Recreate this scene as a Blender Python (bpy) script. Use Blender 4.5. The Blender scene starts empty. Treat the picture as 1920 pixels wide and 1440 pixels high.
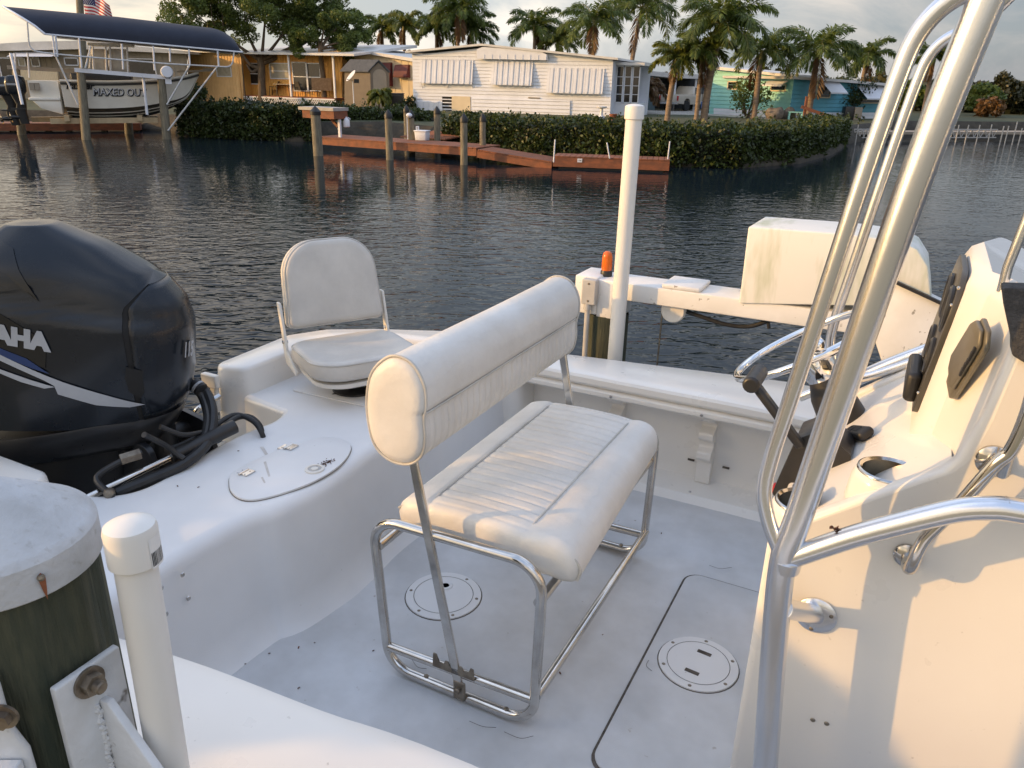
import bpy, bmesh, math, random
from mathutils import Vector, Matrix
from mathutils.geometry import tessellate_polygon
R_ = random.Random(7)
rad, sin, cos, PI = math.radians, math.sin, math.cos, math.pi
sc = bpy.context.scene
COL = sc.collection
# ------------------------------------------------------------------ camera model (used to survey the place from the photo)
F_PX, HC = 1450.0, 2.8
PITCH, ROLL = rad(21.5), rad(1.15)
CF = Vector((0, cos(PITCH), -sin(PITCH))); _U0 = Vector((0, sin(PITCH), cos(PITCH))); _X = Vector((1, 0, 0))
CR = _X*cos(ROLL) + _U0*sin(ROLL); CU = _U0*cos(ROLL) - _X*sin(ROLL)
CAM = Vector((0, 0, HC))
def ray(px, py): return CF + CR*((px-960)/F_PX) + CU*((720-py)/F_PX)
def G(px, py, z=0.0):
    d = ray(px, py); return CAM + d*((z-HC)/d.z)
def atY(px, py, Y):
    d = ray(px, py); return CAM + d*(Y/d.y)
class Frame:
    """a local frame standing in the world: surveyed points come back in its own coordinates"""
    def __init__(s, o, ang):
        s.o = Vector(o); s.a = ang
        s.x = Vector((cos(ang), sin(ang), 0)); s.y = Vector((-sin(ang), cos(ang), 0)); s.z = Vector((0, 0, 1))
    def loc(s, P):
        d = Vector(P)-s.o; return Vector((d.dot(s.x), d.dot(s.y), d.z))
    def W(s, p): return s.o + s.x*p[0] + s.y*p[1] + s.z*p[2]
    def _on(s, px, py, n, val):
        d = ray(px, py); t = (val - n.dot(CAM-s.o))/n.dot(d); return s.loc(CAM + d*t)
    def on_x(s, px, py, v=0): return s._on(px, py, s.x, v)
    def on_y(s, px, py, v=0): return s._on(px, py, s.y, v)
    def on_z(s, px, py, v=0): return s._on(px, py, s.z, v)
# ------------------------------------------------------------------ materials
_M = {}
def mat(name, c1, c2=None, scale=4.0, rough=0.5, metal=0.0, bump=0.0, bscale=40.0, stretch=(1, 1, 1), coat=0.0, rvar=0.0,
        detail=4.0, lo=0.35, hi=0.65, trans=0.0, spec=0.5, spots=None, spot_scale=30, spot_lo=.68, spot_hi=.74, emit=None, bstretch=None):
    if name in _M: return _M[name]
    m = bpy.data.materials.new(name); m.use_nodes = True; _M[name] = m
    nt = m.node_tree; N = nt.nodes; L = nt.links
    b = N['Principled BSDF']
    b.inputs['Base Color'].default_value = (*c1, 1); b.inputs['Roughness'].default_value = rough
    b.inputs['Metallic'].default_value = metal; b.inputs['Specular IOR Level'].default_value = spec
    if coat: b.inputs['Coat Weight'].default_value = coat; b.inputs['Coat Roughness'].default_value = .08
    if trans: b.inputs['Transmission Weight'].default_value = trans
    tc = N.new('ShaderNodeTexCoord'); mp = N.new('ShaderNodeMapping'); mp.inputs['Scale'].default_value = stretch
    L.new(tc.outputs['Object'], mp.inputs['Vector'])
    def noise(sc_, vec=mp, det=detail):
        n = N.new('ShaderNodeTexNoise'); n.inputs['Scale'].default_value = sc_; n.inputs['Detail'].default_value = det
        n.inputs['Roughness'].default_value = .62
        L.new(vec.outputs['Vector'], n.inputs['Vector']); return n
    col = None
    if c2 is not None:
        n = noise(scale); r = N.new('ShaderNodeMapRange'); r.inputs['From Min'].default_value = lo; r.inputs['From Max'].default_value = hi
        L.new(n.outputs['Fac'], r.inputs['Value'])
        mx = N.new('ShaderNodeMix'); mx.data_type = 'RGBA'; mx.inputs['A'].default_value = (*c1, 1); mx.inputs['B'].default_value = (*c2, 1)
        L.new(r.outputs['Result'], mx.inputs['Factor']); col = mx.outputs['Result']
    if spots is not None:
        n = noise(spot_scale, det=3); r = N.new('ShaderNodeMapRange'); r.inputs['From Min'].default_value = spot_lo; r.inputs['From Max'].default_value = spot_hi
        L.new(n.outputs['Fac'], r.inputs['Value'])
        mx = N.new('ShaderNodeMix'); mx.data_type = 'RGBA'; mx.inputs['A'].default_value = (*c1, 1); mx.inputs['B'].default_value = (*spots, 1)
        if col: L.new(col, mx.inputs['A'])
        L.new(r.outputs['Result'], mx.inputs['Factor']); col = mx.outputs['Result']
    if col: L.new(col, b.inputs['Base Color'])
    if rvar:
        n = noise(scale*3); r = N.new('ShaderNodeMapRange'); r.inputs['To Min'].default_value = max(.02, rough-rvar); r.inputs['To Max'].default_value = min(1, rough+rvar)
        r.inputs['From Min'].default_value = .3; r.inputs['From Max'].default_value = .7
        L.new(n.outputs['Fac'], r.inputs['Value']); L.new(r.outputs['Result'], b.inputs['Roughness'])
    if bump:
        vec = mp
        if bstretch:
            vec = N.new('ShaderNodeMapping'); vec.inputs['Scale'].default_value = bstretch; L.new(tc.outputs['Object'], vec.inputs['Vector'])
        n = noise(bscale, vec); bp = N.new('ShaderNodeBump'); bp.inputs['Strength'].default_value = bump; bp.inputs['Distance'].default_value = .01
        L.new(n.outputs['Fac'], bp.inputs['Height']); L.new(bp.outputs['Normal'], b.inputs['Normal'])
    return m
def leaf_mat(name, dark, light, scale=1.2, tr=.25):
    if name in _M: return _M[name]
    m = bpy.data.materials.new(name); m.use_nodes = True; _M[name] = m
    nt = m.node_tree; N = nt.nodes; L = nt.links; b = N['Principled BSDF']; out = N['Material Output']
    g = N.new('ShaderNodeTexCoord')
    n = N.new('ShaderNodeTexNoise'); n.inputs['Scale'].default_value = scale; n.inputs['Detail'].default_value = 6; n.inputs['Roughness'].default_value = .75
    L.new(g.outputs['Object'], n.inputs['Vector'])
    r = N.new('ShaderNodeMapRange'); r.inputs['From Min'].default_value = .36; r.inputs['From Max'].default_value = .66; L.new(n.outputs['Fac'], r.inputs['Value'])
    mx = N.new('ShaderNodeMix'); mx.data_type = 'RGBA'; mx.inputs['A'].default_value = (*dark, 1); mx.inputs['B'].default_value = (*light, 1)
    L.new(r.outputs['Result'], mx.inputs['Factor']); L.new(mx.outputs['Result'], b.inputs['Base Color'])
    b.inputs['Roughness'].default_value = .5
    t = N.new('ShaderNodeBsdfTranslucent'); L.new(mx.outputs['Result'], t.inputs['Color'])
    ms = N.new('ShaderNodeMixShader'); ms.inputs['Fac'].default_value = tr
    L.new(b.outputs[0], ms.inputs[1]); L.new(t.outputs[0], ms.inputs[2]); L.new(ms.outputs[0], out.inputs['Surface'])
    return m
# ------------------------------------------------------------------ objects
def tag(o, label=None, cat=None, group=None, kind=None):
    if label: o['label'] = label
    if cat: o['category'] = cat
    if group: o['group'] = group
    if kind: o['kind'] = kind
    return o
def thing(name, label, cat, loc=(0, 0, 0), rot=0.0, group=None):
    o = bpy.data.objects.new(name, None); COL.objects.link(o); o.empty_display_size = .1
    o.location = loc; o.rotation_euler = (0, 0, rot)
    return tag(o, label, cat, group)
def kids(o): return [c for c in COL.objects if c.parent == o]
def dup(root, loc, rot=None, label=None, group=None, scale=None):
    r = root.copy(); COL.objects.link(r); r.location = loc
    if rot is not None: r.rotation_euler = (0, 0, rot)
    if scale: r.scale = (scale, scale, scale) if not hasattr(scale, '__len__') else scale
    if label: r['label'] = label
    if group: r['group'] = group
    for ch in kids(root):
        c = ch.copy(); COL.objects.link(c); c.parent = r
        for g in kids(ch):
            d = g.copy(); COL.objects.link(d); d.parent = c
    return r
def rpoly(pts, r, n=6, closed=False):
    """round the corners of a polyline"""
    pts = [Vector(p) for p in pts]; out = []; N = len(pts)
    for i, p in enumerate(pts):
        if not closed and i in (0, N-1): out.append(p); continue
        a = pts[i-1]-p; b = pts[(i+1) % N]-p
        ri = r[i] if hasattr(r, '__len__') else r
        if ri <= 0 or a.length < 1e-6 or b.length < 1e-6: out.append(p); continue
        ang = a.angle(b)
        if ang > PI-.02: out.append(p); continue
        t = min(ri/math.tan(ang/2), a.length*.49, b.length*.49); rr = t*math.tan(ang/2)
        an, bn = a.normalized(), b.normalized(); c = p + (an+bn).normalized()*(rr/sin(ang/2))
        s = p+an*t-c; e = p+bn*t-c; tot = s.angle(e)
        for k in range(n+1):
            f = k/n
            out.append(c + (s*sin((1-f)*tot) + e*sin(f*tot))/sin(tot))
    return out
def smooth_curve(pts, n=6, closed=False):
    """Catmull-Rom through the points"""
    P = [Vector(p) for p in pts]; N = len(P); out = []
    rng = range(N) if closed else range(N-1)
    for i in rng:
        p0 = P[(i-1) % N] if closed or i > 0 else P[0]*2-P[1]
        p1 = P[i]; p2 = P[(i+1) % N]
        p3 = P[(i+2) % N] if closed or i+2 < N else P[-1]*2-P[-2]
        for k in range(n):
            t = k/n
            out.append(.5*((2*p1)+(p2-p0)*t+(2*p0-5*p1+4*p2-p3)*t*t+(3*p1-p0-3*p2+p3)*t**3))
    if not closed: out.append(P[-1])
    return out
class MB:
    def __init__(s, off=(0, 0, 0)): s.v = []; s.f = []; s.off = Vector(off)
    def add(s, vs, fs):
        o = len(s.v); s.v += [tuple(v) for v in vs]; s.f += [tuple(i+o for i in f) for f in fs]; return s
    def box(s, x0, x1, y0, y1, z0, z1):
        return s.add([(x0,y0,z0),(x1,y0,z0),(x1,y1,z0),(x0,y1,z0),(x0,y0,z1),(x1,y0,z1),(x1,y1,z1),(x0,y1,z1)],
                     [(0,3,2,1),(4,5,6,7),(0,1,5,4),(1,2,6,5),(2,3,7,6),(3,0,4,7)])
    def obox(s, c, ax, ay, az):
        c, ax, ay, az = map(Vector, (c, ax, ay, az)); vs = [c+ax*i+ay*j+az*k for k in (-1, 1) for i, j in ((-1,-1),(1,-1),(1,1),(-1,1))]
        return s.add(vs, [(0,3,2,1),(4,5,6,7),(0,1,5,4),(1,2,6,5),(2,3,7,6),(3,0,4,7)])
    def beam(s, a, b, w, h, up=(0, 0, 1)):
        a, b = Vector(a), Vector(b); d = b-a; u = Vector(up); sd = d.cross(u)
        if sd.length < 1e-6: sd = d.cross(Vector((1, 0, 0)))
        sd.normalize(); u = sd.cross(d).normalized()
        return s.obox((a+b)/2, d/2, sd*w/2, u*h/2)
    def loft(s, rings, closed=True, cap0=True, cap1=True):
        n = len(rings[0]); vs = [v for r in rings for v in r]; fs = []
        for i in range(len(rings)-1):
            for j in range(n if closed else n-1):
                k = (j+1) % n; fs.append((i*n+j, i*n+k, (i+1)*n+k, (i+1)*n+j))
        if closed and cap0: fs.append(tuple(range(n-1, -1, -1)))
        if closed and cap1: fs.append(tuple((len(rings)-1)*n+j for j in range(n)))
        return s.add(vs, fs)
    def tube(s, pts, r, seg=10, closed=False, cap=True, flat=1.0):
        P = [Vector(p) for p in pts]; N = len(P); rs = r if hasattr(r, '__len__') else [r]*N
        T = []
        for i in range(N):
            a = P[i-1] if (i > 0 or closed) else P[i]; b = P[(i+1) % N] if (i < N-1 or closed) else P[i]
            t = b-a; T.append(t.normalized() if t.length > 1e-9 else Vector((0, 0, 1)))
        ref = Vector((0, 0, 1)) if abs(T[0].z) < .9 else Vector((1, 0, 0))
        nrm = (ref - T[0]*ref.dot(T[0])).normalized(); rings = []
        for i in range(N):
            nrm = nrm - T[i]*nrm.dot(T[i]); nrm.normalize(); bi = T[i].cross(nrm)
            rings.append([P[i] + (nrm*cos(2*PI*k/seg)*flat + bi*sin(2*PI*k/seg))*rs[i] for k in range(seg)])
        if closed:
            rings.append(rings[0]); return s.loft(rings, True, False, False)
        return s.loft(rings, True, cap, cap)
    def lathe(s, prof, c=(0, 0, 0), ax=(0, 0, 1), seg=20, cap=True):
        c = Vector(c); z = Vector(ax).normalized(); x = z.orthogonal().normalized(); y = z.cross(x)
        rings = [[c + (x*cos(2*PI*k/seg)+y*sin(2*PI*k/seg))*max(r, 1e-4) + z*h for k in range(seg)] for r, h in prof]
        return s.loft(rings, True, cap, cap)
    def cyl(s, a, b, r, seg=14, r2=None):
        return s.tube([a, b], [r, r if r2 is None else r2], seg)
    def ball(s, c, r, seg=10, sx=1, sy=1, sz=1):
        c = Vector(c); n = max(4, seg//2)
        rings = [[(c.x+r*sx*sin(PI*i/n)*cos(2*PI*k/seg), c.y+r*sy*sin(PI*i/n)*sin(2*PI*k/seg), c.z-r*sz*cos(PI*i/n)) for k in range(seg)] for i in range(1, n)]
        vs = [(c.x, c.y, c.z-r*sz)] + [v for q in rings for v in q] + [(c.x, c.y, c.z+r*sz)]; fs = []
        for k in range(seg):
            fs.append((0, 1+(k+1) % seg, 1+k)); L = 1+(n-2)*seg; fs.append((len(vs)-1, L+k, L+(k+1) % seg))
            for i in range(n-2): a = 1+i*seg; fs.append((a+k, a+(k+1) % seg, a+seg+(k+1) % seg, a+seg+k))
        return s.add(vs, fs)
    def prism(s, poly, a, b):
        """poly: list of 3-D points (a planar outline); swept from offset a to offset b"""
        a, b = Vector(a), Vector(b); P = [Vector(p) for p in poly]; n = len(P)
        tris = tessellate_polygon([P]); vs = [p+a for p in P]+[p+b for p in P]
        fs = [t for t in tris] + [tuple(n+i for i in reversed(t)) for t in tris]
        fs += [(i, (i+1) % n, n+(i+1) % n, n+i) for i in range(n)]
        return s.add(vs, fs)
    def face(s, poly): return s.add(poly, [tuple(range(len(poly)))])
    def grid(s, fn, nu, nv, cu=False):
        vs = [fn(i/nu, j/nv) for j in range(nv+1) for i in range(nu+(0 if cu else 1))]; w = nu if cu else nu+1
        return s.add(vs, [(j*w+i, j*w+(i+1) % w, (j+1)*w+(i+1) % w, (j+1)*w+i) for j in range(nv) for i in range(nu)])
    def build(s, name, m, parent=None, smooth=35, bevel=0, seg=2, sub=0, fix=True, weld=False):
        me = bpy.data.meshes.new(name); o_ = s.off
        me.from_pydata([(v[0]-o_.x, v[1]-o_.y, v[2]-o_.z) for v in s.v], [], s.f); me.update()
        if fix or weld:
            bm = bmesh.new(); bm.from_mesh(me)
            if weld: bmesh.ops.remove_doubles(bm, verts=bm.verts, dist=1e-4)
            if fix: bmesh.ops.recalc_face_normals(bm, faces=bm.faces)
            bm.to_mesh(me); bm.free()
        if smooth:
            me.shade_smooth()
            if smooth < 180: me.set_sharp_from_angle(angle=rad(smooth))
        me.materials.append(m)
        o = bpy.data.objects.new(name, me); COL.objects.link(o); o.parent = parent
        if bevel:
            b = o.modifiers.new('bevel', 'BEVEL'); b.width = bevel; b.segments = seg; b.limit_method = 'ANGLE'; b.angle_limit = rad(40)
            b.harden_normals = False
            if not smooth: me.shade_smooth()
        if sub:
            b = o.modifiers.new('sub', 'SUBSURF'); b.levels = sub; b.render_levels = sub
        return o
def text_mesh(txt, size, fn, name, m, parent, shear=0.0, sx=1.0, ext=0.0, bold=0.0, cuts=0, spacing=1.0):
    """letters as a mesh; fn maps flat letter coordinates (x, y, d) to the parent's space"""
    cu = bpy.data.curves.new('letters', 'FONT'); cu.body = txt; cu.size = size; cu.shear = shear; cu.extrude = ext; cu.offset = bold; cu.space_character = spacing
    cu.resolution_u = 4; cu.align_x = 'CENTER'
    o = bpy.data.objects.new('letters', cu); COL.objects.link(o)
    dg = bpy.context.evaluated_depsgraph_get(); dg.update()
    me = bpy.data.meshes.new_from_object(o.evaluated_get(dg)); bpy.data.objects.remove(o); bpy.data.curves.remove(cu)
    bm = bmesh.new(); bm.from_mesh(me); bmesh.ops.triangulate(bm, faces=bm.faces)
    if cuts: bmesh.ops.subdivide_edges(bm, edges=bm.edges, cuts=cuts, use_grid_fill=True)
    for v in bm.verts: v.co = Vector(fn(v.co.x*sx, v.co.y, v.co.z))
    bm.to_mesh(me); bm.free(); me.name = name; me.materials.clear(); me.materials.append(m)
    q = bpy.data.objects.new(name, me); COL.objects.link(q); q.parent = parent
    return q
def decal(poly, fn, name, m, parent, cuts=3):
    """a flat outline laid on a curved surface by fn(x, y)"""
    P = [Vector((p[0], p[1], 0)) for p in poly]; bm = bmesh.new(); vs = [bm.verts.new(p) for p in P]
    for t in tessellate_polygon([P]):
        try: bm.faces.new([vs[i] for i in t])
        except ValueError: pass
    for _ in range(cuts): bmesh.ops.subdivide_edges(bm, edges=bm.edges, cuts=1, use_grid_fill=True)
    for v in bm.verts: v.co = Vector(fn(v.co.x, v.co.y))
    bmesh.ops.recalc_face_normals(bm, faces=bm.faces)
    me = bpy.data.meshes.new(name); bm.to_mesh(me); bm.free(); me.shade_smooth(); me.materials.append(m)
    o = bpy.data.objects.new(name, me); COL.objects.link(o); o.parent = parent
    return o
# ================================================================== palette
GEL = mat('gelcoat', (.79, .765, .715), (.72, .69, .64), 1.6, .30, coat=.25, rvar=.04, lo=.22, hi=.82, spots=(.52, .49, .44), spot_scale=55, spot_lo=.70, spot_hi=.8)
DECK = mat('nonskid gelcoat', (.76, .755, .745), (.68, .675, .665), 1.7, .5, bump=.12, bscale=420, rvar=.1, spots=(.45, .41, .36), spot_scale=38, spot_lo=.72, spot_hi=.79)
SOLE = mat('cockpit sole', (.62, .625, .63), (.50, .50, .495), 3.4, .55, bump=.15, bscale=380, rvar=.1, spots=(.36, .32, .28), spot_scale=26, spot_lo=.70, spot_hi=.78)
VINYL = mat('white vinyl', (.71, .69, .65), (.61, .58, .53), 4.0, .42, bump=.35, bscale=16, rvar=.08, detail=9)
VINYL_OLD = mat('weathered vinyl', (.61, .58, .53), (.51, .485, .445), 5.0, .5, bump=.35, bscale=16, rvar=.08, detail=9)
WELT = mat('vinyl welt', (.55, .53, .49), (.42, .40, .36), 8, .5)
SHELL = mat('seat shell plastic', (.72, .69, .63), (.64, .61, .55), 5, .4)
CHROME = mat('stainless steel', (.66, .64, .61), (.50, .47, .43), 14, .12, metal=1, rvar=.06, detail=6)
ALU = mat('brushed aluminium', (.76, .77, .79), (.71, .72, .74), 3, .24, metal=1, bump=.03, bscale=420, bstretch=(1, 1, .1), detail=2)
WHEELCH = mat('polished chrome', (.80, .80, .80), None, 1, .05, metal=1)
BLACKP = mat('black plastic', (.014, .014, .015), (.022, .021, .02), 12, .42, rvar=.08)
RUBBER = mat('black rubber hose', (.010, .010, .011), (.02, .02, .02), 20, .5)
COWL = mat('dark navy cowl paint', (.006, .009, .014), (.009, .012, .017), 2.0, .26, coat=.15, rvar=.05, spec=.35)
COWLLOW = mat('lower cowl plastic', (.011, .012, .015), (.017, .018, .020), 6, .34, rvar=.08)
SILVER = mat('silver decal', (.36, .375, .40), (.31, .325, .35), 6, .35)
BLUEDEC = mat('blue decal', (.012, .035, .12), None, 1, .3)
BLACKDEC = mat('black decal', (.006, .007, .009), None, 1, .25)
PVC = mat('white pvc', (.78, .76, .72), (.70, .67, .61), 5, .42, rvar=.06, stretch=(1, 1, .35), spots=(.50, .46, .38), spot_scale=9, spot_lo=.66, spot_hi=.8)
CAPW = mat('weathered white cap', (.54, .55, .565), (.41, .41, .405), 9, .6, spots=(.36, .35, .33), spot_scale=60, spot_lo=.60, spot_hi=.80, bump=.25, bscale=70)
PILE = mat('treated timber piling', (.030, .040, .026), (.085, .085, .052), 7, .8, stretch=(5, 5, .7), bump=.8, bscale=14, bstretch=(7, 7, .6), detail=8)
PILED = mat('weathered dock timber', (.13, .115, .082), (.24, .21, .15), 5, .85, stretch=(4, 4, .6), bump=.5, bscale=12, bstretch=(6, 6, .5))
GALV = mat('white painted steel plate', (.66, .67, .68), (.52, .52, .51), 8, .5, spots=(.13, .11, .09), spot_scale=22, spot_lo=.64, spot_hi=.74, bump=.2, bscale=60)
BOLT = mat('rusty bolt', (.17, .14, .11), (.32, .28, .22), 25, .5, metal=.8)
RUST = mat('rust stain', (.20, .06, .02), (.30, .11, .05), 40, .8)
BEAMW = mat('white painted beam', (.76, .755, .74), (.66, .65, .62), 4, .45, spots=(.26, .24, .21), spot_scale=26, spot_lo=.665, spot_hi=.71)
COVER = mat('stained white motor cover', (.74, .725, .67), (.37, .41, .25), 3.2, .45, stretch=(2.6, 1, .55), lo=.50, hi=.78)
AMBER = mat('amber lens', (.75, .16, .012), (.55, .09, .006), 9, .15)
GREYBOX = mat('grey conduit box', (.47, .46, .44), (.40, .39, .37), 8, .5)
DARK = mat('dark recess', (.008, .008, .008), None, 1, .8)
GRIME = mat('grime line', (.055, .045, .035), (.14, .12, .10), 30, .9)
CARPET = mat('charcoal carpet', (.055, .056, .060), (.10, .10, .105), 60, .95, bump=1.0, bscale=260)
RED = mat('red plastic', (.45, .02, .02), None, 1, .35)
LEAFBITS = mat('dead leaf', (.10, .035, .015), (.05, .02, .01), 30, .8)

# ================================================================== world, sun, camera
SUN_AZ = Vector((-.990, -.135, 0)).normalized(); SUN_EL = rad(13.5)
w = bpy.data.worlds.new('World'); sc.world = w; w.use_nodes = True
nt = w.node_tree; N = nt.nodes; L = nt.links; bg = N['Background']
sky = N.new('ShaderNodeTexSky'); sky.sky_type = 'NISHITA'; sky.sun_disc = False; sky.sun_elevation = SUN_EL
sky.sun_rotation = math.atan2(SUN_AZ.x, SUN_AZ.y); sky.air_density = 1.0; sky.dust_density = 1.2; sky.ozone_density = 1.0
tc = N.new('ShaderNodeTexCoord'); sep = N.new('ShaderNodeSeparateXYZ'); L.new(tc.outputs['Generated'], sep.inputs[0])
# soft clouds: noise laid on a flat cloud layer
dv = N.new('ShaderNodeMath'); dv.operation = 'MAXIMUM'; dv.inputs[1].default_value = .04; L.new(sep.outputs['Z'], dv.inputs[0])
pl = N.new('ShaderNodeVectorMath'); pl.operation = 'DIVIDE'; L.new(tc.outputs['Generated'], pl.inputs[0])
cmb = N.new('ShaderNodeCombineXYZ'); ad = N.new('ShaderNodeMath'); ad.operation = 'ADD'; ad.inputs[1].default_value = .30; L.new(dv.outputs[0], ad.inputs[0])
for i in range(3): L.new(ad.outputs[0], cmb.inputs[i])
L.new(cmb.outputs[0], pl.inputs[1])
cn = N.new('ShaderNodeTexNoise'); cn.inputs['Scale'].default_value = 1.7; cn.inputs['Detail'].default_value = 7; cn.inputs['Roughness'].default_value = .55; cn.inputs['Distortion'].default_value = .4
L.new(pl.outputs[0], cn.inputs['Vector'])
cr = N.new('ShaderNodeMapRange'); cr.inputs['From Min'].default_value = .43; cr.inputs['From Max'].default_value = .61; L.new(cn.outputs['Fac'], cr.inputs['Value'])
# cloud colour: warm where it looks towards the sun and low, grey blue away from it
sd = N.new('ShaderNodeVectorMath'); sd.operation = 'DOT_PRODUCT'; L.new(tc.outputs['Generated'], sd.inputs[0]); sd.inputs[1].default_value = SUN_AZ
sr = N.new('ShaderNodeMapRange'); sr.inputs['From Min'].default_value = -.62; sr.inputs['From Max'].default_value = .60; L.new(sd.outputs['Value'], sr.inputs['Value'])
cc = N.new('ShaderNodeMix'); cc.data_type = 'RGBA'; cc.inputs['A'].default_value = (4.5, 4.6, 4.8, 1); cc.inputs['B'].default_value = (11.5, 9.7, 7.2, 1); 
sr1 = N.new('ShaderNodeMapRange'); sr1.inputs['From Min'].default_value = 0; sr1.inputs['From Max'].default_value = .42; L.new(sr.outputs[0], sr1.inputs['Value'])
sr2 = N.new('ShaderNodeMapRange'); sr2.inputs['From Min'].default_value = .42; sr2.inputs['From Max'].default_value = 1; L.new(sr.outputs[0], sr2.inputs['Value'])
ca = N.new('ShaderNodeMix'); ca.data_type = 'RGBA'; ca.inputs['A'].default_value = (4.3, 4.4, 4.6, 1); ca.inputs['B'].default_value = (7.6, 7.8, 7.7, 1); L.new(sr1.outputs[0], ca.inputs['Factor'])
L.new(ca.outputs['Result'], cc.inputs['A']); L.new(sr2.outputs[0], cc.inputs['Factor'])
zr = N.new('ShaderNodeMapRange'); zr.interpolation_type = 'SMOOTHSTEP'; zr.inputs['From Min'].default_value = .14; zr.inputs['From Max'].default_value = .80; L.new(sep.outputs['Z'], zr.inputs['Value'])
zc_ = N.new('ShaderNodeMix'); zc_.data_type = 'RGBA'; L.new(cc.outputs['Result'], zc_.inputs['A']); zc_.inputs['B'].default_value = (8.6, 10.4, 13.8, 1); L.new(zr.outputs[0], zc_.inputs['Factor']); cc = zc_
mx = N.new('ShaderNodeMix'); mx.data_type = 'RGBA'; L.new(sky.outputs[0], mx.inputs['A']); L.new(cc.outputs['Result'], mx.inputs['B'])
mf = N.new('ShaderNodeMapRange'); mf.inputs['To Min'].default_value = .72; mf.inputs['To Max'].default_value = 1.0; L.new(cr.outputs[0], mf.inputs['Value']); L.new(mf.outputs[0], mx.inputs['Factor'])
cv = N.new('ShaderNodeMapRange'); cv.inputs['To Min'].default_value = .90; cv.inputs['To Max'].default_value = 1.10; L.new(cr.outputs[0], cv.inputs['Value'])
tn_ = N.new('ShaderNodeMix'); tn_.data_type = 'RGBA'; tn_.inputs['A'].default_value = (.84, .89, .97, 1); tn_.inputs['B'].default_value = (1.38, 1.26, 1.14, 1); L.new(cr.outputs[0], tn_.inputs['Factor'])
vm = N.new('ShaderNodeVectorMath'); vm.operation = 'MULTIPLY'; L.new(mx.outputs['Result'], vm.inputs[0]); L.new(tn_.outputs['Result'], vm.inputs[1])
# bright hazy aureole round the low sun
sdv = N.new('ShaderNodeVectorMath'); sdv.operation = 'DOT_PRODUCT'; L.new(tc.outputs['Generated'], sdv.inputs[0]); sdv.inputs[1].default_value = (SUN_AZ.x*cos(SUN_EL), SUN_AZ.y*cos(SUN_EL), sin(SUN_EL))
pz = N.new('ShaderNodeMath'); pz.operation = 'MAXIMUM'; pz.inputs[1].default_value = 0; L.new(sdv.outputs['Value'], pz.inputs[0])
pw = N.new('ShaderNodeMath'); pw.operation = 'POWER'; pw.inputs[1].default_value = 38; L.new(pz.outputs[0], pw.inputs[0])
gl = N.new('ShaderNodeVectorMath'); gl.operation = 'SCALE'; gl.inputs[0].default_value = (95, 72, 42); L.new(pw.outputs[0], gl.inputs['Scale'])
ga = N.new('ShaderNodeVectorMath'); ga.operation = 'ADD'; L.new(vm.outputs[0], ga.inputs[0]); L.new(gl.outputs[0], ga.inputs[1])
L.new(ga.outputs[0], bg.inputs['Color']); bg.inputs['Strength'].default_value = .105
sl = bpy.data.lights.new('sun', 'SUN'); sl.energy = 3.5; sl.angle = rad(.6); sl.color = (1.0, .56, .18)
so = bpy.data.objects.new('sun', sl); COL.objects.link(so)
sdir = Vector((SUN_AZ.x*cos(SUN_EL), SUN_AZ.y*cos(SUN_EL), sin(SUN_EL)))
so.rotation_euler = sdir.to_track_quat('Z', 'Y').to_euler()
cd = bpy.data.cameras.new('camera'); cam = bpy.data.objects.new('camera', cd); COL.objects.link(cam)
cd.sensor_width = 36; cd.lens = F_PX/1920*36; cd.clip_start = .05; cd.clip_end = 4000
cam.matrix_world = Matrix(((CR.x, CU.x, -CF.x, 0), (CR.y, CU.y, -CF.y, 0), (CR.z, CU.z, -CF.z, HC), (0, 0, 0, 1)))
sc.camera = cam
sc.view_settings.view_transform = 'Standard'; sc.view_settings.look = 'None'; sc.view_settings.exposure = 0
sc.cycles.use_denoising = True; sc.cycles.max_bounces = 8; sc.cycles.transparent_max_bounces = 8
sc.cycles.caustics_reflective = False; sc.cycles.caustics_refractive = False; sc.cycles.sample_clamp_indirect = 6

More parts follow.
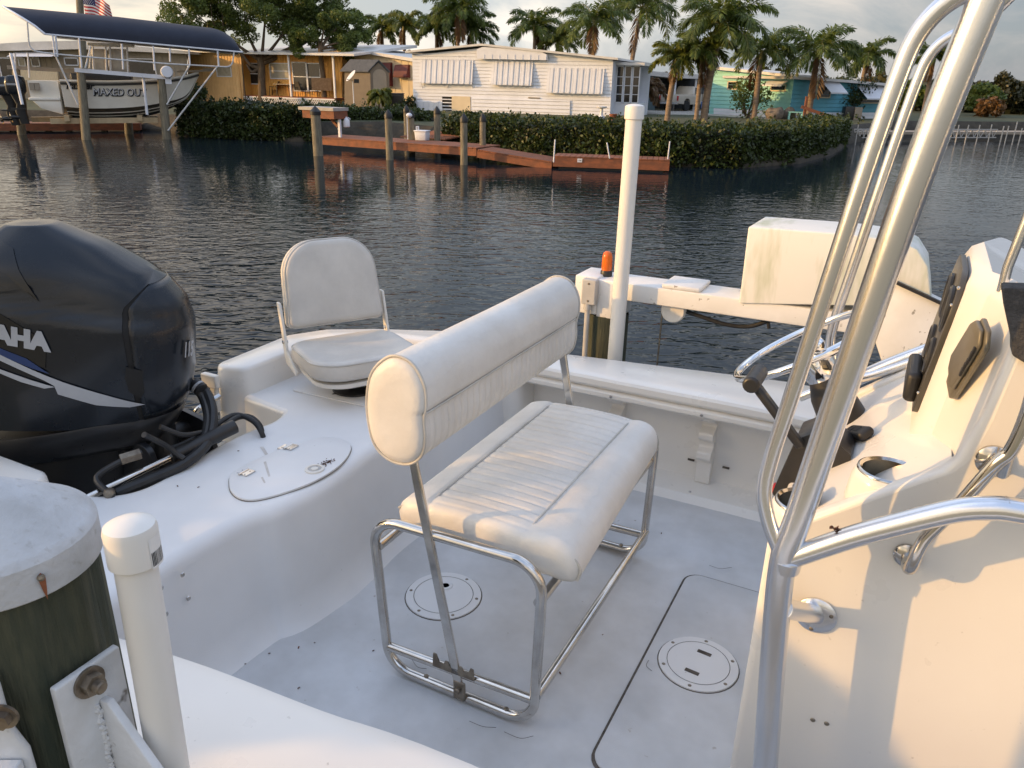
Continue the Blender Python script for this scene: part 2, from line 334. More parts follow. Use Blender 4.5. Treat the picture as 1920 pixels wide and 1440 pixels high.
# ================================================================== water
def water_mat():
    m = bpy.data.materials.new('canal water'); m.use_nodes = True; nt = m.node_tree; N = nt.nodes; L = nt.links; b = N['Principled BSDF']
    b.inputs['Base Color'].default_value = (.007, .014, .021, 1); b.inputs['Roughness'].default_value = .025; b.inputs['IOR'].default_value = 1.23
    b.inputs['Specular IOR Level'].default_value = .5
    g = N.new('ShaderNodeNewGeometry')
    def nz(scale, st, det, rz, dist=0):
        mp = N.new('ShaderNodeMapping'); mp.inputs['Scale'].default_value = st; mp.inputs['Rotation'].default_value = (0, 0, rz); L.new(g.outputs['Position'], mp.inputs[0])
        n = N.new('ShaderNodeTexNoise'); n.inputs['Scale'].default_value = scale; n.inputs['Detail'].default_value = det; n.inputs['Roughness'].default_value = .5; n.inputs['Distortion'].default_value = dist
        L.new(mp.outputs[0], n.inputs['Vector']); return n
    a = nz(2.0, (.8, 1.35, 1), 2, rad(8), .9); c = nz(6.5, (.8, 1.3, 1), 1, rad(-14), .5); d = nz(.13, (1, .6, 1), 2, rad(20))
    mr = N.new('ShaderNodeMapRange'); mr.inputs['From Min'].default_value = .35; mr.inputs['From Max'].default_value = .65; mr.inputs['To Min'].default_value = .30; mr.inputs['To Max'].default_value = 1.60; L.new(d.outputs['Fac'], mr.inputs['Value'])
    m1 = N.new('ShaderNodeMath'); m1.operation = 'MULTIPLY'; m1.inputs[1].default_value = .36; L.new(c.outputs['Fac'], m1.inputs[0])
    m2 = N.new('ShaderNodeMath'); m2.operation = 'ADD'; L.new(a.outputs['Fac'], m2.inputs[0]); L.new(m1.outputs[0], m2.inputs[1])
    m3 = N.new('ShaderNodeMath'); m3.operation = 'MULTIPLY'; L.new(m2.outputs[0], m3.inputs[0]); L.new(mr.outputs[0], m3.inputs[1])
    bp = N.new('ShaderNodeBump'); bp.inputs['Strength'].default_value = 1.0; bp.inputs['Distance'].default_value = .042; 
    # the water lies calmer in the lee of the far bank
    sx_ = N.new('ShaderNodeSeparateXYZ'); L.new(g.outputs['Position'], sx_.inputs[0]); ly = N.new('ShaderNodeMapRange'); ly.inputs['From Min'].default_value = 6; ly.inputs['From Max'].default_value = 23; ly.inputs['To Min'].default_value = 1.2; ly.inputs['To Max'].default_value = .26; L.new(sx_.outputs['Y'], ly.inputs['Value'])
    m4 = N.new('ShaderNodeMath'); m4.operation = 'MULTIPLY'; L.new(m3.outputs[0], m4.inputs[0]); L.new(ly.outputs[0], m4.inputs[1]); L.new(m4.outputs[0], bp.inputs['Height']); L.new(bp.outputs[0], b.inputs['Normal'])
    return m
o = MB().face([(-900, -60, 0), (900, -60, 0), (900, 1500, 0), (-900, 1500, 0)]).build('water', water_mat(), smooth=0); tag(o, kind='structure')

# ================================================================== the near boat
BF = Frame((0, 1.7, 1.1), rad(-27)); BA = rad(-27)
def at_boat(name, label, cat, base, rot=0.0, group=None):
    return thing(name, label, cat, BF.W(base), BA+rot, group)
boat = at_boat('boat', 'white fibreglass centre console fishing boat raised on a lift in the foreground', 'boat', (0, 0, 0))
WD = .42
def offset2(path, d):
    out = []; n = len(path)
    for i in range(n):
        a = path[max(0, i-1)]; b = path[min(n-1, i+1)]; t = Vector((b[0]-a[0], b[1]-a[1])).normalized()
        out.append((path[i][0]-t.y*d, path[i][1]+t.x*d))
    return out
# gunwale and liner
inner = [(3.25, .43), (3.0, -.02), (2.3, -.36), (1.3, -.56), (.22, -.58), (-.11, -.61), (-.41, -.63), (-.70, -.665), (-.98, -.70)][::-1]
inner += [(3.05, .85), (2.4, 1.2), (1.3, 1.44), (.4, 1.48), (-.1, 1.48), (-.5, 1.48), (-.80, 1.48)]
ii = [(p.x, p.y) for p in smooth_curve([(a, b, 0) for a, b in inner], 5)]
nI = len(ii)
def gw(i):
    u, v = ii[i]
    if v > .9: return .19 + .19*min(1, max(0, (u+.8)/1.2)) if u < 1.5 else .38
    return .23 if u < 1.4 else .3
prof = [(.0, .50), (-.012, .496), (-.02, .485), (-.022, .462), (-.014, .449), (.002, .444), (-.008, .438), (-.018, .428), (-.018, .412), (-.008, .402), (.02, .398), (.125, .396), (.14, .36), (.143, .10), (.125, .055), (.06, .04), (.0, .032), (-.03, .0)]
rings = []
for i in range(nI):
    a = ii[max(0, i-1)]; b = ii[min(nI-1, i+1)]; t = Vector((b[0]-a[0], b[1]-a[1])).normalized(); nx, ny = t.y, -t.x  # outward
    u, v = ii[i]; W_ = gw(i)
    pr = [(W_+.02, .40), (W_+.02, .455), (W_, .485), (W_-.03, .497), (.03, .503)] + prof
    rings.append([(u+nx*d, v+ny*d, w_) for d, w_ in pr])
MB().loft(rings, closed=False).build('gunwale', GEL, boat, smooth=24, fix=False)
# outer hull
out_s = [(-1.74, -.60), (-1.2, -.86), (-.9, -.915), (-.4, -.89), (.3, -.84), (1.3, -.85), (2.3, -.68), (3.1, -.25), (3.65, .43)]
out_p = [(3.1, 1.12), (2.3, 1.52), (1.3, 1.82), (.4, 1.88), (-.2, 1.77), (-.8, 1.69), (-1.3, 1.55), (-1.72, 1.29)]
oo = [(p.x, p.y) for p in smooth_curve([(a, b, 0) for a, b in out_s+out_p], 4)] + [(-1.74, .76), (-1.74, .74), (-1.74, -.24), (-1.74, -.26)]
nO = len(oo)
def hr(w_, k, low=None):
    r = []
    for i, (u, v) in enumerate(oo):
        ww = w_
        if low is not None and i in (nO-3, nO-2): ww = min(w_, low)
        r.append((u*(1 if u < 0 else k**.5), .43+(v-.43)*k, ww))
    return r
keel = [(u*(1 if u < 0 else .8), .43+(v-.43)*.04, -.52+(max(0, u)/3.6)**2*.5) for u, v in oo]
MB().loft([hr(.46, 1.0, .2), hr(.40, 1.0, .19), hr(.1, .93, .08), hr(-.2, .80), keel], cap0=False).build('hull', GEL, boat, smooth=60)
# cockpit sole
MB().face([(u, v, .002) for u, v in offset2(ii, .02)] + [(-.80, 1.48, .002), (-.86, .4, .002), (-.98, -.70, .002)]).build('cockpit_floor', SOLE, boat, smooth=0, fix=True)
# stern deck: edge towards the cockpit, then round the outside, then the motor well
epx = [(187, 1134), (304, 1061), (458, 973), (519, 954), (574, 927), (616, 904), (658, 874), (699, 843)]
edge = [(p.x, p.y) for p in (BF.on_z(x, y, WD) for x, y in epx)]
edge = [(edge[0][0]-.0, -.72)] + edge + [(-.835, .75), (-.82, 1.1), (-.80, 1.40), (-.80, 1.62)]
ee = [(p.x, p.y) for p in smooth_curve([(a, b, 0) for a, b in edge], 5)]
wpx = [(175, 930), (250, 925), (320, 895), (400, 845), (470, 810), (520, 790), (540, 770), (520, 760), (470, 740)]
well = [(p.x, p.y) for p in (BF.on_z(x, y, WD) for x, y in wpx)]
well = [(-1.74, -.24), (-1.60, -.23)] + [(well[0][0], -.19)] + well[1:] + [(-1.74, .76)]
ww = [(p.x, p.y) for p in smooth_curve([(a, b, 0) for a, b in well], 5)]
ein = offset2(ee, .05)
m = MB()
pts = [(u, v, WD) for u, v in ein] + [(u, v, WD) for u, v in ((-.80, 1.66), (-1.3, 1.53), (-1.72, 1.28))] + [(u, v, WD) for u, v in ww[::-1]] + [(-1.74, -.60, WD), (-1.2, -.84, WD), (ein[0][0], -.88, WD)]
Pv = [Vector(p) for p in pts]; m.add(Pv, [t for t in tessellate_polygon([Pv])])
rr = []
for k in range(6):
    a = k/5*PI/2; d = .05-.05*sin(a); rr.append([(u, v, WD-.05+.05*cos(a)) for u, v in offset2(ee, d)])
rr.append([(u, v, .10) for u, v in offset2(ee, -.035)]); rr.append([(u, v, .03) for u, v in offset2(ee, -.055)]); rr.append([(u, v, .0) for u, v in offset2(ee, -.10)])
m.loft(rr, closed=False)
m.build('stern_deck', DECK, boat, smooth=45, weld=True)
m = MB(); rr = []
for k in range(5):
    a = k/4*PI/2; rr.append([(u, v, WD-.025+.025*cos(a)) for u, v in offset2(ww, -.025*sin(a)*-1 if False else .025*sin(a)*1.0)])
# the well wall drops to its floor
rr.append([(u, v, .20) for u, v in offset2(ww, .035)]); rr.append([(u, v, .155) for u, v in offset2(ww, .06)])
m.loft(rr, closed=False); fl = [(u, v, .155) for u, v in offset2(ww, .06)]; Pv = [Vector(p) for p in fl]; m.add(Pv, [t for t in tessellate_polygon([Pv])])
m.build('motor_well', GEL, boat, smooth=50, weld=True)
# raised stern coamings
def coam(poly):
    m = MB(); c = Vector((sum(p[0] for p in poly)/len(poly), sum(p[1] for p in poly)/len(poly), 0)); rg = []
    P = rpoly([(a, b, 0) for a, b in poly], .05, 4, True)
    for w_, d in ((WD-.26, -.02), (WD-.01, -.010), (.52, 0), (.533, .004), (.54, .014)):
        r = []
        n = len(P)
        for i, p in enumerate(P):
            t = (P[(i+1) % n]-P[i-1]).normalized(); nn = Vector((-t.y, t.x, 0)); r.append((p.x+nn.x*d, p.y+nn.y*d, w_))
        rg.append(r)
    m.loft(rg, True, True, False); Pv = [Vector(q) for q in rg[-1]]; m.add(Pv, [t for t in tessellate_polygon([Pv])])
    return m
def ccw(P):
    a = sum(P[i-1][0]*P[i][1]-P[i][0]*P[i-1][1] for i in range(len(P))); return P if a > 0 else P[::-1]
pc = [(-1.78, .645), (-1.625, .70), (-1.62, 1.02), (-1.54, 1.19), (-1.3, 1.37), (-.72, 1.475), (-.72, 1.68), (-1.2, 1.58), (-1.5, 1.44), (-1.70, 1.31), (-1.80, 1.14)]
scm = [(-1.78, -.27), (-1.46, -.27), (-1.42, -.46), (-1.2, -.60), (-.95, -.68), (-.90, -.90), (-1.2, -.86), (-1.6, -.68), (-1.80, -.56)]
for pp in (pc, scm): coam(ccw(pp)).build('stern_coaming', GEL, boat, smooth=40, weld=True)
# engine-well latch bracket on the inboard end of the port coaming
m = MB(); q = BF.on_z(408, 742, .47)
m.box(-1.765, -1.735, .622, .648, .34, .50); m.box(-1.80, -1.715, .612, .640, .455, .515)
m.build('bracket', SHELL, boat, bevel=.006)
# scalloped rod racks on the far side
def rack(u0):
    m = MB(); pr = [(1.63, .40), (1.555, .40), (1.555, .355), (1.60, .335), (1.60, .318), (1.55, .30), (1.548, .272), (1.585, .252), (1.585, .225), (1.55, .208), (1.548, .178), (1.58, .155), (1.575, .05), (1.63, .05)]
    P = rpoly([(u0, a, b) for a, b in pr], [0, .004]+[.016]*10+[.004, 0], 4, True)
    return m.prism(P, (0, 0, 0), (.062, 0, 0))
for u0 in (-.30, .118):
    rack(u0).build('rod_rack', GEL, boat, smooth=50, bevel=.006)
# rail screws, drain slots
for u in (-.26, .14, .55): MB().ball((u, 1.459, .42), .007, 8, 1, .5, 1).build('screw', CHROME, boat)
for u, v, w_ in ((.12, 1.50, .036), (-.33, 1.50, .036)): MB().ball((u, v, w_), .007, 8, 1, 1, .4).build('screw', CHROME, boat)
for u in (.08, .235): MB().box(u-.012, u+.018, 1.617, 1.6225, .125, .133).build('drain_slot', GRIME, boat, smooth=0)
for px, py in ((343, 1078), (354, 1122), (303, 1103), (312, 1152)):
    p = BF.on_x(px, py, -.885); MB().ball((-.886, p.y, p.z), .008, 8, .5, 1, 1).build('screw', CHROME, boat)
# floor hatch with its dark gap, round deck plates
def rrect(u0, u1, v0, v1, r, w_): return rpoly([(u0, v0, w_), (u1, v0, w_), (u1, v1, w_), (u0, v1, w_)], r, 6, True)
MB().prism(rrect(.262, 1.2, -.045, .955, .06, 0), (0, 0, .002), (0, 0, .006)).build('hatch_gap', GRIME, boat, smooth=0)
MB().prism(rrect(.270, 1.195, -.037, .947, .055, 0), (0, 0, .004), (0, 0, .011)).build('floor_hatch', SOLE, boat, smooth=0, bevel=.002)
def deck_plate(c, r, w_, ang=0, two=False):
    m = MB(); m.lathe([(r*1.012, 0), (r, .005), (r*.80, .0065), (r*.79, .0035), (r*.785, .0035), (r*.78, .0065), (0, .0068)], (c[0], c[1], w_), seg=40)
    o = m.build('deck_plate', DECK, boat, smooth=30)
    g = MB(); g.lathe([(r*1.035, 0.0), (r*1.03, .0012), (r*.99, .0014)], (c[0], c[1], w_), seg=40, cap=False); g.lathe([(r*.795, .0058), (r*.782, .0058)], (c[0], c[1], w_+.0012), seg=40, cap=False); g.build('grime_ring', GRIME, o, smooth=0)
    for k in range(6): a = ang+k*PI/3; MB().ball((c[0]+r*.9*cos(a), c[1]+r*.9*sin(a), w_+.006), .006, 8, 1, 1, .35).build('screw', BOLT, o)
    h = MB()
    if two:
        for d in (-.42, .42):
            x, y = c[0]+r*d*cos(ang+.9), c[1]+r*d*sin(ang+.9); a2 = ang+2.5
            MB().obox((x, y, w_+.0072), (cos(a2)*.022, sin(a2)*.022, 0), (-sin(a2)*.007, cos(a2)*.007, 0), (0, 0, .0008)).build('finger_slot', GRIME, o, smooth=0)
    else:
        h.lathe([(.026, .007), (.024, .0095), (.014, .0095), (.0135, .0074)], (c[0]-.02, c[1]+.045, w_), seg=20, cap=False); h.build('pull_ring', DECK, o)
        d = MB(); d.lathe([(.0135, .0078), (0, .0078)], (c[0]-.02, c[1]+.045, w_), seg=16); d.build('finger_hole', DARK, o)
deck_plate((-.456, .397), .132, .002, .3)
deck_plate((.428, .479), .122, .011, .55, True)
# oval hatch on the stern deck
hpx = [(430, 910), (445, 880), (540, 838), (600, 822), (640, 824), (658, 840), (640, 870), (595, 900), (540, 922), (480, 937), (445, 932)]
hp = [(p.x, p.y) for p in (BF.on_z(x, y, WD+.006) for x, y in hpx)]
hc = smooth_curve([(a, b, 0) for a, b in hp], 6, True); cx = sum(p.x for p in hc)/len(hc); cy = sum(p.y for p in hc)/len(hc)
def scaled(k): return [(cx+(p.x-cx)*k, cy+(p.y-cy)*k, 0) for p in hc]
MB().prism(scaled(1.013), (0, 0, WD+.0005), (0, 0, WD+.0025)).build('hatch_gap', mat('dusty gap', (.16, .14, .12), (.30, .28, .25), 12, .9), boat, smooth=0)
hatch = MB().prism(scaled(1.0), (0, 0, WD+.001), (0, 0, WD+.009)).build('oval_hatch', DECK, boat, smooth=0, bevel=.003)
for px, py in ((457, 886), (540, 838)):
    p = BF.on_z(px, py, WD+.01); m = MB()
    m.obox((p.x-.016, p.y-.004, WD+.0055), (.014, 0, 0), (0, .021, 0), (0, 0, .003)); m.obox((p.x+.016, p.y+.004, WD+.0115), (.014, 0, 0), (0, .021, 0), (0, 0, .0025))
    m.cyl((p.x, p.y-.022, WD+.013), (p.x, p.y+.022, WD+.013), .0055, 10)
    for du in (-.018, .018):
        for dv_ in (-.012, .012): m.ball((p.x+du, p.y+dv_, WD+.0145 if du > 0 else WD+.009), .0035, 6, 1, 1, .4)
    m.build('hinge', CHROME, hatch, bevel=.0015)
p = BF.on_z(590, 880, WD+.01)
m = MB(); m.lathe([(.034, .0), (.033, .005), (.024, .0055), (.023, .002), (.013, .002), (.012, .0055), (0, .0055)], (p.x, p.y, WD+.009), seg=28); lr = m.build('latch_ring', SHELL, hatch)
MB().lathe([(.022, .0), (.0135, .0)], (p.x, p.y, WD+.0122), seg=24, cap=False).build('latch_slot', GREYBOX, lr, smooth=0)
ST = mat('brown scuff', (.50, .46, .42), (.62, .59, .55), 30, .6)
for pts_ in (((487, 838), (494, 837), (503, 852), (497, 853)), ((494, 866), (499, 865), (507, 893), (503, 894)), ((489, 895), (493, 894), (498, 905), (495, 906))):
    MB().face([BF.on_z(x, y, WD+.0095 if y > 855 else WD+.0012) for x, y in pts_]).build('scuff_mark', ST, boat, smooth=0)
for pts_ in (((945, 1372), (975, 1384), (1000, 1380)), ((770, 1232), (782, 1250), (800, 1254)), ((1222, 1258), (1212, 1248), (1216, 1238)), ((880, 1352), (905, 1362), (930, 1364)), ((1330, 1060), (1350, 1066), (1372, 1064))):
    MB().tube(smooth_curve([BF.on_z(x, y, .0135) for x, y in pts_], 5), .0007, 5).build('loose_fibre', GRIME, boat)
# stern seat plate, speaker-like disc on the transom's forward face
ppx = [(545, 733), (600, 700), (700, 700), (715, 765), (690, 765)]
P = [BF.on_z(x, y, WD) for x, y in ppx]
MB().prism(rpoly([(p.x, p.y, 0) for p in P], .03, 5, True), (0, 0, WD+.001), (0, 0, WD+.007)).build('seat_plate', DECK, boat, smooth=0, bevel=.002)
P2 = [BF.on_z(x, y, WD) for x, y in ((622, 742), (690, 722), (760, 720), (700, 745))]
MB().prism([(p.x, p.y, 0) for p in P2], (0, 0, WD+.007), (0, 0, WD+.0085)).build('dark_hatch', DARK, boat, smooth=0)
d0 = BF.on_x(1000, 735, -.785)
m = MB(); m.lathe([(.042, 0), (.042, .006), (.036, .009), (.018, .009), (.016, .004), (0, .003)], (-.80, min(d0.y, 1.40), d0.z), (1, 0, 0), 24); o = m.build('drain_fitting', SHELL, boat)
MB().lathe([(.016, .0045), (0, .0045)], (-.80, min(d0.y, 1.40), d0.z), (1, 0, 0), 16).build('drain_hole', DARK, o)
# crumbs of dead leaf lying on the hatch and the sole
m = MB(); rl = random.Random(3)
def crumb(x, y, z, s):
    a = rl.random()*6.28; m.obox((x, y, z+s*.2), (cos(a)*s, sin(a)*s, rl.uniform(-.3, .3)*s), (-sin(a)*s*.5, cos(a)*s*.5, 0), (0, 0, s*.15))
pc_ = BF.on_z(612, 868, WD+.01)
for i in range(70): crumb(pc_.x+rl.gauss(0, .010), pc_.y+rl.gauss(0, .020), WD+.009+rl.random()*.003, rl.uniform(.001, .0038))
o = m.build('leaf_crumbs', LEAFBITS, None, smooth=0); o.location = BF.o; o.rotation_euler = (0, 0, BA)
tag(o, 'small pile of dark dead leaf crumbs beside the ring latch on the oval hatch', 'leaf litter', kind='stuff')
m = MB()
for px, py in ((507, 1174), (640, 1112), (590, 1205), (460, 1245), (420, 1290), (1000, 1310), (1050, 1262), (1240, 1000), (1180, 1330), (880, 1010), (505, 1225), (1130, 1190), (700, 1220), (560, 1290)):
    p = BF.on_z(px, py, .004); crumb(p.x, p.y, .004, rl.uniform(.002, .0045))
for px, py in ((372, 914), (333, 912), (560, 1215), (447, 846)):
    p = BF.on_z(px, py, WD); crumb(p.x, p.y, WD+.001, .0035)
o = m.build('leaf_specks', LEAFBITS, None, smooth=0); o.location = BF.o; o.rotation_euler = (0, 0, BA)
tag(o, 'scattered dark specks of leaf litter on the white cockpit floor', 'leaf litter', kind='stuff')
# ================================================================== bench seat (leaning post with swing back)
bench = at_boat('bench_seat', 'white pleated vinyl bench seat with a swing back on a shiny tubular steel frame', 'bench seat', (-.16, .48, .006))
BO = (-.16, .48, .006)
TR = .0148
for vv in (.005, .955):
    m = MB(BO); loop = rpoly([(-.405, vv, .022), (.085, vv, .022), (.098, vv, .548), (-.44, vv, .535)], [.085, .085, .085, .085], 8, True)
    m.tube(loop, TR, 12, closed=True)
    fr = m.build('end_frame', CHROME, bench, smooth=80)
    MB(BO).cyl((-.402, vv, .095), (.088, vv, .108), TR*.93, 12).build('cross_tube', CHROME, fr)
    for u in (-.27, .0): MB(BO).ball((u, vv, .038), .008, 8, 1, 1, .5).build('screw', BOLT, fr)
    # notched back rest and pivot for the swing arm
    b = MB(BO); sgn = -1 if vv < .5 else 1
    y0 = vv + sgn*.016
    pr = [(-.235, .105), (-.232, .152), (-.222, .152), (-.212, .128), (-.198, .126), (-.192, .14), (-.182, .14), (-.176, .126), (-.150, .126), (-.146, .14), (-.136, .14), (-.130, .127), (-.116, .127), (-.108, .148), (-.098, .146), (-.095, .108)]
    b.prism([(a, y0, c) for a, c in pr], (0, -.002, 0), (0, .002, 0)); b.build('notched_plate', BOLT, bench, smooth=0)
    b = MB(BO); b.box(-.165, -.125, y0-.004, y0+.004, .02, .085); b.cyl((-.146, y0-.016, .058), (-.146, y0+.016, .058), .009, 10); b.build('pivot_bracket', BOLT, bench, bevel=.004)
    top = (-.293, vv+sgn*.012, .80); bot = (-.146, vv+sgn*.012, .05)
    MB(BO).beam(bot, top, .012, .030, (1, 0, 0)).build('swing_arm', CHROME, bench, bevel=.005, seg=3)
for nm, a in (('rear_rail', (-.42, .445)), ('front_rail', (.092, .125)), ('seat_rail', (.086, .43))):
    MB(BO).cyl((a[0], .005, a[1]), (a[0], .955, a[1]), TR*.93, 12).build(nm, CHROME, bench)
# back cushion
bp = [(-.300, 1.048), (-.345, 1.040), (-.395, .990), (-.415, .92), (-.415, .85), (-.398, .785), (-.355, .752), (-.295, .752), (-.252, .785), (-.238, .835), (-.240, .890), (-.232, .935), (-.236, .985), (-.262, 1.03)]
bc = smooth_curve([(u, 0, w_) for u, w_ in bp], 5, True)
bu = sum(p.x for p in bc)/len(bc); bw = sum(p.z for p in bc)/len(bc)
NV = 190; v0, v1 = -.035, .985; rings = []
def back_ring(v, k, pleat):
    r = []
    for p in bc:
        x, z = bu+(p.x-bu)*k, bw+(p.z-bw)*k
        if x > bu+.03 and z < .900: x -= .0070*pleat*min(1, (.900-z)/.012)*min(1, max(0, (z-.755)/.02))
        if x > bu+.03: x -= .006*math.exp(-((z-.905)/.006)**2)
        r.append((x, v, z))
    return r
for k, dv_ in ((.55, -.022), (.80, -.020), (.93, -.014), (.985, -.006)): rings.append(back_ring(v0+.022+dv_, k, 0))
for i in range(NV+1):
    v = v0+.022+(v1-v0-.044)*i/NV; ph = (v/.0335) % 1.0; d = min(ph, 1-ph)*.0335; pl_ = math.exp(-(d/.0035)**2)
    rings.append(back_ring(v, 1.0 + .004*sin(v*9), pl_))
for k, dv_ in ((.985, .006), (.93, .014), (.80, .020), (.55, .022)): rings.append(back_ring(v1-.022+dv_, k, 0))
back = MB(BO).loft(rings).build('back_cushion', VINYL, bench, smooth=70)
for v in (v0+.016, v1-.016):
    MB(BO).tube([(bu+(p.x-bu)*1.008, v, bw+(p.z-bw)*1.008) for p in bc], .0042, 8, closed=True).build('piping', WELT, back)
MB(BO).tube([(-.2385+.001*sin(9*v0+i*.3), v0+.02+(v1-v0-.04)*i/40, .905) for i in range(41)], .0032, 8).build('piping', WELT, back)
# seat cushion
sp = [(-.35, .535), (-.392, .552), (-.405, .590), (-.385, .628), (-.345, .645), (-.31, .650), (-.27, .651), (-.18, .655), (-.06, .654), (.02, .649), (.07, .651), (.13, .645), (.178, .626), (.205, .59), (.200, .548), (.168, .528), (.10, .530), (-.1, .532)]
scv = smooth_curve([(u, 0, w_) for u, w_ in sp], 5, True)
su, sw = -.10, .59
def seat_ring(v, k, pleat, dz=0):
    r = []
    for p in scv:
        x, z = su+(p.x-su)*(1-(1-k)*.35), sw+(p.z-sw)*k-.062
        if x > .02: x = .02+(x-.02)*(.84-.36*v)
        if -.295 < x < .012 and z > .56: z -= .0050*pleat
        for xs in (-.295, .012):
            if z > .56: z -= .006*math.exp(-((x-xs)/.006)**2)
        r.append((x, v, z))
    return r
rings = []; s0, s1 = .060, .940; NS = 170
for k, d in ((.45, -.03), (.70, -.027), (.88, -.018), (.965, -.008)): rings.append(seat_ring(s0+.03+d, k, 0))
for i in range(NS+1):
    v = s0+.03+(s1-s0-.06)*i/NS; ph = ((v-.01)/.0405) % 1; d = min(ph, 1-ph)*.0405
    rings.append(seat_ring(v, 1, math.exp(-(d/.0036)**2)))
for k, d in ((.965, .008), (.88, .018), (.70, .027), (.45, .03)): rings.append(seat_ring(s1-.03+d, k, 0))
seat = MB(BO).loft(rings).build('seat_cushion', VINYL, bench, smooth=70)
for xs in (-.295, .012):
    MB(BO).tube([(xs, s0+.02+(s1-s0-.04)*i/30, .5865-.006*max(0, abs(i-15)-13)) for i in range(31)], .0032, 8).build('piping', WELT, seat)
for vv in (s0+.018, s1-.018):
    tp = [(-.40, .602), (-.36, .622), (-.25, .628), (-.1, .624), (.04, .626), (.13, .628), (.185, .606), (.206, .575), (.196, .545)]
    MB(BO).tube(smooth_curve([((u if u < .02 else .02+(u-.02)*(.84-.36*vv)), vv, w_-.062) for u, w_ in tp], 5), .0036, 8).build('piping', WELT, seat)

# ================================================================== folding swivel seat on the stern deck
SU, SV, SR = -1.262, .972, rad(-31)
SO = BF.W((SU, SV, WD+.007)); SF = Frame(SO, BA+SR)
sw_ = thing('swivel_seat', 'small weathered white folding boat seat on a swivel base at the stern corner', 'boat seat', SO, BA+SR)
m = MB(); m.lathe([(.10, 0), (.10, .008), (.05, .02), (.045, .055), (.09, .062), (.09, .075)], seg=24); m.build('swivel_base', BLACKP, sw_)
def cushion(m, f, wx, wy, z0, z1, r, n=10, tilt=None, dome=.01):
    """a soft rounded-rectangle pad; f maps (x, y, z)"""
    base = rpoly([(-wx, -wy, 0), (wx, -wy, 0), (wx, wy, 0), (-wx, wy, 0)], r, 8, True); rg = []
    h = z1-z0
    for k, z in ((.90, z0), (.985, z0+h*.18), (1.0, z0+h*.5), (.985, z1-h*.16), (.95, z1-h*.03), (.88, z1+h*.02), (.6, z1+dome*.6), (.25, z1+dome)):
        rg.append([f(p.x*k, p.y*k, z) for p in base])
    m.loft(rg); return m
def seatf(x, y, z): return (x, y, z + .022*((x-.02)/.22)**2*(1 if x > 0 else -.4) + .030*max(0, abs(y)/.24-.35)**2)
mm = MB(); cushion(mm, seatf, .235, .235, .10, .195, .13, dome=-.006)
sc_ = mm.build('seat_cushion', VINYL_OLD, sw_, smooth=70, sub=1)
b_ = rpoly([(-.233, -.233, 0), (.233, -.233, 0), (.233, .233, 0), (-.233, .233, 0)], .13, 8, True)
MB().tube([seatf(p.x*.985, p.y*.985, .181) for p in b_], .0042, 8, closed=True).build('piping', WELT, sc_)
mm = MB(); mm.loft([[ (p.x*k, p.y*k, z) for p in b_] for k, z in ((.55, .075), (.75, .078), (.93, .098), (.93, .115))]); mm.build('seat_shell', SHELL, sw_, smooth=50)
# back rest: rounded top corners, leaning back
LEAN = rad(11)
def backf(y, h, d): return (-.205 - h*sin(LEAN) + d*cos(LEAN), y, .250 + h*cos(LEAN) + d*sin(LEAN))
ol = rpoly([(-.215, 0, 0), (.215, 0, 0), (.195, .365, 0), (-.195, .365, 0)], [.025, .025, .145, .145], 12, True)
def bring(k, d): return [backf(p.x*k, .18+(p.y-.18)*k, d) for p in ol]
bk = MB().loft([bring(.93, -.03), bring(.99, -.026), bring(1.0, -.01), bring(1.0, .012), bring(.985, .030), bring(.95, .038), bring(.85, .041), bring(.5, .044), bring(.2, .045)]).build('backrest', VINYL_OLD, sw_, smooth=70)
MB().tube([backf(p.x*.998, .18+(p.y-.18)*.998, .024) for p in ol], .0045, 8, closed=True).build('piping', WELT, bk)
MB().loft([bring(.97, -.042), bring(1.012, -.036), bring(1.018, -.008), bring(1.0, -.006)]).build('back_shell', SHELL, bk, smooth=50)
for s in (-1, 1):
    m = MB(); y = s*.236
    pr = [(-.258, .36), (-.222, .36), (-.185, .225), (-.17, .16), (-.05, .10), (-.06, .082), (-.19, .10), (-.215, .16), (-.222, .22)]
    m.prism([(a, y, c) for a, c in pr], (0, -.006, 0), (0, .006, 0)); h = m.build('hinge_bracket', SHELL, sw_, smooth=0, bevel=.003)
    MB().cyl((-.198, y-.011, .195), (-.198, y+.011, .195), .009, 10).build('hinge_bolt', CHROME, h)

# ================================================================== outboard motor, turned hard over
EA = rad(8); EP = BF.W((-1.585, .215, 0)); EF = Frame(EP, EA)
eng = thing('outboard_motor', 'big dark navy outboard motor with silver stripe lettering turned hard over at the stern', 'outboard motor', EP, EA)
def epx_(px, py, y=0): return EF.on_y(px, py, y)
HW = .225
top_px = [(0, 425), (40, 416), (100, 415), (200, 455), (300, 512), (345, 560), (360, 600), (361, 700), (350, 745), (335, 773)]
tp = [epx_(*p) for p in top_px]
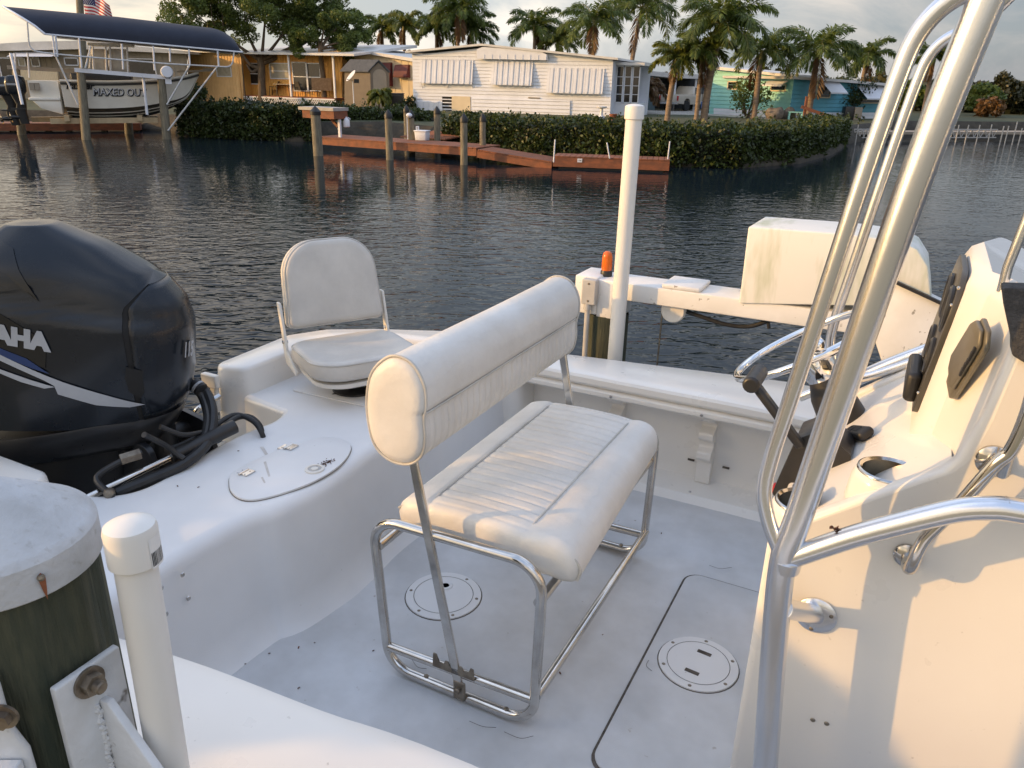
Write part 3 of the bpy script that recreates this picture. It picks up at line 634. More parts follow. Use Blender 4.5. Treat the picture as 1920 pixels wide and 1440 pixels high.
# side profile of the cowl in (x, z), surveyed on the centre plane
xs_front = [(tp[-1].x, tp[-1].z), (tp[-2].x, tp[-2].z), (tp[-3].x, tp[-3].z), (tp[-4].x, tp[-4].z), (tp[-5].x, tp[-5].z), (tp[-6].x, tp[-6].z), (tp[-7].x, tp[-7].z), (tp[-8].x, tp[-8].z)]
ztop = max(p.z for p in tp); xtop = tp[2].x
nb = epx_(0, 762, -HW); nf = epx_(187, 806, -HW*.9)
zb0, zb1 = nb.z, nf.z
def interp(tab, z):
    if z <= tab[0][1]: return tab[0][0]
    for (a, za), (b, zb) in zip(tab, tab[1:]):
        if z <= zb: t = (z-za)/(zb-za+1e-9); return a+(b-a)*t
    return tab[-1][0]
fr_tab = sorted(xs_front, key=lambda q: q[1])
ZB = zb1+.005
XB = -.66
def xfront(z): return interp(fr_tab, z)
def xback(z):
    t = (z-ZB)/(ztop-ZB); return XB + .03*t + .27*max(0, (t-.55)/.45)**2.0
def hwid(z, x=-.15):
    t = (z-ZB)/(ztop-ZB); te = t+.30*(x+.15); b = HW*(.93+.07*min(1, t*4))*(1-.05*t)
    if te > .56: q = min(1, (te-.56)/.06); b *= 1-.11*q*q*(3-2*q)-.60*max(0, (te-.60)/.48)**2.0
    return b*(1-.42*max(0, (t-.74)/.26)**2.4)
def hwid_old(z):
    t = (z-ZB)/(ztop-ZB); return HW*(.93+.07*min(1, t*4)) * (1-.16*t) * (1 - max(0, (t-.66)/.34)**2.6*.55)
NA = 96; NFR = 36
_s0, _s1, _s2 = epx_(235, 690, -HW), epx_(237, 590, -HW), epx_(298, 512, -HW*.35)
SEAM = (_s0.x, _s1.z, (_s2.x-_s0.x)/(_s2.z-_s1.z))
def cring(z, k=1.0, ex=3.0):
    xf, xb = xfront(z), xback(z); cx_ = (xf+xb)/2; a = (xf-xb)/2; r = []
    # the ring is divided so that the panel seam always falls on the same two vertices
    xs = min(SEAM[0]+max(0, z-SEAM[1])*SEAM[2], xf); q = max(-1, min(1, (xs-cx_)/a)); ts = max(.002, math.acos(min(1, abs(q)**(ex/2)))) if q > 0 else 1.5
    for i in range(NA):
        t = (-ts+2*ts*i/NFR) if i <= NFR else (ts+(2*PI-2*ts)*(i-NFR)/(NA-NFR)); c, s = cos(t), sin(t)
        e = 2/ex; x = math.copysign(abs(c)**e, c); y = math.copysign(abs(s)**(2/2.7), s)
        # plan shape: pinch slightly towards the back
        r.append((cx_+a*x*k, hwid(z, cx_+a*x*k)*y*k*(1-.14*max(0, -x)), z))
    return r
zs = [ZB+(ztop-ZB)*f for f in (0, .02, .06, .12, .2, .3, .4, .46, .5, .53, .56, .59, .62, .65, .68, .71, .75, .78, .81, .84, .87, .895, .92, .94, .96, .975, .988, .996)]
allr = [cring(z) for z in zs]
last = cring(ztop-.003, .86); cr_ = cring(ztop+.002, .5)
# split: the front panel is a part of its own with a dark seam
fidx = list(range(0, NFR+1)); bidx = [i % NA for i in range(NFR, NA+1)]
ntop = max(i for i, z in enumerate(zs) if SEAM[0]+max(0, z-SEAM[1])*SEAM[2] < xfront(z)-.01)
m = MB(); m.loft([[r[i] for i in bidx] for r in allr[:ntop+1]], closed=False)
m.loft([r for r in allr[ntop:]]+[last, cr_], True, False, True)
cowl = m.build('cowl', COWL, eng, smooth=60, weld=True)
def shr(r, i, d):
    x, y, z = r[i]; xm = (max(q[0] for q in r)+min(q[0] for q in r))/2; v = Vector((x-xm, y*2.2, 0)); l = v.length or 1
    return (x+v.x/l*d, y+v.y/l*d, z)
fp = fidx[1:-1]
m = MB(); m.loft([[shr(r, i, .0025) for i in fp] for r in allr[1:ntop+1]], closed=False)
m.build('front_panel', COWL, eng, smooth=60).modifiers.new('s', 'SOLIDIFY').thickness = .01
m = MB(); m.loft([[shr(r, i, -.003) for i in fidx] for r in allr[:ntop+1]], closed=False); m.build('seam', DARK, eng, smooth=60)
# surface of the cowl side for decals: (x, z) -> point
def side(x, z, d=.003):
    z = min(max(z, ZB), ztop-.02); xf, xb, hw = xfront(z), xback(z), hwid(z, x); cx_ = (xf+xb)/2; a = (xf-xb)/2
    q = max(-.999, min(.999, (x-cx_)/a)); c = abs(q)**(3/2); s = math.sqrt(max(0, 1-c*c)); y = s**(2/2.7)
    return (x, -(hw*y*(1-.14*max(0, -q))+d), z)
def spx(px, py): p = epx_(px, py, -HW*.97); return (p.x, p.z)
def dec(px, name, mt, d): decal([spx(*p) for p in px], lambda x, z: side(x, z, d), name, mt, eng, 3)
dec([(-60, 560), (0, 591), (88, 640), (86, 690), (0, 662), (-60, 640)], 'name_panel', BLACKDEC, .002)
dec([(-60, 625), (0, 655), (50, 672), (95, 700), (60, 690), (0, 668), (-60, 645)], 'blue_stripe', BLUEDEC, .004)
dec([(-60, 640), (0, 667), (60, 692), (120, 715), (200, 742), (266, 766), (240, 768), (180, 760), (110, 738), (104, 722), (85, 712), (0, 678), (-60, 655)], 'silver_stripe', SILVER, .005)
dec([(-60, 668), (0, 694), (60, 712), (105, 724), (85, 727), (40, 716), (0, 702), (-60, 680)], 'silver_stripe', SILVER, .005)
a0 = spx(0, 640); a1 = spx(85, 652); tx = Vector((a1[0]-a0[0], a1[1]-a0[1])); ta = math.atan2(tx.y, tx.x)
nc = spx(-14, 641)
def letf(x, y, z):
    return side(nc[0]+x*cos(ta)-y*sin(ta), nc[1]+x*sin(ta)+y*cos(ta), .005)
hl = abs(spx(60, 625)[1]-spx(62, 668)[1])
text_mesh('YAMAHA', hl*1.04, letf, 'lettering', SILVER, eng, bold=.006, cuts=1, shear=.0)
# numerals on the front face
def frontf(y, z, d=.010):
    xf = xfront(z); q = abs(y)/hwid(z); return xf*1.0 - .02*(q**3) + d - .05*max(0, q-.6)
f0 = EF.on_x(345, 655, xfront(.78))
def numf(x, y, z):
    yy = -.085 + x; zz = f0.z-.03 + y - x*.25; return (frontf(yy, zz), yy, zz)
text_mesh('115', .075, numf, 'numerals', SILVER, eng, bold=.002, cuts=1, shear=.2)
# recess (handle) low at the seam, black lower apron, mid section, swivel bracket
dec([(-60, 452), (0, 476), (22, 512), (68, 570), (36, 548), (0, 520), (-60, 500)], 'scoop_shade', BLACKDEC, .003)  # flat dark wedge, shade of the scoop's hollow put into the colour
dec([(234, 690), (262, 700), (266, 742), (258, 752), (240, 738), (233, 712)], 'latch_recess', DARK, .006)
m = MB(); rr = []
for z, k in ((ZB+.012, 1.012), (ZB+.004, 1.02), (ZB-.02, 1.01), (ZB-.05, .97), (ZB-.085, .90), (ZB-.11, .80)):
    r = cring(ZB+.002, k); x0 = (r[0][0]+r[NA//2][0])/2
    rr.append([(p[0], p[1], z - .075*max(0, (-.12-p[0]))/.5 + .03*max(0, p[0]-.0)/.15) for p in r])
m.loft(rr); m.build('lower_cowl', COWLLOW, eng, smooth=50)
m = MB()
def sect(z, x0, x1, hw): return [(x0+(x1-x0)*(.5+.5*math.copysign(abs(cos(2*PI*i/28))**.8, cos(2*PI*i/28))), hw*math.copysign(abs(sin(2*PI*i/28))**.8, sin(2*PI*i/28)), z) for i in range(28)]
m.loft([sect(ZB-.06, -.52, -.02, .17), sect(ZB-.16, -.50, -.06, .15), sect(ZB-.30, -.46, -.10, .12), sect(.0, -.42, -.14, .085), sect(-.5, -.40, -.16, .06), sect(-.62, -.46, -.12, .05)])
m.build('midsection', COWLLOW, eng, smooth=50)
m = MB(); m.loft([sect(-.62, -.62, -.06, .11), sect(-.66, -.62, -.06, .11), sect(-.67, -.5, -.1, .03)]); m.build('anti_ventilation_plate', COWLLOW, eng)
m = MB(); m.tube([(-.52, 0, -.86), (-.40, 0, -.86), (-.2, 0, -.86), (-.08, 0, -.86)], [.05, .075, .07, .01], 16); m.box(-.40, -.15, -.012, .012, -1.1, -.66); m.build('gearcase', COWLLOW, eng)
m = MB()
for k in range(3):
    a = k*2*PI/3; m.grid(lambda s, t: (-.54+.05*(t-.5), (.03+.13*s)*cos(a+.5*(t-.5)*(1-.3*s)), -.86+(.03+.13*s)*sin(a+.5*(t-.5)*(1-.3*s))), 4, 4)
m.build('propeller', BOLT, eng)
# clamp bracket on the transom with steering ram, hoses (boat-square coordinates)
ER = Frame(EP, BA)
tob = Matrix.Rotation(BA-EA, 4, 'Z')
def eb(p): return tuple(tob @ Vector(p))
m = MB()
for s in (-.13, .13):
    pr = rpoly([(-.06, s, .05), (.10, s, .08), (.15, s, .30), (.12, s, .47), (-.05, s, .50), (-.12, s, .30)], .05, 5, True)
    m.prism([eb(p) for p in pr], eb((0, -.012, 0)), eb((0, .012, 0)))
m.build('clamp_bracket', COWLLOW, eng, bevel=.006)
m = MB(); m.cyl(eb((.0, -.16, .42)), eb((.0, .16, .42)), .035, 16); m.tube([eb((-.02, 0, .50)), eb((.0, 0, .3)), eb((.01, 0, .0))], .07, 14); m.build('swivel_bracket', BLACKP, eng)
def onw(px, py, w_):
    p = BF.on_z(px, py, w_); return EF.loc(BF.W(p))
ra, rb = onw(110, 958, .40), onw(335, 850, .46)
m = MB(); m.cyl(ra, rb, .0125, 14); m.build('steering_rod', CHROME, eng)
d = (rb-ra).normalized(); MB().cyl(rb-d*.03, rb+d*.22, .026, 16).build('steering_cylinder', BLACKP, eng)
m = MB(); c0 = onw(205, 925, .43); c1 = onw(232, 862, .50)
m.tube(smooth_curve([c0+Vector((.01, 0, -.01)), c0, onw(182, 895, .46), c1, c1+Vector((.05, .03, .01))], 6), .011, 10); m.build('steering_link', BLACKP, eng)
m = MB(); m.cyl(c1+Vector((-.01, 0, 0)), c1+Vector((.045, .03, .005)), .020, 6); m.build('link_nut', BOLT, eng); MB().ball(c0, .019, 10).build('link_joint', BOLT, eng)
hp_ = [[(362, 720), (385, 735), (398, 775), (388, 830), (345, 870), (280, 900), (220, 925)],
       [(362, 728), (378, 745), (388, 790), (370, 845), (320, 880), (250, 912)],
       [(310, 845), (350, 830), (400, 800), (440, 778), (475, 790), (492, 815), (496, 840)],
       [(330, 852), (370, 838), (405, 815), (440, 785), (468, 782), (488, 800), (492, 830)],
         [(270, 815), (310, 835), (330, 850), (345, 860)], [(300, 800), (340, 815), (372, 812), (400, 805)]]
hw_ = [(.62, .58, .53, .47, .44, .42, .40), (.61, .57, .52, .46, .43, .41), (.47, .47, .48, .49, .47, .43, .36), (.45, .46, .47, .485, .47, .44, .37), (.60, .52, .48, .46), (.58, .53, .50, .49)]
for pp, wz, rr_ in zip(hp_, hw_, (.020, .013, .010, .011, .010, .009)):
    MB().tube(smooth_curve([onw(x, y, z) for (x, y), z in zip(pp, wz)], 6), rr_, 10).build('hose', RUBBER, eng)
MB().cyl(onw(364, 720, .617), onw(378, 731, .60), .027, 14).build('hose_collar', RUBBER, eng); MB().cyl(onw(370, 725, .611), onw(373, 727.5, .607), .0285, 14).build('hose_clamp', SILVER, eng)
# swim ladder rail behind the port coaming
lad = at_boat('boarding_ladder', 'bent stainless boarding rail behind the stern corner of the boat', 'ladder', (-1.95, .75, .2))
m = MB((-1.95, .75, .2)); z0 = .44
m.tube(rpoly([BF.on_z(412, 742, .45), BF.on_z(368, 768, .42), BF.on_z(360, 800, .34), BF.on_z(372, 830, .25)], .03), .012, 10); m.build('rail', CHROME, lad)
# ================================================================== helm console
CO = (.62, .46, .002)
con = at_boat('helm_console', 'cream white helm console with steering wheel, gauges and cup holders', 'helm console', CO)
VS, VP = .05, .87
DU, DW, DS = .615, .765, .80            # dash: w = DW + DS (u - DU)
def dash_w(u): return DW+DS*(u-DU)
sideprof = [(.612, .0), (.614, .758), (.632, .788), (.675, .830), (.791, .922), (.857, .973), (.905, 1.008), (.928, 1.040), (.955, 1.15), (.967, 1.266), (.99, 1.300), (1.06, 1.300), (1.45, 1.12), (1.62, .80), (1.70, .0)]
# the tub: two side walls with a rounded rim, aft face, dash, pod
def sidewall(v, sgn):
    m = MB(CO); P = [(u, v, w_) for u, w_ in sideprof]; m.prism(P, (0, 0, 0), (0, sgn*.045, 0)); return m
sidewall(VS, 1).build('side_panel', GEL, con, smooth=30, bevel=.014, seg=4); sidewall(VP, -1).build('side_panel', GEL, con, smooth=30, bevel=.014, seg=4)
m = MB(CO)
UG = .864                               # foot of the gauge face
def wgrid(s, t):
    v = VS+.03+(VP-VS-.06)*t; u = DU+.002+(UG+.06-DU)*s
    return (u, v, dash_w(u)-.004*(4*t*(1-t)))
m.grid(wgrid, 14, 14); m.build('dash', GEL, con, smooth=60)
MB(CO).box(.613, .66, VS+.02, VP-.02, .0, .772).build('aft_panel', GEL, con, bevel=.012, seg=3)
# gauge pod: plan with a chamfered starboard corner, leaning forward
def pod(w_, du=0):
    k = (w_-1.03); lean = .12*k
    a = UG+lean+du
    wb = w_-max(0, w_-1.05)*.75
    return [(a, .74, w_), (a, .36, w_), (a+.035, .300, w_), (a+.080, .10, w_), (a+.10, .06, w_), (a+.45, .06, wb), (a+.45, .86, wb), (a+.05, .86, w_)]
m = MB(CO); m.loft([rpoly(pod(w_, d), [.03, .0, .02, .03, .02, .05, .05, .05], 4, True) for w_, d in ((.90, -.004), (.97, 0), (1.1, 0), (1.25, 0), (1.305, .002), (1.332, .012), (1.345, .035))])
m.build('instrument_pod', GEL, con, smooth=50)
# gauge panel on the aft face
def gp(v, w_, d=0): return (UG+.12*(w_-1.03)-.004-d, v, w_)
P = rpoly([gp(.365, 1.00), gp(.70, 1.00), gp(.70, 1.325), gp(.365, 1.325)], [.02, .02, .06, .10], 5, True)
pan = MB(CO).prism(P, (-.008, 0, 0), (.004, 0, 0)).build('gauge_panel', mat('grey brown panel', (.05, .047, .04), (.065, .06, .05), 9, .35), con, smooth=0, bevel=.002)
for v, w_, r in ((.44, 1.235, .055), (.58, 1.235, .055), (.44, 1.12, .045), (.56, 1.12, .045)):
    g = MB(CO); g.lathe([(r, 0), (r, .006), (r*.9, .010), (r*.84, .007), (0, .007)], gp(v, w_, .006), (-1, 0, .05), 26); g = g.build('gauge', BLACKP, pan)
m = MB(CO); m.obox(gp(.50, 1.045, .022), (.016, 0, 0), (0, .09, 0), (0, 0, .036)); m.build('switch_panel', RUBBER, pan, bevel=.012, seg=3)
for v, w_ in ((.375, 1.30), (.375, 1.05), (.38, 1.26)): MB(CO).ball(gp(v, w_, .009), .004, 6).build('panel_screw', CHROME, pan)
# speaker-like cover plate with raised bars on the chamfer
A_ = Vector((UG+.0434, .300, 1.10)); Bv = Vector((UG+.0884, .10, 1.10)); cd_ = (Bv-A_).normalized(); cn_ = Vector((cd_.y, -cd_.x, 0)).normalized()
if cn_.x > 0: cn_ = -cn_
cz = Vector((.05, 0, 1)).normalized()
def cham(px, py, d=0):
    n = cn_; o_ = A_+n*d; c = BF.loc(CAM); e = BF.loc(CAM+ray(px, py))-c; t = n.dot(o_-c)/n.dot(e); return c+e*t
OLIVE = mat('olive grey plastic', (.125, .112, .082), (.15, .135, .10), 12, .36)
S1 = [cham(*p, .004) for p in ((1782, 716), (1788, 748), (1797, 748), (1858, 655), (1861, 622), (1851, 596), (1838, 612), (1790, 690))]
pl2 = MB(CO).prism(S1, cn_*.0, cn_*.010).build('stereo_cover', OLIVE, con, smooth=0, bevel=.004)
S2 = [cham(*p, .014) for p in ((1785, 690), (1787, 728), (1793, 730), (1843, 650), (1847, 620), (1838, 600), (1828, 606), (1790, 668))]
MB(CO).prism(S2, cn_*.0, cn_*.009).build('cover_lid', OLIVE, pl2, smooth=0, bevel=.004)
for (x, y), s in (((1803, 697), .9), ((1808, 688), .9), ((1814, 678), .6), ((1820, 668), 1.0), ((1826, 657), .7)):
    c = cham(x, y, .024); MB(CO).obox(c, cn_*.0025, (cd_*.3+cz).normalized()*.011*s, (cd_-cz*.3).normalized()*.0032).build('raised_letter', RUBBER, pl2, bevel=.001)
# grey carpet pad over the forward hood
CP = [BF.on_y(x, y, VS-.012) for x, y in ((1879, 540), (1884, 580), (1897, 640), (1897, 667), (1925, 684), (1965, 700), (1965, 552), (1925, 541))]
MB(CO).prism(CP, (0, 0, 0), (0, .05, 0)).build('carpet_pad', CARPET, con, bevel=.010, seg=3)
# cup holders set in the dash
for px, py, nm in ((1512, 952, 0), (1670, 888, 1)):
    u, v = ((.668, .150), (.822, .142))[nm]; w_ = dash_w(u)+.020; r = .054
    m = MB(CO); m.lathe([(r+.022, -.075), (r+.016, -.02), (r+.009, -.004), (r+.002, 0)], (u, v, w_), seg=32, cap=False); bz = m.build('cup_holder_boss', GEL, con, smooth=60)
    m = MB(CO); m.lathe([(r-.002, -.002), (r+.004, .003), (r+.008, .001), (r+.009, -.003)], (u, v, w_), seg=32, cap=False); m.build('cup_holder', CHROME, con, smooth=60); MB(CO).lathe([(r, .0), (r-.004, -.09), (r-.007, -.095), (0, -.095)], (u, v, w_), seg=32, cap=False).build('cup_holder_liner', mat('shaded steel', (.20, .17, .12), (.14, .12, .09), 8, .28, metal=1), con, smooth=60)  # liner steel darkened by colour to stand in for shade inside the holder
# switch pad on the dash
c = Vector((.745, .47, dash_w(.745)+.016)); ax = Vector((1, 0, DS)).normalized(); ay = Vector((0, 1, 0)); az = ax.cross(ay)
m = MB(CO); m.obox(c, (ax*.6-ay*.8).normalized()*.048, (ax*.8+ay*.6).normalized()*.022, az*.013); pd = m.build('trim_switch_pad', RUBBER, con, bevel=.012, seg=4)
for s in (-.018, .010): MB(CO).obox(c+(ax*.6-ay*.8).normalized()*s+az*.0135, (ax*.6-ay*.8).normalized()*.009, (ax*.8+ay*.6).normalized()*.010, az*.001).build('switch_button', BLACKP, pd, bevel=.002)
# throttle: side-mount housing and lever
def onv(px, py, v): return BF.on_y(px, py, v)
VT = .36
T = [onv(x, y, VT) for x, y in ((1495, 818), (1530, 806), (1572, 826), (1600, 850), (1588, 872), (1540, 900), (1490, 920), (1456, 927), (1450, 918))]
MB(CO).prism(rpoly(T, .015, 4, True), (0, -.02, 0), (0, .10, 0)).build('throttle_housing', BLACKP, con, smooth=0, bevel=.012, seg=4)
la, lb = onv(1503, 838, VT-.035), onv(1412, 716, VT-.035)
m = MB(CO); dl = (lb-la); m.beam(la, lb, .020, .034, (0, -1, 0)); lev = m.build('throttle_lever', BLACKP, con, bevel=.008, seg=3)
MB(CO).cyl(lb+Vector((0, -.03, 0)), lb+Vector((0, .085, 0)), .021, 18).build('lever_grip', BLACKP, lev, bevel=.006)
MB(CO).cyl(la+dl*.42+Vector((0, -.020, 0)), la+dl*.42+Vector((0, -.012, 0)), .005, 10).build('lever_button', SHELL, lev)
MB(CO).tube([onv(1452, 915, .38)+Vector((0, .012*cos(a), .012*sin(a))) for a in [k*PI/5 for k in range(10)]], .0035, 6, closed=True).build('kill_switch_clip', RED, con)
# steering wheel: rim plane leaning towards the helmsman
wn = Vector((-sin(rad(33)), 0, cos(rad(33)))); wc = Vector((.692, .68, .84))+wn*.225; wx = Vector((0, 1, 0)); wy = wn.cross(wx).normalized()
WR = .205
def wp(a, r, d=0): return wc + (wx*cos(a)+wy*sin(a))*r + wn*d
whl = MB(CO).tube([wp(2*PI*k/48, WR) for k in range(48)], .0108, 12, closed=True).build('steering_wheel', WHEELCH, con)
for k in range(3):
    a = PI/2+k*2*PI/3+.5
    m = MB(CO); m.tube([wp(a, .03, -.05), wp(a, .10, -.035), wp(a, WR, 0)], [.016, .012, .008], 10, flat=.6); m.build('spoke', WHEELCH, whl)
m = MB(CO); m.lathe([(.0, .012), (.03, .01), (.045, -.0), (.05, -.03), (.04, -.06)], wp(0, 0, -.045), wn, 24); m.build('wheel_hub', WHEELCH, whl)
m = MB(CO); m.lathe([(.035, -.0), (.042, -.03), (.056, -.07), (.066, -.17)], wp(0, 0, -.085), wn, 24); m.build('wheel_column', BLACKP, whl)
MB(CO).ball(wp(rad(200), WR, .028), .021, 14).build('spinner_knob', WHEELCH, whl)
# far grab rail along the port edge of the dash
m = MB(CO); m.tube(smooth_curve([onv(1500, 745, .86), onv(1560, 722, .86), onv(1640, 702, .86), onv(1740, 668, .86)], 5), .014, 12); m.build('dash_rail', ALU, con)
# grab rail on the starboard side
VR = -.02
gpts = [(.885, VS-.002, .815), (.89, -.012, .822), onv(1735, 1010, VR), onv(1800, 945, VR), onv(1865, 872, VR), onv(1895, 845, VR), onv(1925, 780, VR), onv(1950, 690, VR)]
rail = MB(CO).tube(smooth_curve(gpts, 6), .0125, 14).build('grab_rail', CHROME, con, smooth=80)
m = MB(CO); m.lathe([(.026, 0), (.026, .006), (.016, .012)], (.885, VS-.001, .815), (0, -1, 0), 24); m.build('rail_flange', CHROME, rail)
q = BF.on_y(1862, 862, VS)
m = MB(CO); m.tube([(q.x, VS, q.z), (q.x+.012, .0, q.z+.0), onv(1890, 850, VR)], .0125, 12); m.lathe([(.030, 0), (.030, .007), (.018, .014)], (q.x, VS-.001, q.z), (0, -1, 0), 24); m.build('rail_bracket', CHROME, rail)
# two small screw holes in the side, a windshield post, red clip
for px, py in ((1524, 1350), (1550, 1357)):
    p = BF.on_y(px, py, VS-.001); MB(CO).lathe([(.006, 0), (.0045, .002), (0, .002)], p, (0, -1, 0), 10).build('screw_hole', BOLT, con)
p0 = BF.on_y(1890, 500, .28)
MB(CO).tube([p0-Vector((0, 0, .05)), p0, BF.on_y(1930, 400, .28), BF.on_y(1990, 250, .28)], .0095, 12).build('windshield_post', ALU, con)
# drinking cup standing in the nearer cup holder
cu = at_boat('plastic_cup', 'clear plastic cup with a bit of red standing in the aft cup holder', 'cup', (.672, .146, dash_w(.668)-.06))
m = MB(); m.lathe([(.024, 0), (.033, .115), (.0315, .115), (.023, .004), (0, .004)], seg=24, cap=False); m.build('cup_wall', mat('clear plastic', (.9, .9, .88), rough=.08, trans=.92), cu)
m = MB(); m.lathe([(.022, .006), (.026, .045), (0, .046)], seg=20); m.build('cup_contents', mat('brown drink', (.20, .10, .05), (.3, .2, .12), 30, .3), cu)
MB().cyl((.0, .01, .04), (.012, -.016, .125), .003, 8).build('straw', RED, cu)

# ================================================================== aluminium T-top frame
TO = (.70, -.09, .0)
VN = -.09
top = at_boat('boat_top_frame', 'brushed aluminium tubular top frame standing beside the helm console', 'boat top frame', TO)
R1 = .0265
def tn(px, py): return onv(px, py, VN)
def legset(mir):
    f = (lambda p: p) if not mir else (lambda p: Vector((p[0], 1.0-p[1]+VN*1+.09-.09, p[2])))
    fl = lambda pts: [f(Vector(p)) for p in pts]
    main = [Vector((.722, VN, .012)), tn(1436, 1420), tn(1450, 1230), tn(1467, 1060), tn(1500, 962), tn(1610, 640), tn(1730, 300), tn(1850, 0), Vector((.85, VN, 2.02)), Vector((.93, VN, 2.16))]
    MB(TO).tube(fl(smooth_curve(main, 6)), R1, 20).build('leg', ALU, top, smooth=80)
    outer = [tn(1476, 1062), tn(1456, 1018), tn(1440, 972), tn(1433, 920), tn(1447, 855), tn(1480, 755), tn(1590, 420), tn(1640, 270), tn(1690, 130), tn(1718, 68), tn(1755, 22), tn(1800, -10), tn(1845, -25)]
    MB(TO).tube(fl(smooth_curve(outer, 5)), .0150, 16).build('guard_tube', ALU, top, smooth=80)
    br = [tn(1482, 1046), tn(1520, 1033), tn(1600, 1006), tn(1700, 979), tn(1790, 958), tn(1850, 953), tn(1910, 958), Vector((1.14, VN, 1.03)), Vector((1.30, VN, .98)), Vector((1.42, VN, .80)), Vector((1.47, VN, .5)), Vector((1.48, VN, .01))]
    MB(TO).tube(fl(smooth_curve(br, 6)), .0215, 18).build('brace', ALU, top, smooth=80)
    up = [Vector((1.22, VN, 1.02)), Vector((1.30, VN, 1.5)), Vector((1.42, VN, 2.0)), Vector((1.45, VN, 2.18))]
    MB(TO).tube(fl(smooth_curve(up, 5)), R1, 16).build('leg', ALU, top, smooth=80)
    s = tn(1455, 1165); e = BF.on_y(1532, 1152, VS)
    s = tn(1468, 1140); e = BF.on_y(1530, 1152, VS)
    st = MB(TO); st.tube(fl([s, e]), .021, 16); st = st.build('standoff', ALU, top, smooth=80)
    fg = MB(TO); a = fl([e])[0]; sg = 1 if mir else -1
    fg.lathe([(.044, 0), (.044, .006), (.038, .010), (.024, .012)], a, (0, sg, 0), 28); fg.build('flange', ALU, st)
    for k in range(3): an = k*2.1+.4; MB(TO).ball((a.x+.033*cos(an), a.y+sg*.010, a.z+.033*sin(an)), .0055, 8, 1, .4, 1).build('screw', BOLT, st)
    wl = MB(TO)
    for p, r in ((tn(1474, 1058), R1+.003), ): wl.tube([f(p-Vector((0, 0, .012))), f(p+Vector((0, 0, .012)))], [r-.002, r], 16)
    wl.build('weld', ALU, st)
legset(False); legset(True)
m = MB(TO)
for u, w_ in ((.93, 2.16), (1.45, 2.18)): m.cyl((u, VN, w_), (u, 1.0, w_), .022, 14)
for v in (VN, 1.0): m.cyl((.93, v, 2.16), (1.45, v, 2.18), .022, 14)
m.build('top_hoop', ALU, top)
MB(TO).tube(smooth_curve([tn(1838, 40), tn(1872, 8), tn(1905, -22), tn(1960, -50)], 5), .0125, 14).build('brace', ALU, top)
# dead leaf and wasp-like husks on the brace
for i, (px, py, sx) in enumerate(((1564, 992, 1.0), (1893, 943, 1.6), (1915, 948, 1.6))):
    p = tn(px, py); m = MB()
    m.grid(lambda s, t: ((s-.5)*.016*sx, (t-.5)*.010, .003*sin(s*7)+.003*cos(t*5+i)+.004*s*s), 5, 4); m.ball((.003, 0, .002), .003, 6, 1.6, 1, .8)
    o = m.build('dead_leaf', LEAFBITS, None, smooth=180, fix=False); o.location = BF.W(p); o.rotation_euler = (.2, .2, i*1.3)
    tag(o, ['single curled brown leaf scrap on the brace next to the big upright tube', 'curled brown leaf scrap on the brace by the chrome grab rail', 'brown leaf scrap on the brace at the right edge of the picture'][i], 'leaf', 'dead leaf scraps on the metal brace')

# ================================================================== lift poles, pilings, beam
def pvc_pole(base, h, r, label, lean=(0, 0)):
    t = thing('guide_pole', label, 'pole', base, 0, 'white pvc guide poles')
    MB().cyl((0, 0, 0), (lean[0], lean[1], h), r, 28).build('pipe', PVC, t, smooth=60)
    m = MB(); c = Vector((lean[0], lean[1], h)); m.lathe([(r+.004, -.055), (r+.0065, -.053), (r+.0065, -.006), (r+.0045, .001), (r*.9, .005), (r*.45, .0085), (0, .009)], c, seg=28, cap=False); cp = m.build('cap', PVC, t, smooth=32)
    return t, c, cp
fp_ = BF.W((-.415, 1.93, 0)); tpz = BF.on_y(1191, 192, 1.93).z+1.1; tb = BF.on_y(1153, 670, 1.93); tt = BF.on_y(1191, 192, 1.93)
sl_ = (tt.x-tb.x)/(tt.z-tb.z); b0 = BF.W((tb.x-sl_*(tb.z+1.6), 1.93, -1.6)); t0 = BF.W((tt.x, 1.93, tt.z))
pvc_pole(b0, t0.z-b0.z-.015, .0365, 'tall white pvc guide pole rising from the water beyond the far gunwale', (t0.x-b0.x, t0.y-b0.y))
nb0 = G(300, 1300, HC-1.7+.90); nb0 = BF.W(Vector((-.03, -.985, .9))); nt_ = BF.W(BF.on_y(242, 990, -.975))
dirv = (BF.W(BF.on_y(242, 985, -.975))-BF.W(BF.on_y(311, 1400, -.985))).normalized(); nt_ = BF.W(BF.on_y(242, 985, -.975)); nbb = nt_-dirv*(nt_.z+.3)/dirv.z
t, c, cp = pvc_pole(nbb, nt_.z-nbb.z, .0268, 'near white pvc guide pole with a bar code sticker, beside the wooden piling', (nt_.x-nbb.x, nt_.y-nbb.y))
# bar code sticker: bars on the cap's right side
m = MB(); rb_ = random.Random(5); tocam = math.atan2(CAM.y-nt_.y, CAM.x-nt_.x)
def arc(a0, a1, z0, z1, r): return [(c.x+r*cos(a), c.y+r*sin(a), c.z+z) for a, z in ((a0, z0), (a1, z0), (a1, z1), (a0, z1))]
st = MB(); A0 = tocam+.55
for k in range(6): st.add(arc(A0+k*.12, A0+(k+1)*.12, -.056, -.012, .0268+.0070), [(0, 1, 2, 3)])
st.build('sticker', mat('paper sticker', (.78, .77, .75), rough=.6), cp, smooth=0)
a = A0+.04
while a < A0+.66:
    d = rb_.choice((.014, .022, .036)); m.add(arc(a, a+d, -.052, -.032, .0268+.0075), [(0, 1, 2, 3)]); a += d+rb_.choice((.018, .026, .036))
m.build('bar_code', BLACKDEC, cp, smooth=0)
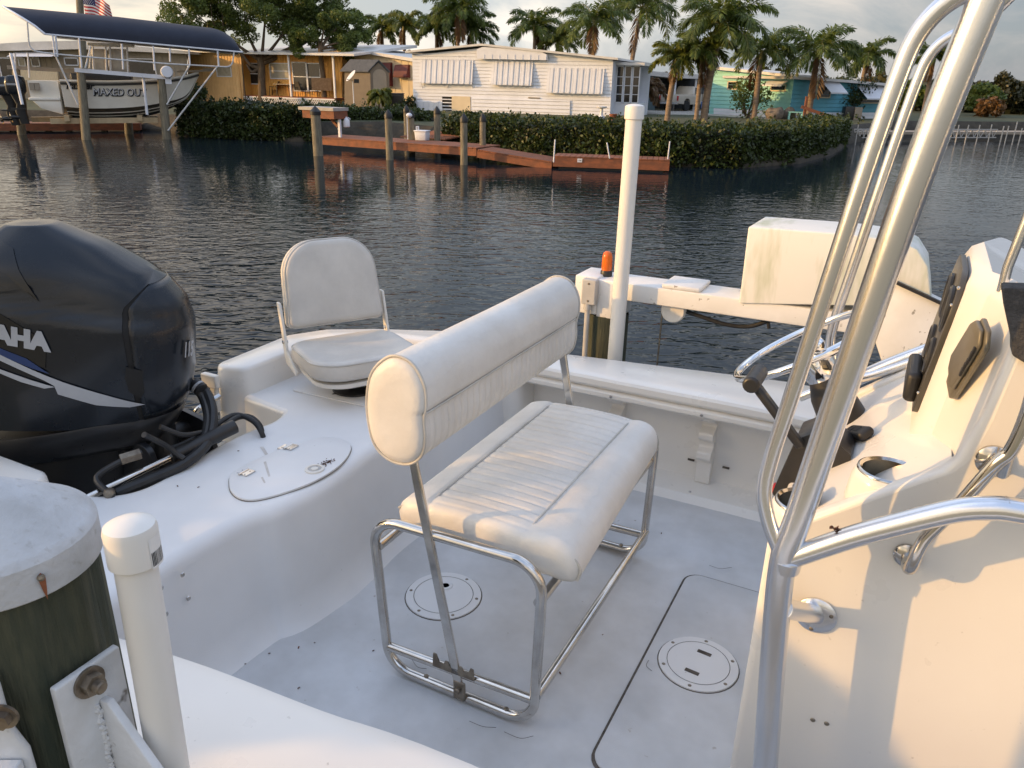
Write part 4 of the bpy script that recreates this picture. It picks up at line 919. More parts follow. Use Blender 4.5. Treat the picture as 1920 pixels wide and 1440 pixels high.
# near piling with white cap
PC = BF.W((-.225, -1.045, 0)); PR = .108
pil = thing('wooden_piling', 'dark green treated wooden piling under a weathered white cone cap in the near corner', 'piling', (PC.x, PC.y, -.4))
_d = ray(10, 882); _k = math.hypot(PC.x, PC.y)/math.hypot(_d.x, _d.y); zt = HC+_d.z*_k-.075-.005
m = MB(); rk = random.Random(2)
m.grid(lambda s, t: ((PR+.0035*sin(9*s*2*PI)*sin(5*t)+.002*sin(23*s*2*PI))*cos(2*PI*s), (PR+.0035*sin(9*s*2*PI)*sin(5*t)+.002*sin(23*s*2*PI))*sin(2*PI*s), (zt+.4)*t), 64, 24, cu=True); m.build('post', PILE, pil, smooth=180)
_d = ray(10, 882); _k = math.hypot(PC.x, PC.y)/math.hypot(_d.x, _d.y); capz = HC+_d.z*_k+.4-.075; zt = capz-.4
m = MB(); m.lathe([(PR+.006, -.058), (PR+.011, -.054), (PR+.011, -.008), (PR+.007, .0), (PR+.002, .005), (PR*.5, .043), (PR*.10, .071), (PR*.04, .0745), (0, .075)], (0, 0, capz), seg=48, cap=False); cp = m.build('cap', CAPW, pil, smooth=24)
ta_ = math.atan2(CAM.y-PC.y, CAM.x-PC.x)
m = MB(); an = ta_+.27; r = PR+.0125; m.ball((r*cos(an), r*sin(an), capz-.026), .005, 8); m.build('nail', BOLT, cp)
m = MB(); m.face([((r+.0006)*cos(an+d), (r+.0006)*sin(an+d), capz-.03+z) for d, z in ((-.035, .006), (.0, .011), (.04, .004), (.03, -.012), (.012, -.03), (-.01, -.016))]); m.build('rust_streak', RUST, cp, smooth=0)
# white bolted bracket plate on the piling, with welded lug and wire rope
an = ta_+.46; nrm = Vector((cos(an), sin(an), 0)); tg = Vector((-nrm.y, nrm.x, 0)); zz = Vector((0, 0, 1))
pc0 = Vector((PC.x, PC.y, 0))+nrm*(PR+.006)
def plpx(px, py, d=0):
    n = nrm; o_ = pc0+n*d; dd = ray(px, py); t = n.dot(o_-CAM)/n.dot(dd); return CAM+dd*t
brk = thing('lift_bracket', 'white painted steel lift bracket bolted to the near piling with a rusty bolt', 'bracket', pc0+zz*1.0)
def loc(p): return Vector(p)-(pc0+zz*1.0)
quad = [loc(plpx(*p)) for p in ((96, 1282), (213, 1210), (222, 1440), (130, 1440))]
wdir = Vector((tg.x, tg.y, 0)); x0 = min(q.dot(wdir) for q in quad); x1 = max(q.dot(wdir) for q in quad); ztp = loc(plpx(155, 1245)).z
P = [wdir*(x0)+zz*ztp, wdir*(x1)+zz*ztp, wdir*(x1)+zz*(ztp-.34), wdir*(x0)+zz*(ztp-.34)]
MB().prism(P, nrm*0, nrm*.012).build('plate', GALV, brk, smooth=0, bevel=.003)
bc_ = loc(plpx(166, 1278, .012))
m = MB(); m.lathe([(.022, .0), (.022, .004), (.014, .004), (.0, .004)], bc_, nrm, 24); m.lathe([(.0155, .004), (.0155, .016)], bc_, nrm, 6); m.lathe([(.009, .016), (.009, .026), (.007, .028)], bc_, nrm, 14); m.build('bolt', BOLT, brk, smooth=30)
ld = nrm
e0 = loc(plpx(175, 1312, .012)); mid = (x0+x1)/2+.01
L_ = [Vector((0, 0, 0)), ]
lug = [(0, -.060), (.016, -.058), (.11, -.165), (.125, -.21), (.105, -.30), (0, -.31)]
MB().prism([wdir*(mid)+nrm*(.012+a)+zz*(ztp+b) for a, b in lug], wdir*-.006, wdir*.006).build('lug', GALV, brk, smooth=0, bevel=.002)
m = MB(); hc_ = wdir*(mid)+nrm*(.012+.078)+zz*(ztp-.195); m.cyl(hc_-wdir*.0068, hc_+wdir*.0068, .017, 20); m.build('lug_hole', DARK, brk)
m = MB(); rw = random.Random(4)
for k in range(4): m.tube([hc_+zz*(-.002+.012*cos(a))+wdir*(.018*sin(a)+k*.004-.006)+nrm*(k*.004-.004) for a in [j*PI/8 for j in range(-4, 12)]], .0035, 6)
m.build('wire_rope', BOLT, brk)
m = MB()
for k in range(64): m.ball(wdir*(mid-.009+rw.uniform(-.0025, .0025))+nrm*.0125+zz*(ztp-.066-k*.0038), rw.uniform(.0035, .0055), 6)
m.build('weld_bead', GALV, brk)
# second bracket cut by the left edge of the picture
an2 = ta_-.62; n2 = Vector((cos(an2), sin(an2), 0)); t2 = Vector((-n2.y, n2.x, 0)); p2 = Vector((PC.x, PC.y, 0))+n2*(PR+.006)
dd = ray(18, 1330); tq = n2.dot(p2-CAM)/n2.dot(dd); q2 = CAM+dd*tq
b2 = thing('lift_bracket', 'grey galvanised bracket with a rusty bolt cut off by the left edge', 'bracket', Vector((p2.x, p2.y, 1.0)))
z2 = q2.z-1.0; m = MB(); m.prism([t2*a+zz*(z2+b) for a, b in ((-.08, .06), (.030, .06), (.040, .045), (.040, -.02), (.055, -.06), (.06, -.4), (-.08, -.4))], n2*0, n2*.010); m.build('plate', GALV, b2, smooth=0, bevel=.003)
bq = q2-Vector((p2.x, p2.y, 1.0))+n2*.01
m = MB(); m.lathe([(.018, 0), (.018, .004), (.012, .004)], bq, n2, 20); m.lathe([(.012, .004), (.012, .014)], bq, n2, 6); m.build('bolt', BOLT, b2, smooth=30)
m = MB(); m.prism([t2*a+n2*(.01+.002)+zz*(z2+b) for a, b in ((-.06, -.07), (.048, -.07), (.052, -.38), (-.06, -.38))], n2*0, n2*.04); m.build('channel', GALV, b2, smooth=0, bevel=.003)

# far lift beam with motor cover, beacon, conduit
VB = 2.0
LB = (-.3, 2.1, .7)
beam = at_boat('lift_beam', 'white flaking lift beam spanning the far side beyond the boat', 'boat lift', LB)
m = MB(LB); m.box(-.56, 1.6, VB, VB+.2, .705, .79); m.build('beam', BEAMW, beam, smooth=0, bevel=.006)
m = MB(LB); m.box(-.675, -.555, VB-.003, VB+.203, .61, .80); m.box(-.555, -.44, VB-.001, VB+.201, .60, .785); m.build('beam_end', BEAMW, beam, smooth=0, bevel=.006)
q = BF.on_z(1245, 528, .80)
m = MB(LB); m.box(-.235, -.05, VB+.004, VB+.205, .79, .812); m.build('access_lid', BEAMW, beam, smooth=0, bevel=.008)
m = MB(LB); m.lathe([(.055, -.02), (.06, -.012), (.045, 0), (.06, .012), (.055, .02)], (-.18, VB+.06, .675), (0, 1, 0), 24); m.build('pulley', SHELL, beam)
MB(LB).cyl((-.235, VB+.06, .68), (-.245, VB+.06, -1.4), .0045, 6).build('lift_cable', BOLT, beam)
def ob(px, py, v=VB): return BF.on_y(px, py, v)
hose = [ob(1262, 577, VB+.08), ob(1310, 592, VB+.08), ob(1360, 608, VB+.08), ob(1405, 612, VB+.08), ob(1445, 600, VB+.08)]
hs = MB(LB).tube(smooth_curve(hose, 6), .010, 10).build('hose', RUBBER, beam); MB(LB).cyl(ob(1440, 602, VB+.08), ob(1442, 616, VB+.08), .008, 8).build('hose_end', RUBBER, hs)
cov = at_boat('motor_cover', 'boxy white moulded lift motor cover streaked with green algae on the far beam', 'lift motor cover', (.5, 2.15, .79))
CVO = (.5, 2.15, .79)
cpr = [ob(1387, 562), ob(1404, 424), ob(1590, 438), ob(1690, 452), ob(1722, 468), ob(1742, 500), ob(1747, 552), ob(1745, 575)]
cpr = [(p.x, VB-.012, p.z) for p in cpr]; cpr[0] = (cpr[0][0], VB-.012, .772)
cpr2 = [(p[0]+.01*(1 if i < 2 else -.6 if i > 3 else 0), VB+.32, p[2]) for i, p in enumerate(cpr)]
m = MB(CVO); n = len(cpr); A = [Vector(p) for p in cpr]; B = [Vector(p) for p in cpr2]
m.add(A+B, [tuple(t) for t in tessellate_polygon([A])]+[tuple(n+i for i in t) for t in tessellate_polygon([B])]+[(i, (i+1) % n, n+(i+1) % n, n+i) for i in range(n)])
m.build('cover', COVER, cov, smooth=0, bevel=.014, seg=4)
lw = [(p.x, VB-.02, p.z) for p in (ob(1648, 540), ob(1690, 532), ob(1778, 575), ob(1785, 668), ob(1656, 684), ob(1632, 610))]
m = MB(CVO); m.prism(lw, (0, 0, 0), (0, .12, 0)); lo_ = m.build('lower_cover', BEAMW, cov, smooth=0, bevel=.008)
MB(CVO).beam(Vector(lw[1])+Vector((-.05, -.01, .02)), Vector(lw[2])+Vector((.01, -.01, .004)), .02, .012).build('rubber_strip', RUBBER, lo_)
bea = at_boat('beacon_light', 'orange beacon lamp on a black base at the end of the far lift beam', 'beacon lamp', (BF.on_y(1137, 512, 2.10).x, 2.10, .79))
m = MB(); m.lathe([(.030, 0), (.030, .022), (.026, .03)], seg=20); m.build('base', BLACKP, bea)
m = MB(); m.lathe([(.026, .028), (.0265, .05), (.025, .10), (.020, .117), (.010, .124), (0, .125)], seg=20); m.build('lens', AMBER, bea, smooth=60)
box = at_boat('conduit_box', 'grey electrical box with two screws on the end of the far lift beam', 'electrical box', (-.585, 1.975, .74))
CB = (-.585, 1.975, .74)
m = MB(CB); m.box(-.622, -.548, 1.955, 1.998, .668, .795); bx_ = m.build('box', GREYBOX, box, bevel=.006, seg=3)
for z in (.775, .688): MB(CB).ball((-.585, 1.954, z), .006, 8, 1, .5, 1).build('box_screw', BOLT, bx_)
MB(CB).cyl((-.592, 1.975, .668), (-.60, 1.975, -1.5), .0135, 14).build('conduit', GREYBOX, box)
MB(CB).cyl((-.592, 1.975, .69), (-.5925, 1.975, .64), .02, 14).build('conduit_collar', GREYBOX, box)
fpil = at_boat('wooden_piling', 'dark wooden piling holding up the end of the far lift beam', 'piling', (-.53, 2.10, -1.6))
MB().grid(lambda s, t: ((.105+.003*sin(14*s*PI))*cos(2*PI*s), (.105+.003*sin(14*s*PI))*sin(2*PI*s), 2.205*t), 48, 6, cu=True).build('post', PILE, fpil, smooth=180)
# ================================================================== far shore
import numpy as np
rng = np.random.default_rng(11)
ZL = .8
GRASS = mat('lawn grass', (.030, .040, .014), (.075, .075, .028), .8, .9, bump=.8, bscale=60)
DIRT = mat('muddy bank', (.03, .026, .018), (.06, .05, .035), 3, .95, bump=1, bscale=10)
CONC = mat('pale concrete', (.42, .39, .34), (.32, .30, .26), 2, .85)
HEDGE = leaf_mat('hedge leaves', (.010, .019, .004), (.078, .112, .020), 2.2)
HEDGE2 = leaf_mat('mangrove leaves', (.008, .016, .004), (.056, .084, .016), 1.4)
TREEL = leaf_mat('tree leaves', (.040, .070, .013), (.20, .25, .055), 1.1, .40)
PALML = leaf_mat('palm fronds', (.034, .064, .012), (.20, .255, .048), 1.6, .40)
PALMY = leaf_mat('yellow green palm fronds', (.08, .11, .018), (.26, .27, .045), 1.6, .35)
PALMD = leaf_mat('dry brown fronds', (.10, .055, .02), (.19, .10, .035), 1.6, .2)
WOODS = leaf_mat('woodland leaves', (.022, .028, .010), (.075, .070, .026), .5, .15)
CORE = mat('dark hedge core', (.006, .007, .004), (.012, .012, .007), 4, 1)  # dark filler core that blocks the view through the leaves
BARK = mat('tree bark', (.085, .060, .040), (.16, .115, .075), 6, .9, stretch=(2, 2, .5), bump=.8, bscale=14)
PALMT = mat('palm trunk', (.16, .115, .08), (.27, .20, .14), 5, .85, stretch=(.6, .6, 3), bump=.7, bscale=9, bstretch=(1, 1, 4))
SHAFT = mat('green crown shaft', (.10, .12, .035), (.16, .16, .05), 4, .5)
WHITEP = mat('white house paint', (.74, .77, .83), (.66, .69, .75), 1.2, .55)
WHITE2 = mat('awning white', (.74, .76, .81), (.67, .69, .74), 2, .45)
AWNB = mat('pale blue awning', (.63, .65, .69), (.57, .59, .63), 2, .5)  # pale blue of the awning stripes
ORANGE = mat('orange siding', (.78, .42, .10), (.70, .36, .085), 1.5, .6)
PEACH = mat('peach siding', (.80, .52, .24), (.72, .46, .21), 1.5, .6)
CREAM = mat('cream siding', (.72, .61, .43), (.65, .55, .38), 1.2, .6)
GREYW = mat('grey tan siding', (.34, .29, .225), (.28, .24, .19), 1.5, .7)
TURQ = mat('turquoise siding', (.30, .64, .58), (.25, .57, .52), 1.2, .6)
TURQSHADE = mat('shaded turquoise siding', (.10, .36, .48), (.085, .31, .42), 1.2, .6)  # same siding as the turquoise wall, with shade put into the colour
BLUEG = mat('blue grey siding', (.13, .20, .23), (.10, .155, .18), 1.2, .7)
ROOFW = mat('white metal roof', (.66, .65, .63), (.56, .55, .53), 1.5, .4)
MAROON = mat('maroon awning', (.12, .018, .018), (.09, .012, .014), 3, .6)
GLASS = mat('dark window glass', (.012, .013, .014), (.03, .03, .03), 3, .08)
CURTAIN = mat('pale curtain behind glass', (.42, .38, .30), (.32, .29, .23), 4, .3)
SHEDW = mat('taupe shed wall', (.19, .155, .115), (.16, .13, .10), 2, .7)
SHEDR = mat('slate shed roof', (.05, .06, .075), (.08, .09, .105), 4, .7)
REDDOCK = mat('red stained dock boards', (.26, .088, .038), (.15, .060, .032), 3, .75, stretch=(1, 1, 2), bump=.4, bscale=20)
NAVY = mat('navy canvas', (.006, .010, .024), (.010, .015, .032), 2, .75, bump=.2, bscale=6)
HULLW = mat('far boat hull', (.80, .77, .69), (.73, .70, .62), 1.5, .3)
HULLB = mat('far boat bottom paint', (.14, .115, .09), (.10, .085, .065), 3, .5)
TIMB = mat('pale cradle timber', (.48, .37, .22), (.38, .29, .17), 4, .7)
BLACKC = mat('black piling cap', (.012, .012, .013), None, 1, .5)
TERRA = mat('red brown terracotta', (.22, .07, .035), None, 1, .7)
ROCK = mat('grey boulder', (.12, .10, .085), (.24, .20, .16), 4, .9, bump=1, bscale=5)
TRUCKP = mat('pale gold truck paint', (.58, .53, .44), (.54, .49, .41), 1, .25, coat=.6)
BLUEC = mat('blue cart body', (.012, .12, .42), (.01, .10, .36), 2, .3)
TYRE = mat('tyre rubber', (.012, .012, .012), None, 1, .8)
TAN = mat('tan sling fabric', (.34, .22, .10), None, 1, .7)
REDLEAF = leaf_mat('red plant leaves', (.14, .012, .015), (.34, .05, .04), 6, .2)

def leaf_mesh(C, size, name, m, parent, aspect=.55, up=.0, flat=0.0):
    C = np.asarray(C, float); n = len(C)
    d = rng.normal(size=(n, 3)); d[:, 2] *= (1-flat); d[:, 2] += up; d /= np.linalg.norm(d, axis=1)[:, None]
    e = rng.normal(size=(n, 3)); e -= d*np.sum(d*e, 1)[:, None]; e /= np.linalg.norm(e, axis=1)[:, None]
    s = size*rng.uniform(.6, 1.3, n)[:, None]
    V = np.stack([C-d*s*.5, C+e*s*aspect*.5, C+d*s*.5, C-e*s*aspect*.5], 1).reshape(-1, 3)
    me = bpy.data.meshes.new(name); me.vertices.add(4*n); me.vertices.foreach_set('co', V.ravel())
    me.loops.add(4*n); me.loops.foreach_set('vertex_index', np.arange(4*n)); me.polygons.add(n)
    me.polygons.foreach_set('loop_start', np.arange(0, 4*n, 4)); me.update(calc_edges=True); me.materials.append(m)
    o = bpy.data.objects.new(name, me); COL.objects.link(o); o.parent = parent; return o
# ------------------------------------------------------------------ ground
shore_px = [(-700, 228), (-300, 232), (0, 237), (200, 240), (310, 247), (345, 256), (560, 266), (700, 262), (830, 280), (1000, 297), (1250, 313), (1400, 315), (1500, 307), (1560, 291), (1590, 270), (1640, 261)]
shore = [G(x, y, 0) for x, y in shore_px]
far_r = [G(1700, 253, 0), G(1820, 253, 0), G(1960, 254, 0), G(2300, 256, 0), Vector((160, 70, 0))]
SH = shore+far_r
ins = []
for i, p in enumerate(SH):
    a = SH[max(0, i-1)]; b = SH[min(len(SH)-1, i+1)]; t = (b-a).normalized(); nn = Vector((-t.y, t.x, 0)); ins.append(p+nn*.9)
top_ = [Vector((p.x, p.y, ZL)) for p in ins]+[Vector((900, 120, ZL)), Vector((900, 1200, ZL)), Vector((-900, 1200, ZL)), Vector((-900, 40, ZL))]
m = MB(); m.add(top_, [t for t in tessellate_polygon([top_])]); tag(m.build('ground', GRASS, smooth=0), kind='structure')
m = MB(); m.loft([[Vector((p.x, p.y, -.6)) for p in SH], [Vector((p.x, p.y, .1)) for p in SH], [Vector((p.x, p.y, ZL)) for p in ins]], closed=False); tag(m.build('bank', DIRT, smooth=60), kind='structure')
# ------------------------------------------------------------------ hedges along the bank
def along(P, s):
    L_ = [0]
    for a, b in zip(P, P[1:]): L_.append(L_[-1]+(b-a).length)
    s *= L_[-1]
    for i in range(len(P)-1):
        if s <= L_[i+1] or i == len(P)-2:
            f = (s-L_[i])/(L_[i+1]-L_[i]+1e-9); t = (P[i+1]-P[i]).normalized(); return P[i].lerp(P[i+1], f), t, L_[-1]
def hedge(name, label, px, tops, width, n, m, size=.16, z0=.02):
    P = [G(x, y, 0) for x, y in px]; base = P[0].copy(); base.z = 0
    t = thing(name, label, 'hedge', base)
    tz = []
    for (x, y), p in zip(tops, P):
        q = G(x, y, 0); d = ray(x, y); hd = math.hypot(p.x, p.y)+width*.4; k = hd/math.hypot(d.x, d.y); tz.append(HC+d.z*k)
    C = []; nz = [rng.normal(size=3) for _ in range(30)]
    def hh(s): f = s*(len(P)-1); i = min(int(f), len(P)-2); return tz[i]+(tz[i+1]-tz[i])*(f-i)
    def wob(x, y, z): return .5*(sin(x*1.7+y*.9)+sin(x*.8-y*1.9+2)+.7*sin(x*3.9+z*3)+.6*sin(y*5.1+x*2.3+z*2))/1.6
    while len(C) < n:
        s = rng.random(); p, tn_, tot = along(P, s); nn = Vector((-tn_.y, tn_.x, 0)); H = hh(s)
        a = rng.uniform(0, PI); k = 1-abs(rng.normal())*.10
        y = width*.5-width*.5*cos(a)*k; z = z0+(H-z0)*(sin(a)**.45)*k
        z = z0+(H-z0)*min(1.0, (sin(a)**.5))*k
        if rng.random() < .45: z = rng.uniform(z0, H*.95); y = abs(rng.normal())*.18
        q = p+nn*y; wv = wob(q.x, q.y, z); q = q-nn*(.16*wv if z < H*.85 else 0); z += .13*wv*(z/H)+.05*rng.normal()*(z/H)
        C.append((q.x-base.x+rng.normal()*.04, q.y-base.y+rng.normal()*.04, max(z, .0)))
    for k in range(int(n/420)):
        p, tn_, tot = along(P, rng.random()); nn = Vector((-tn_.y, tn_.x, 0)); H = hh(min(.999, max(0, rng.random()))); s_ = rng.random(); p, tn_, tot = along(P, s_); H = hh(s_); q = p+nn*rng.uniform(.1, width*.7); hz_ = rng.uniform(.10, .34)
        for j in range(16): C.append((q.x-base.x+rng.normal()*.07, q.y-base.y+rng.normal()*.07, H-.1+hz_*rng.random()+.05*rng.normal()))
    leaf_mesh(C, size, 'foliage', m, t, .6)
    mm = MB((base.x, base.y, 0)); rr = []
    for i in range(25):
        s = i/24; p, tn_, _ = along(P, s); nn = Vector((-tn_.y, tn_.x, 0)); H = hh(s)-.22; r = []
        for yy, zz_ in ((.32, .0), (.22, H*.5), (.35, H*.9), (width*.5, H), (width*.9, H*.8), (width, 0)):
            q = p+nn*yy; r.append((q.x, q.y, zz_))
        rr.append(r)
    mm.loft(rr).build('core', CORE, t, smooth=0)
    return t
hedge('hedge', 'dark bushy hedge on the bank between the lifted boat and the fish table', [(332, 255), (400, 260), (480, 264), (585, 266)], [(350, 186), (400, 192), (480, 194), (585, 198)], 2.0, 15000, HEDGE2)
hedge('hedge', 'clipped hedge behind the red dock, between the fish table and the walkway', [(585, 262), (650, 258), (720, 257), (806, 260)], [(590, 198), (650, 197), (720, 200), (800, 210)], 1.9, 11000, HEDGE, .14)
hedge('hedge', 'long clipped hedge on the bank below the white house, ending at the point', [(828, 278), (900, 287), (1000, 297), (1120, 306), (1250, 314), (1380, 317), (1480, 309), (1545, 295), (1592, 268)], [(822, 212), (900, 213), (1000, 217), (1120, 224), (1250, 232), (1380, 236), (1480, 232), (1545, 226), (1600, 224)], 2.2, 34000, HEDGE, .15)
# ------------------------------------------------------------------ houses
def facade_frame(p0, p1, z=ZL):
    A, B = G(*p0, z), G(*p1, z); d = B-A; return Frame(A, math.atan2(d.y, d.x)), d.length
class House:
    def __init__(s, name, label, p0, p1, cat='house', ang=None):
        s.F, s.Wd = facade_frame(p0, p1)
        if ang is not None: s.F = Frame(s.F.o, rad(ang)); s.Wd = s.F.on_y(p1[0], p1[1], 0).x
        s.root = thing(name, label, cat, s.F.o, s.F.a)
    def p(s, x, y, d=0): return s.F.on_y(x, y, d)
    def poly(s, px, d=0): return [s.p(x, y, d) for x, y in px]
    def slab(s, px, name, m, d0=0, d1=.12, parent=None, fl=False):
        return MB().prism(s.poly(px, d0), (0, 0, 0), (0, d1-d0, 0)).build(name, m, parent or s.root, smooth=0)
    def window(s, x0, y0, x1, y1, m=None, d=-.03, frame=None, mull=0, parent=None, tilt=0):
        a, b = s.p(x0, y1, d), s.p(x1, y0, d); mm = MB(); t = .07
        for q in ((a.x, b.x, a.z, a.z+t), (a.x, b.x, b.z-t, b.z), (a.x, a.x+t, a.z, b.z), (b.x-t, b.x, a.z, b.z)): mm.box(q[0], q[1], d-.03, d+.05, q[2], q[3])
        for k in range(mull): zz_ = a.z+(b.z-a.z)*(k+1)/(mull+1); mm.box(a.x, b.x, d-.02, d+.05, zz_-.03, zz_+.03)
        w_ = mm.build('window', frame or WHITE2, parent or s.root, smooth=0)
        MB().box(a.x+.04, b.x-.04, d+.0, d+.02, a.z+.04, b.z-.04).build('pane', m or GLASS, w_, smooth=0); return w_
def lap_wall(h, px, name, m, pitch=.2, d=0, depth=.042):
    """horizontal lap siding inside a polygon whose top is a broken line: px = [bottom left, bottom right, then the top line right to left]"""
    P = h.poly(px, d); xs = sorted({p.x for p in P}); x0, x1 = xs[0], xs[-1]; zb = min(P[0].z, P[1].z)
    tops = sorted(P[2:], key=lambda p: p.x)
    def zt(x):
        for a, b in zip(tops, tops[1:]):
            if x <= b.x: return a.z+(b.z-a.z)*max(0, (x-a.x))/(b.x-a.x+1e-9)
        return tops[-1].z
    mm = MB(); nx = 24; z = zb; zmax = max(p.z for p in tops)
    X = [x0+(x1-x0)*i/nx for i in range(nx+1)]
    while z < zmax:
        for a, b in zip(X, X[1:]):
            za, zb_ = zt(a), zt(b)
            if za <= z and zb_ <= z: continue
            ta, tb_ = max(min(z+pitch, za), z), max(min(z+pitch, zb_), z)
            mm.face([(a, d-depth, z), (b, d-depth, z), (b, d, tb_), (a, d, ta)])
            mm.face([(a, d, z), (b, d, z), (b, d-depth, z), (a, d-depth, z)])
        z += pitch
    return mm.build(name, m, h.root, smooth=0, fix=False)
def vert_wall(h, px, name, m, pitch=.3, d=0, parent=None):
    P = h.poly(px, d); mm = MB().prism(P, (0, 0, 0), (0, .12, 0)); x0 = min(p.x for p in P); x1 = max(p.x for p in P); zb = min(p.z for p in P); zt = min(p.z for p in P[2:])
    x = x0+pitch
    while x < x1: mm.box(x-.018, x+.018, d-.025, d+.005, zb, zt); x += pitch
    return mm.build(name, m, parent or h.root, smooth=0)
# --- white house
wh = House('mobile_home', 'white lap sided mobile home with three striped awnings facing the canal', (776, 206), (1140, 222), ang=-18)
lap_wall(wh, [(776, 206), (1143, 222), (1150, 112), (1030, 100), (905, 90), (775, 103)], 'wall', WHITEP, .20)
a, b = wh.p(776, 206), wh.p(1143, 222); L0 = 0; L1 = wh.Wd+.1
zl, zp, zr = wh.p(772, 99).z, wh.p(905, 86).z, wh.p(1150, 112).z; xp = wh.p(905, 86).x
DP = 13
m = MB(); m.box(-.02, .05, .0, DP, -.1, zl-.05); m.box(L1-.06, L1, 1.2, DP, -.1, zr-.05); m.box(0, L1, DP-.1, DP, -.1, zr-.1); m.build('side_wall', WHITEP, wh.root, smooth=0)
m = MB(); y0 = -.35
m.add([(-.35, y0, zl-.02), (xp, y0, zp), (L1+.35, y0, zr-.02), (-.35, DP, zl-.02), (xp, DP, zp), (L1+.35, DP, zr-.02), (-.35, y0, zl+.10), (xp, y0, zp+.12), (L1+.35, y0, zr+.10), (-.35, DP, zl+.10), (xp, DP, zp+.12), (L1+.35, DP, zr+.10)],
      [(0, 1, 7, 6), (1, 2, 8, 7), (6, 7, 10, 9), (7, 8, 11, 10), (0, 3, 4, 1), (1, 4, 5, 2), (2, 5, 11, 8), (0, 6, 9, 3)]); m.build('roof', ROOFW, wh.root, smooth=0)
vert_wall(wh, [(894, 110), (1026, 113), (1026, 103), (1012, 95), (905, 88), (894, 92)], 'gable_panel', WHITE2, .5, -.30)
for k, (x0, y0, x1, y1) in enumerate(((788, 112, 888, 154), (923, 113, 1000, 157), (1027, 127, 1134, 172))):
    # a corrugated sloping awning, its window behind, scroll brackets below
    wn_ = wh.window(x0+4, y0+4, x1-4, y1-2, d=-.02, mull=1)
    A, B = wh.p(x0, y0, 0), wh.p(x1, y0, 0); zb = wh.p(x0, y1, -.30).z
    n = 19 if k != 1 else 15; m = MB()
    for i in range(n):
        xa = A.x+(B.x-A.x)*i/n; xb = A.x+(B.x-A.x)*(i+1)/n; o_ = .035 if i % 2 else 0; sh_ = wh.p(x0, y1, -.30).x-A.x
        zt_ = A.z; m.add([(xa, -.02-o_, zt_), (xb, -.02-o_, zt_), (xb, -.27-o_, zb), (xa, -.27-o_, zb)], [(0, 1, 2, 3)])
        m.add([(xb, -.02, zt_), (xb, -.055, zt_), (xb, -.305, zb), (xb, -.27, zb)], [(0, 1, 2, 3)])
        m.add([(xa, -.27-o_, zb), (xb, -.27-o_, zb), (xb, -.27-o_, zb-.07), (xa, -.27-o_, zb-.07)], [(0, 1, 2, 3)])
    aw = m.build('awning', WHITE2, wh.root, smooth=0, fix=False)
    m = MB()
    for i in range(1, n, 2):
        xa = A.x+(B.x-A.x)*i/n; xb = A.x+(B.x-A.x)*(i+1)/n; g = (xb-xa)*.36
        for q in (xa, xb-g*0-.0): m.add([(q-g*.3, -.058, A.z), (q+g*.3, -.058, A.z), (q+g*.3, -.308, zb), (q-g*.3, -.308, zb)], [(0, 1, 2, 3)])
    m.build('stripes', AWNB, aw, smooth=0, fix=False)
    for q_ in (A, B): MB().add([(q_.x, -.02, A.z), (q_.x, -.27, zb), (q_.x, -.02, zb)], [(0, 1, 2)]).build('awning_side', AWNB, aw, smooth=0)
    if k == 0:
        for xx in (791, 838, 885):
            q = wh.p(xx, 155, -.1); s = MB(); s.tube([(q.x, -.30, q.z+.05), (q.x, -.12, q.z-.05), (q.x, -.10, q.z-.22), (q.x, -.03, q.z-.32)], .02, 6); s.build('awning_bracket', WHITE2, wh.root)
wh.slab([(829, 207), (847, 208), (847, 180), (829, 180)], 'locker_opening', DARK, -.03, .02)
wh.slab([(847, 208), (882, 210), (882, 181), (847, 180)], 'locker_door', CREAM, -.06, .02)
vert_wall(wh, [(776, 206), (829, 208), (829, 191), (776, 190)], 'skirting', WHITE2, .35, -.05)
lap_wall(wh, [(884, 211), (1068, 219), (1068, 188), (884, 181)], 'skirting', WHITEP, .22, -.07)
wh.slab([(990, 182), (1012, 183), (1012, 185), (990, 184)], 'vent_flap', GREYW, -.1, -.02)
# glazed porch on its right side
m = MB()
xr = L1
def rp(px, py, x=None): return wh.F.on_x(px, py, xr if x is None else x)
yA, yB = 1.2, 4.2
MB().box(xr-.1, xr+.02, .0, 1.2, -.1, zr-.05).build('porch_wall', WHITEP, wh.root, smooth=0); MB().box(xr-.1, xr+1.6, 4.2, 4.3, -.1, zr-.1).build('porch_wall', WHITEP, wh.root, smooth=0)
m = MB(); m.box(xr, xr+1.5, 1.2, 4.2, -.1, .75); m.build('porch_base', WHITE2, wh.root, smooth=0)
m = MB(); m.box(xr-.1, xr+1.75, .9, 4.5, zr-.28, zr-.12); m.build('porch_roof', ROOFW, wh.root, smooth=0)
for i in range(3):
    x = xr+.02+i*.5; m = MB(); x1_ = x+.46
    for q in ((x, x1_, .75, .82), (x, x1_, zr-.36, zr-.28), (x, x+.06, .75, zr-.28), (x1_-.06, x1_, .75, zr-.28)): m.box(q[0], q[1], 1.17, 1.22, q[2], q[3])
    for zz_ in (1.25, 1.75, 2.25): m.box(x, x1_, 1.18, 1.21, zz_, zz_+.035)
    f_ = m.build('window', WHITE2, wh.root, smooth=0); MB().box(x+.05, x1_-.05, 1.195, 1.205, .8, zr-.34).build('pane', GLASS, f_, smooth=0)
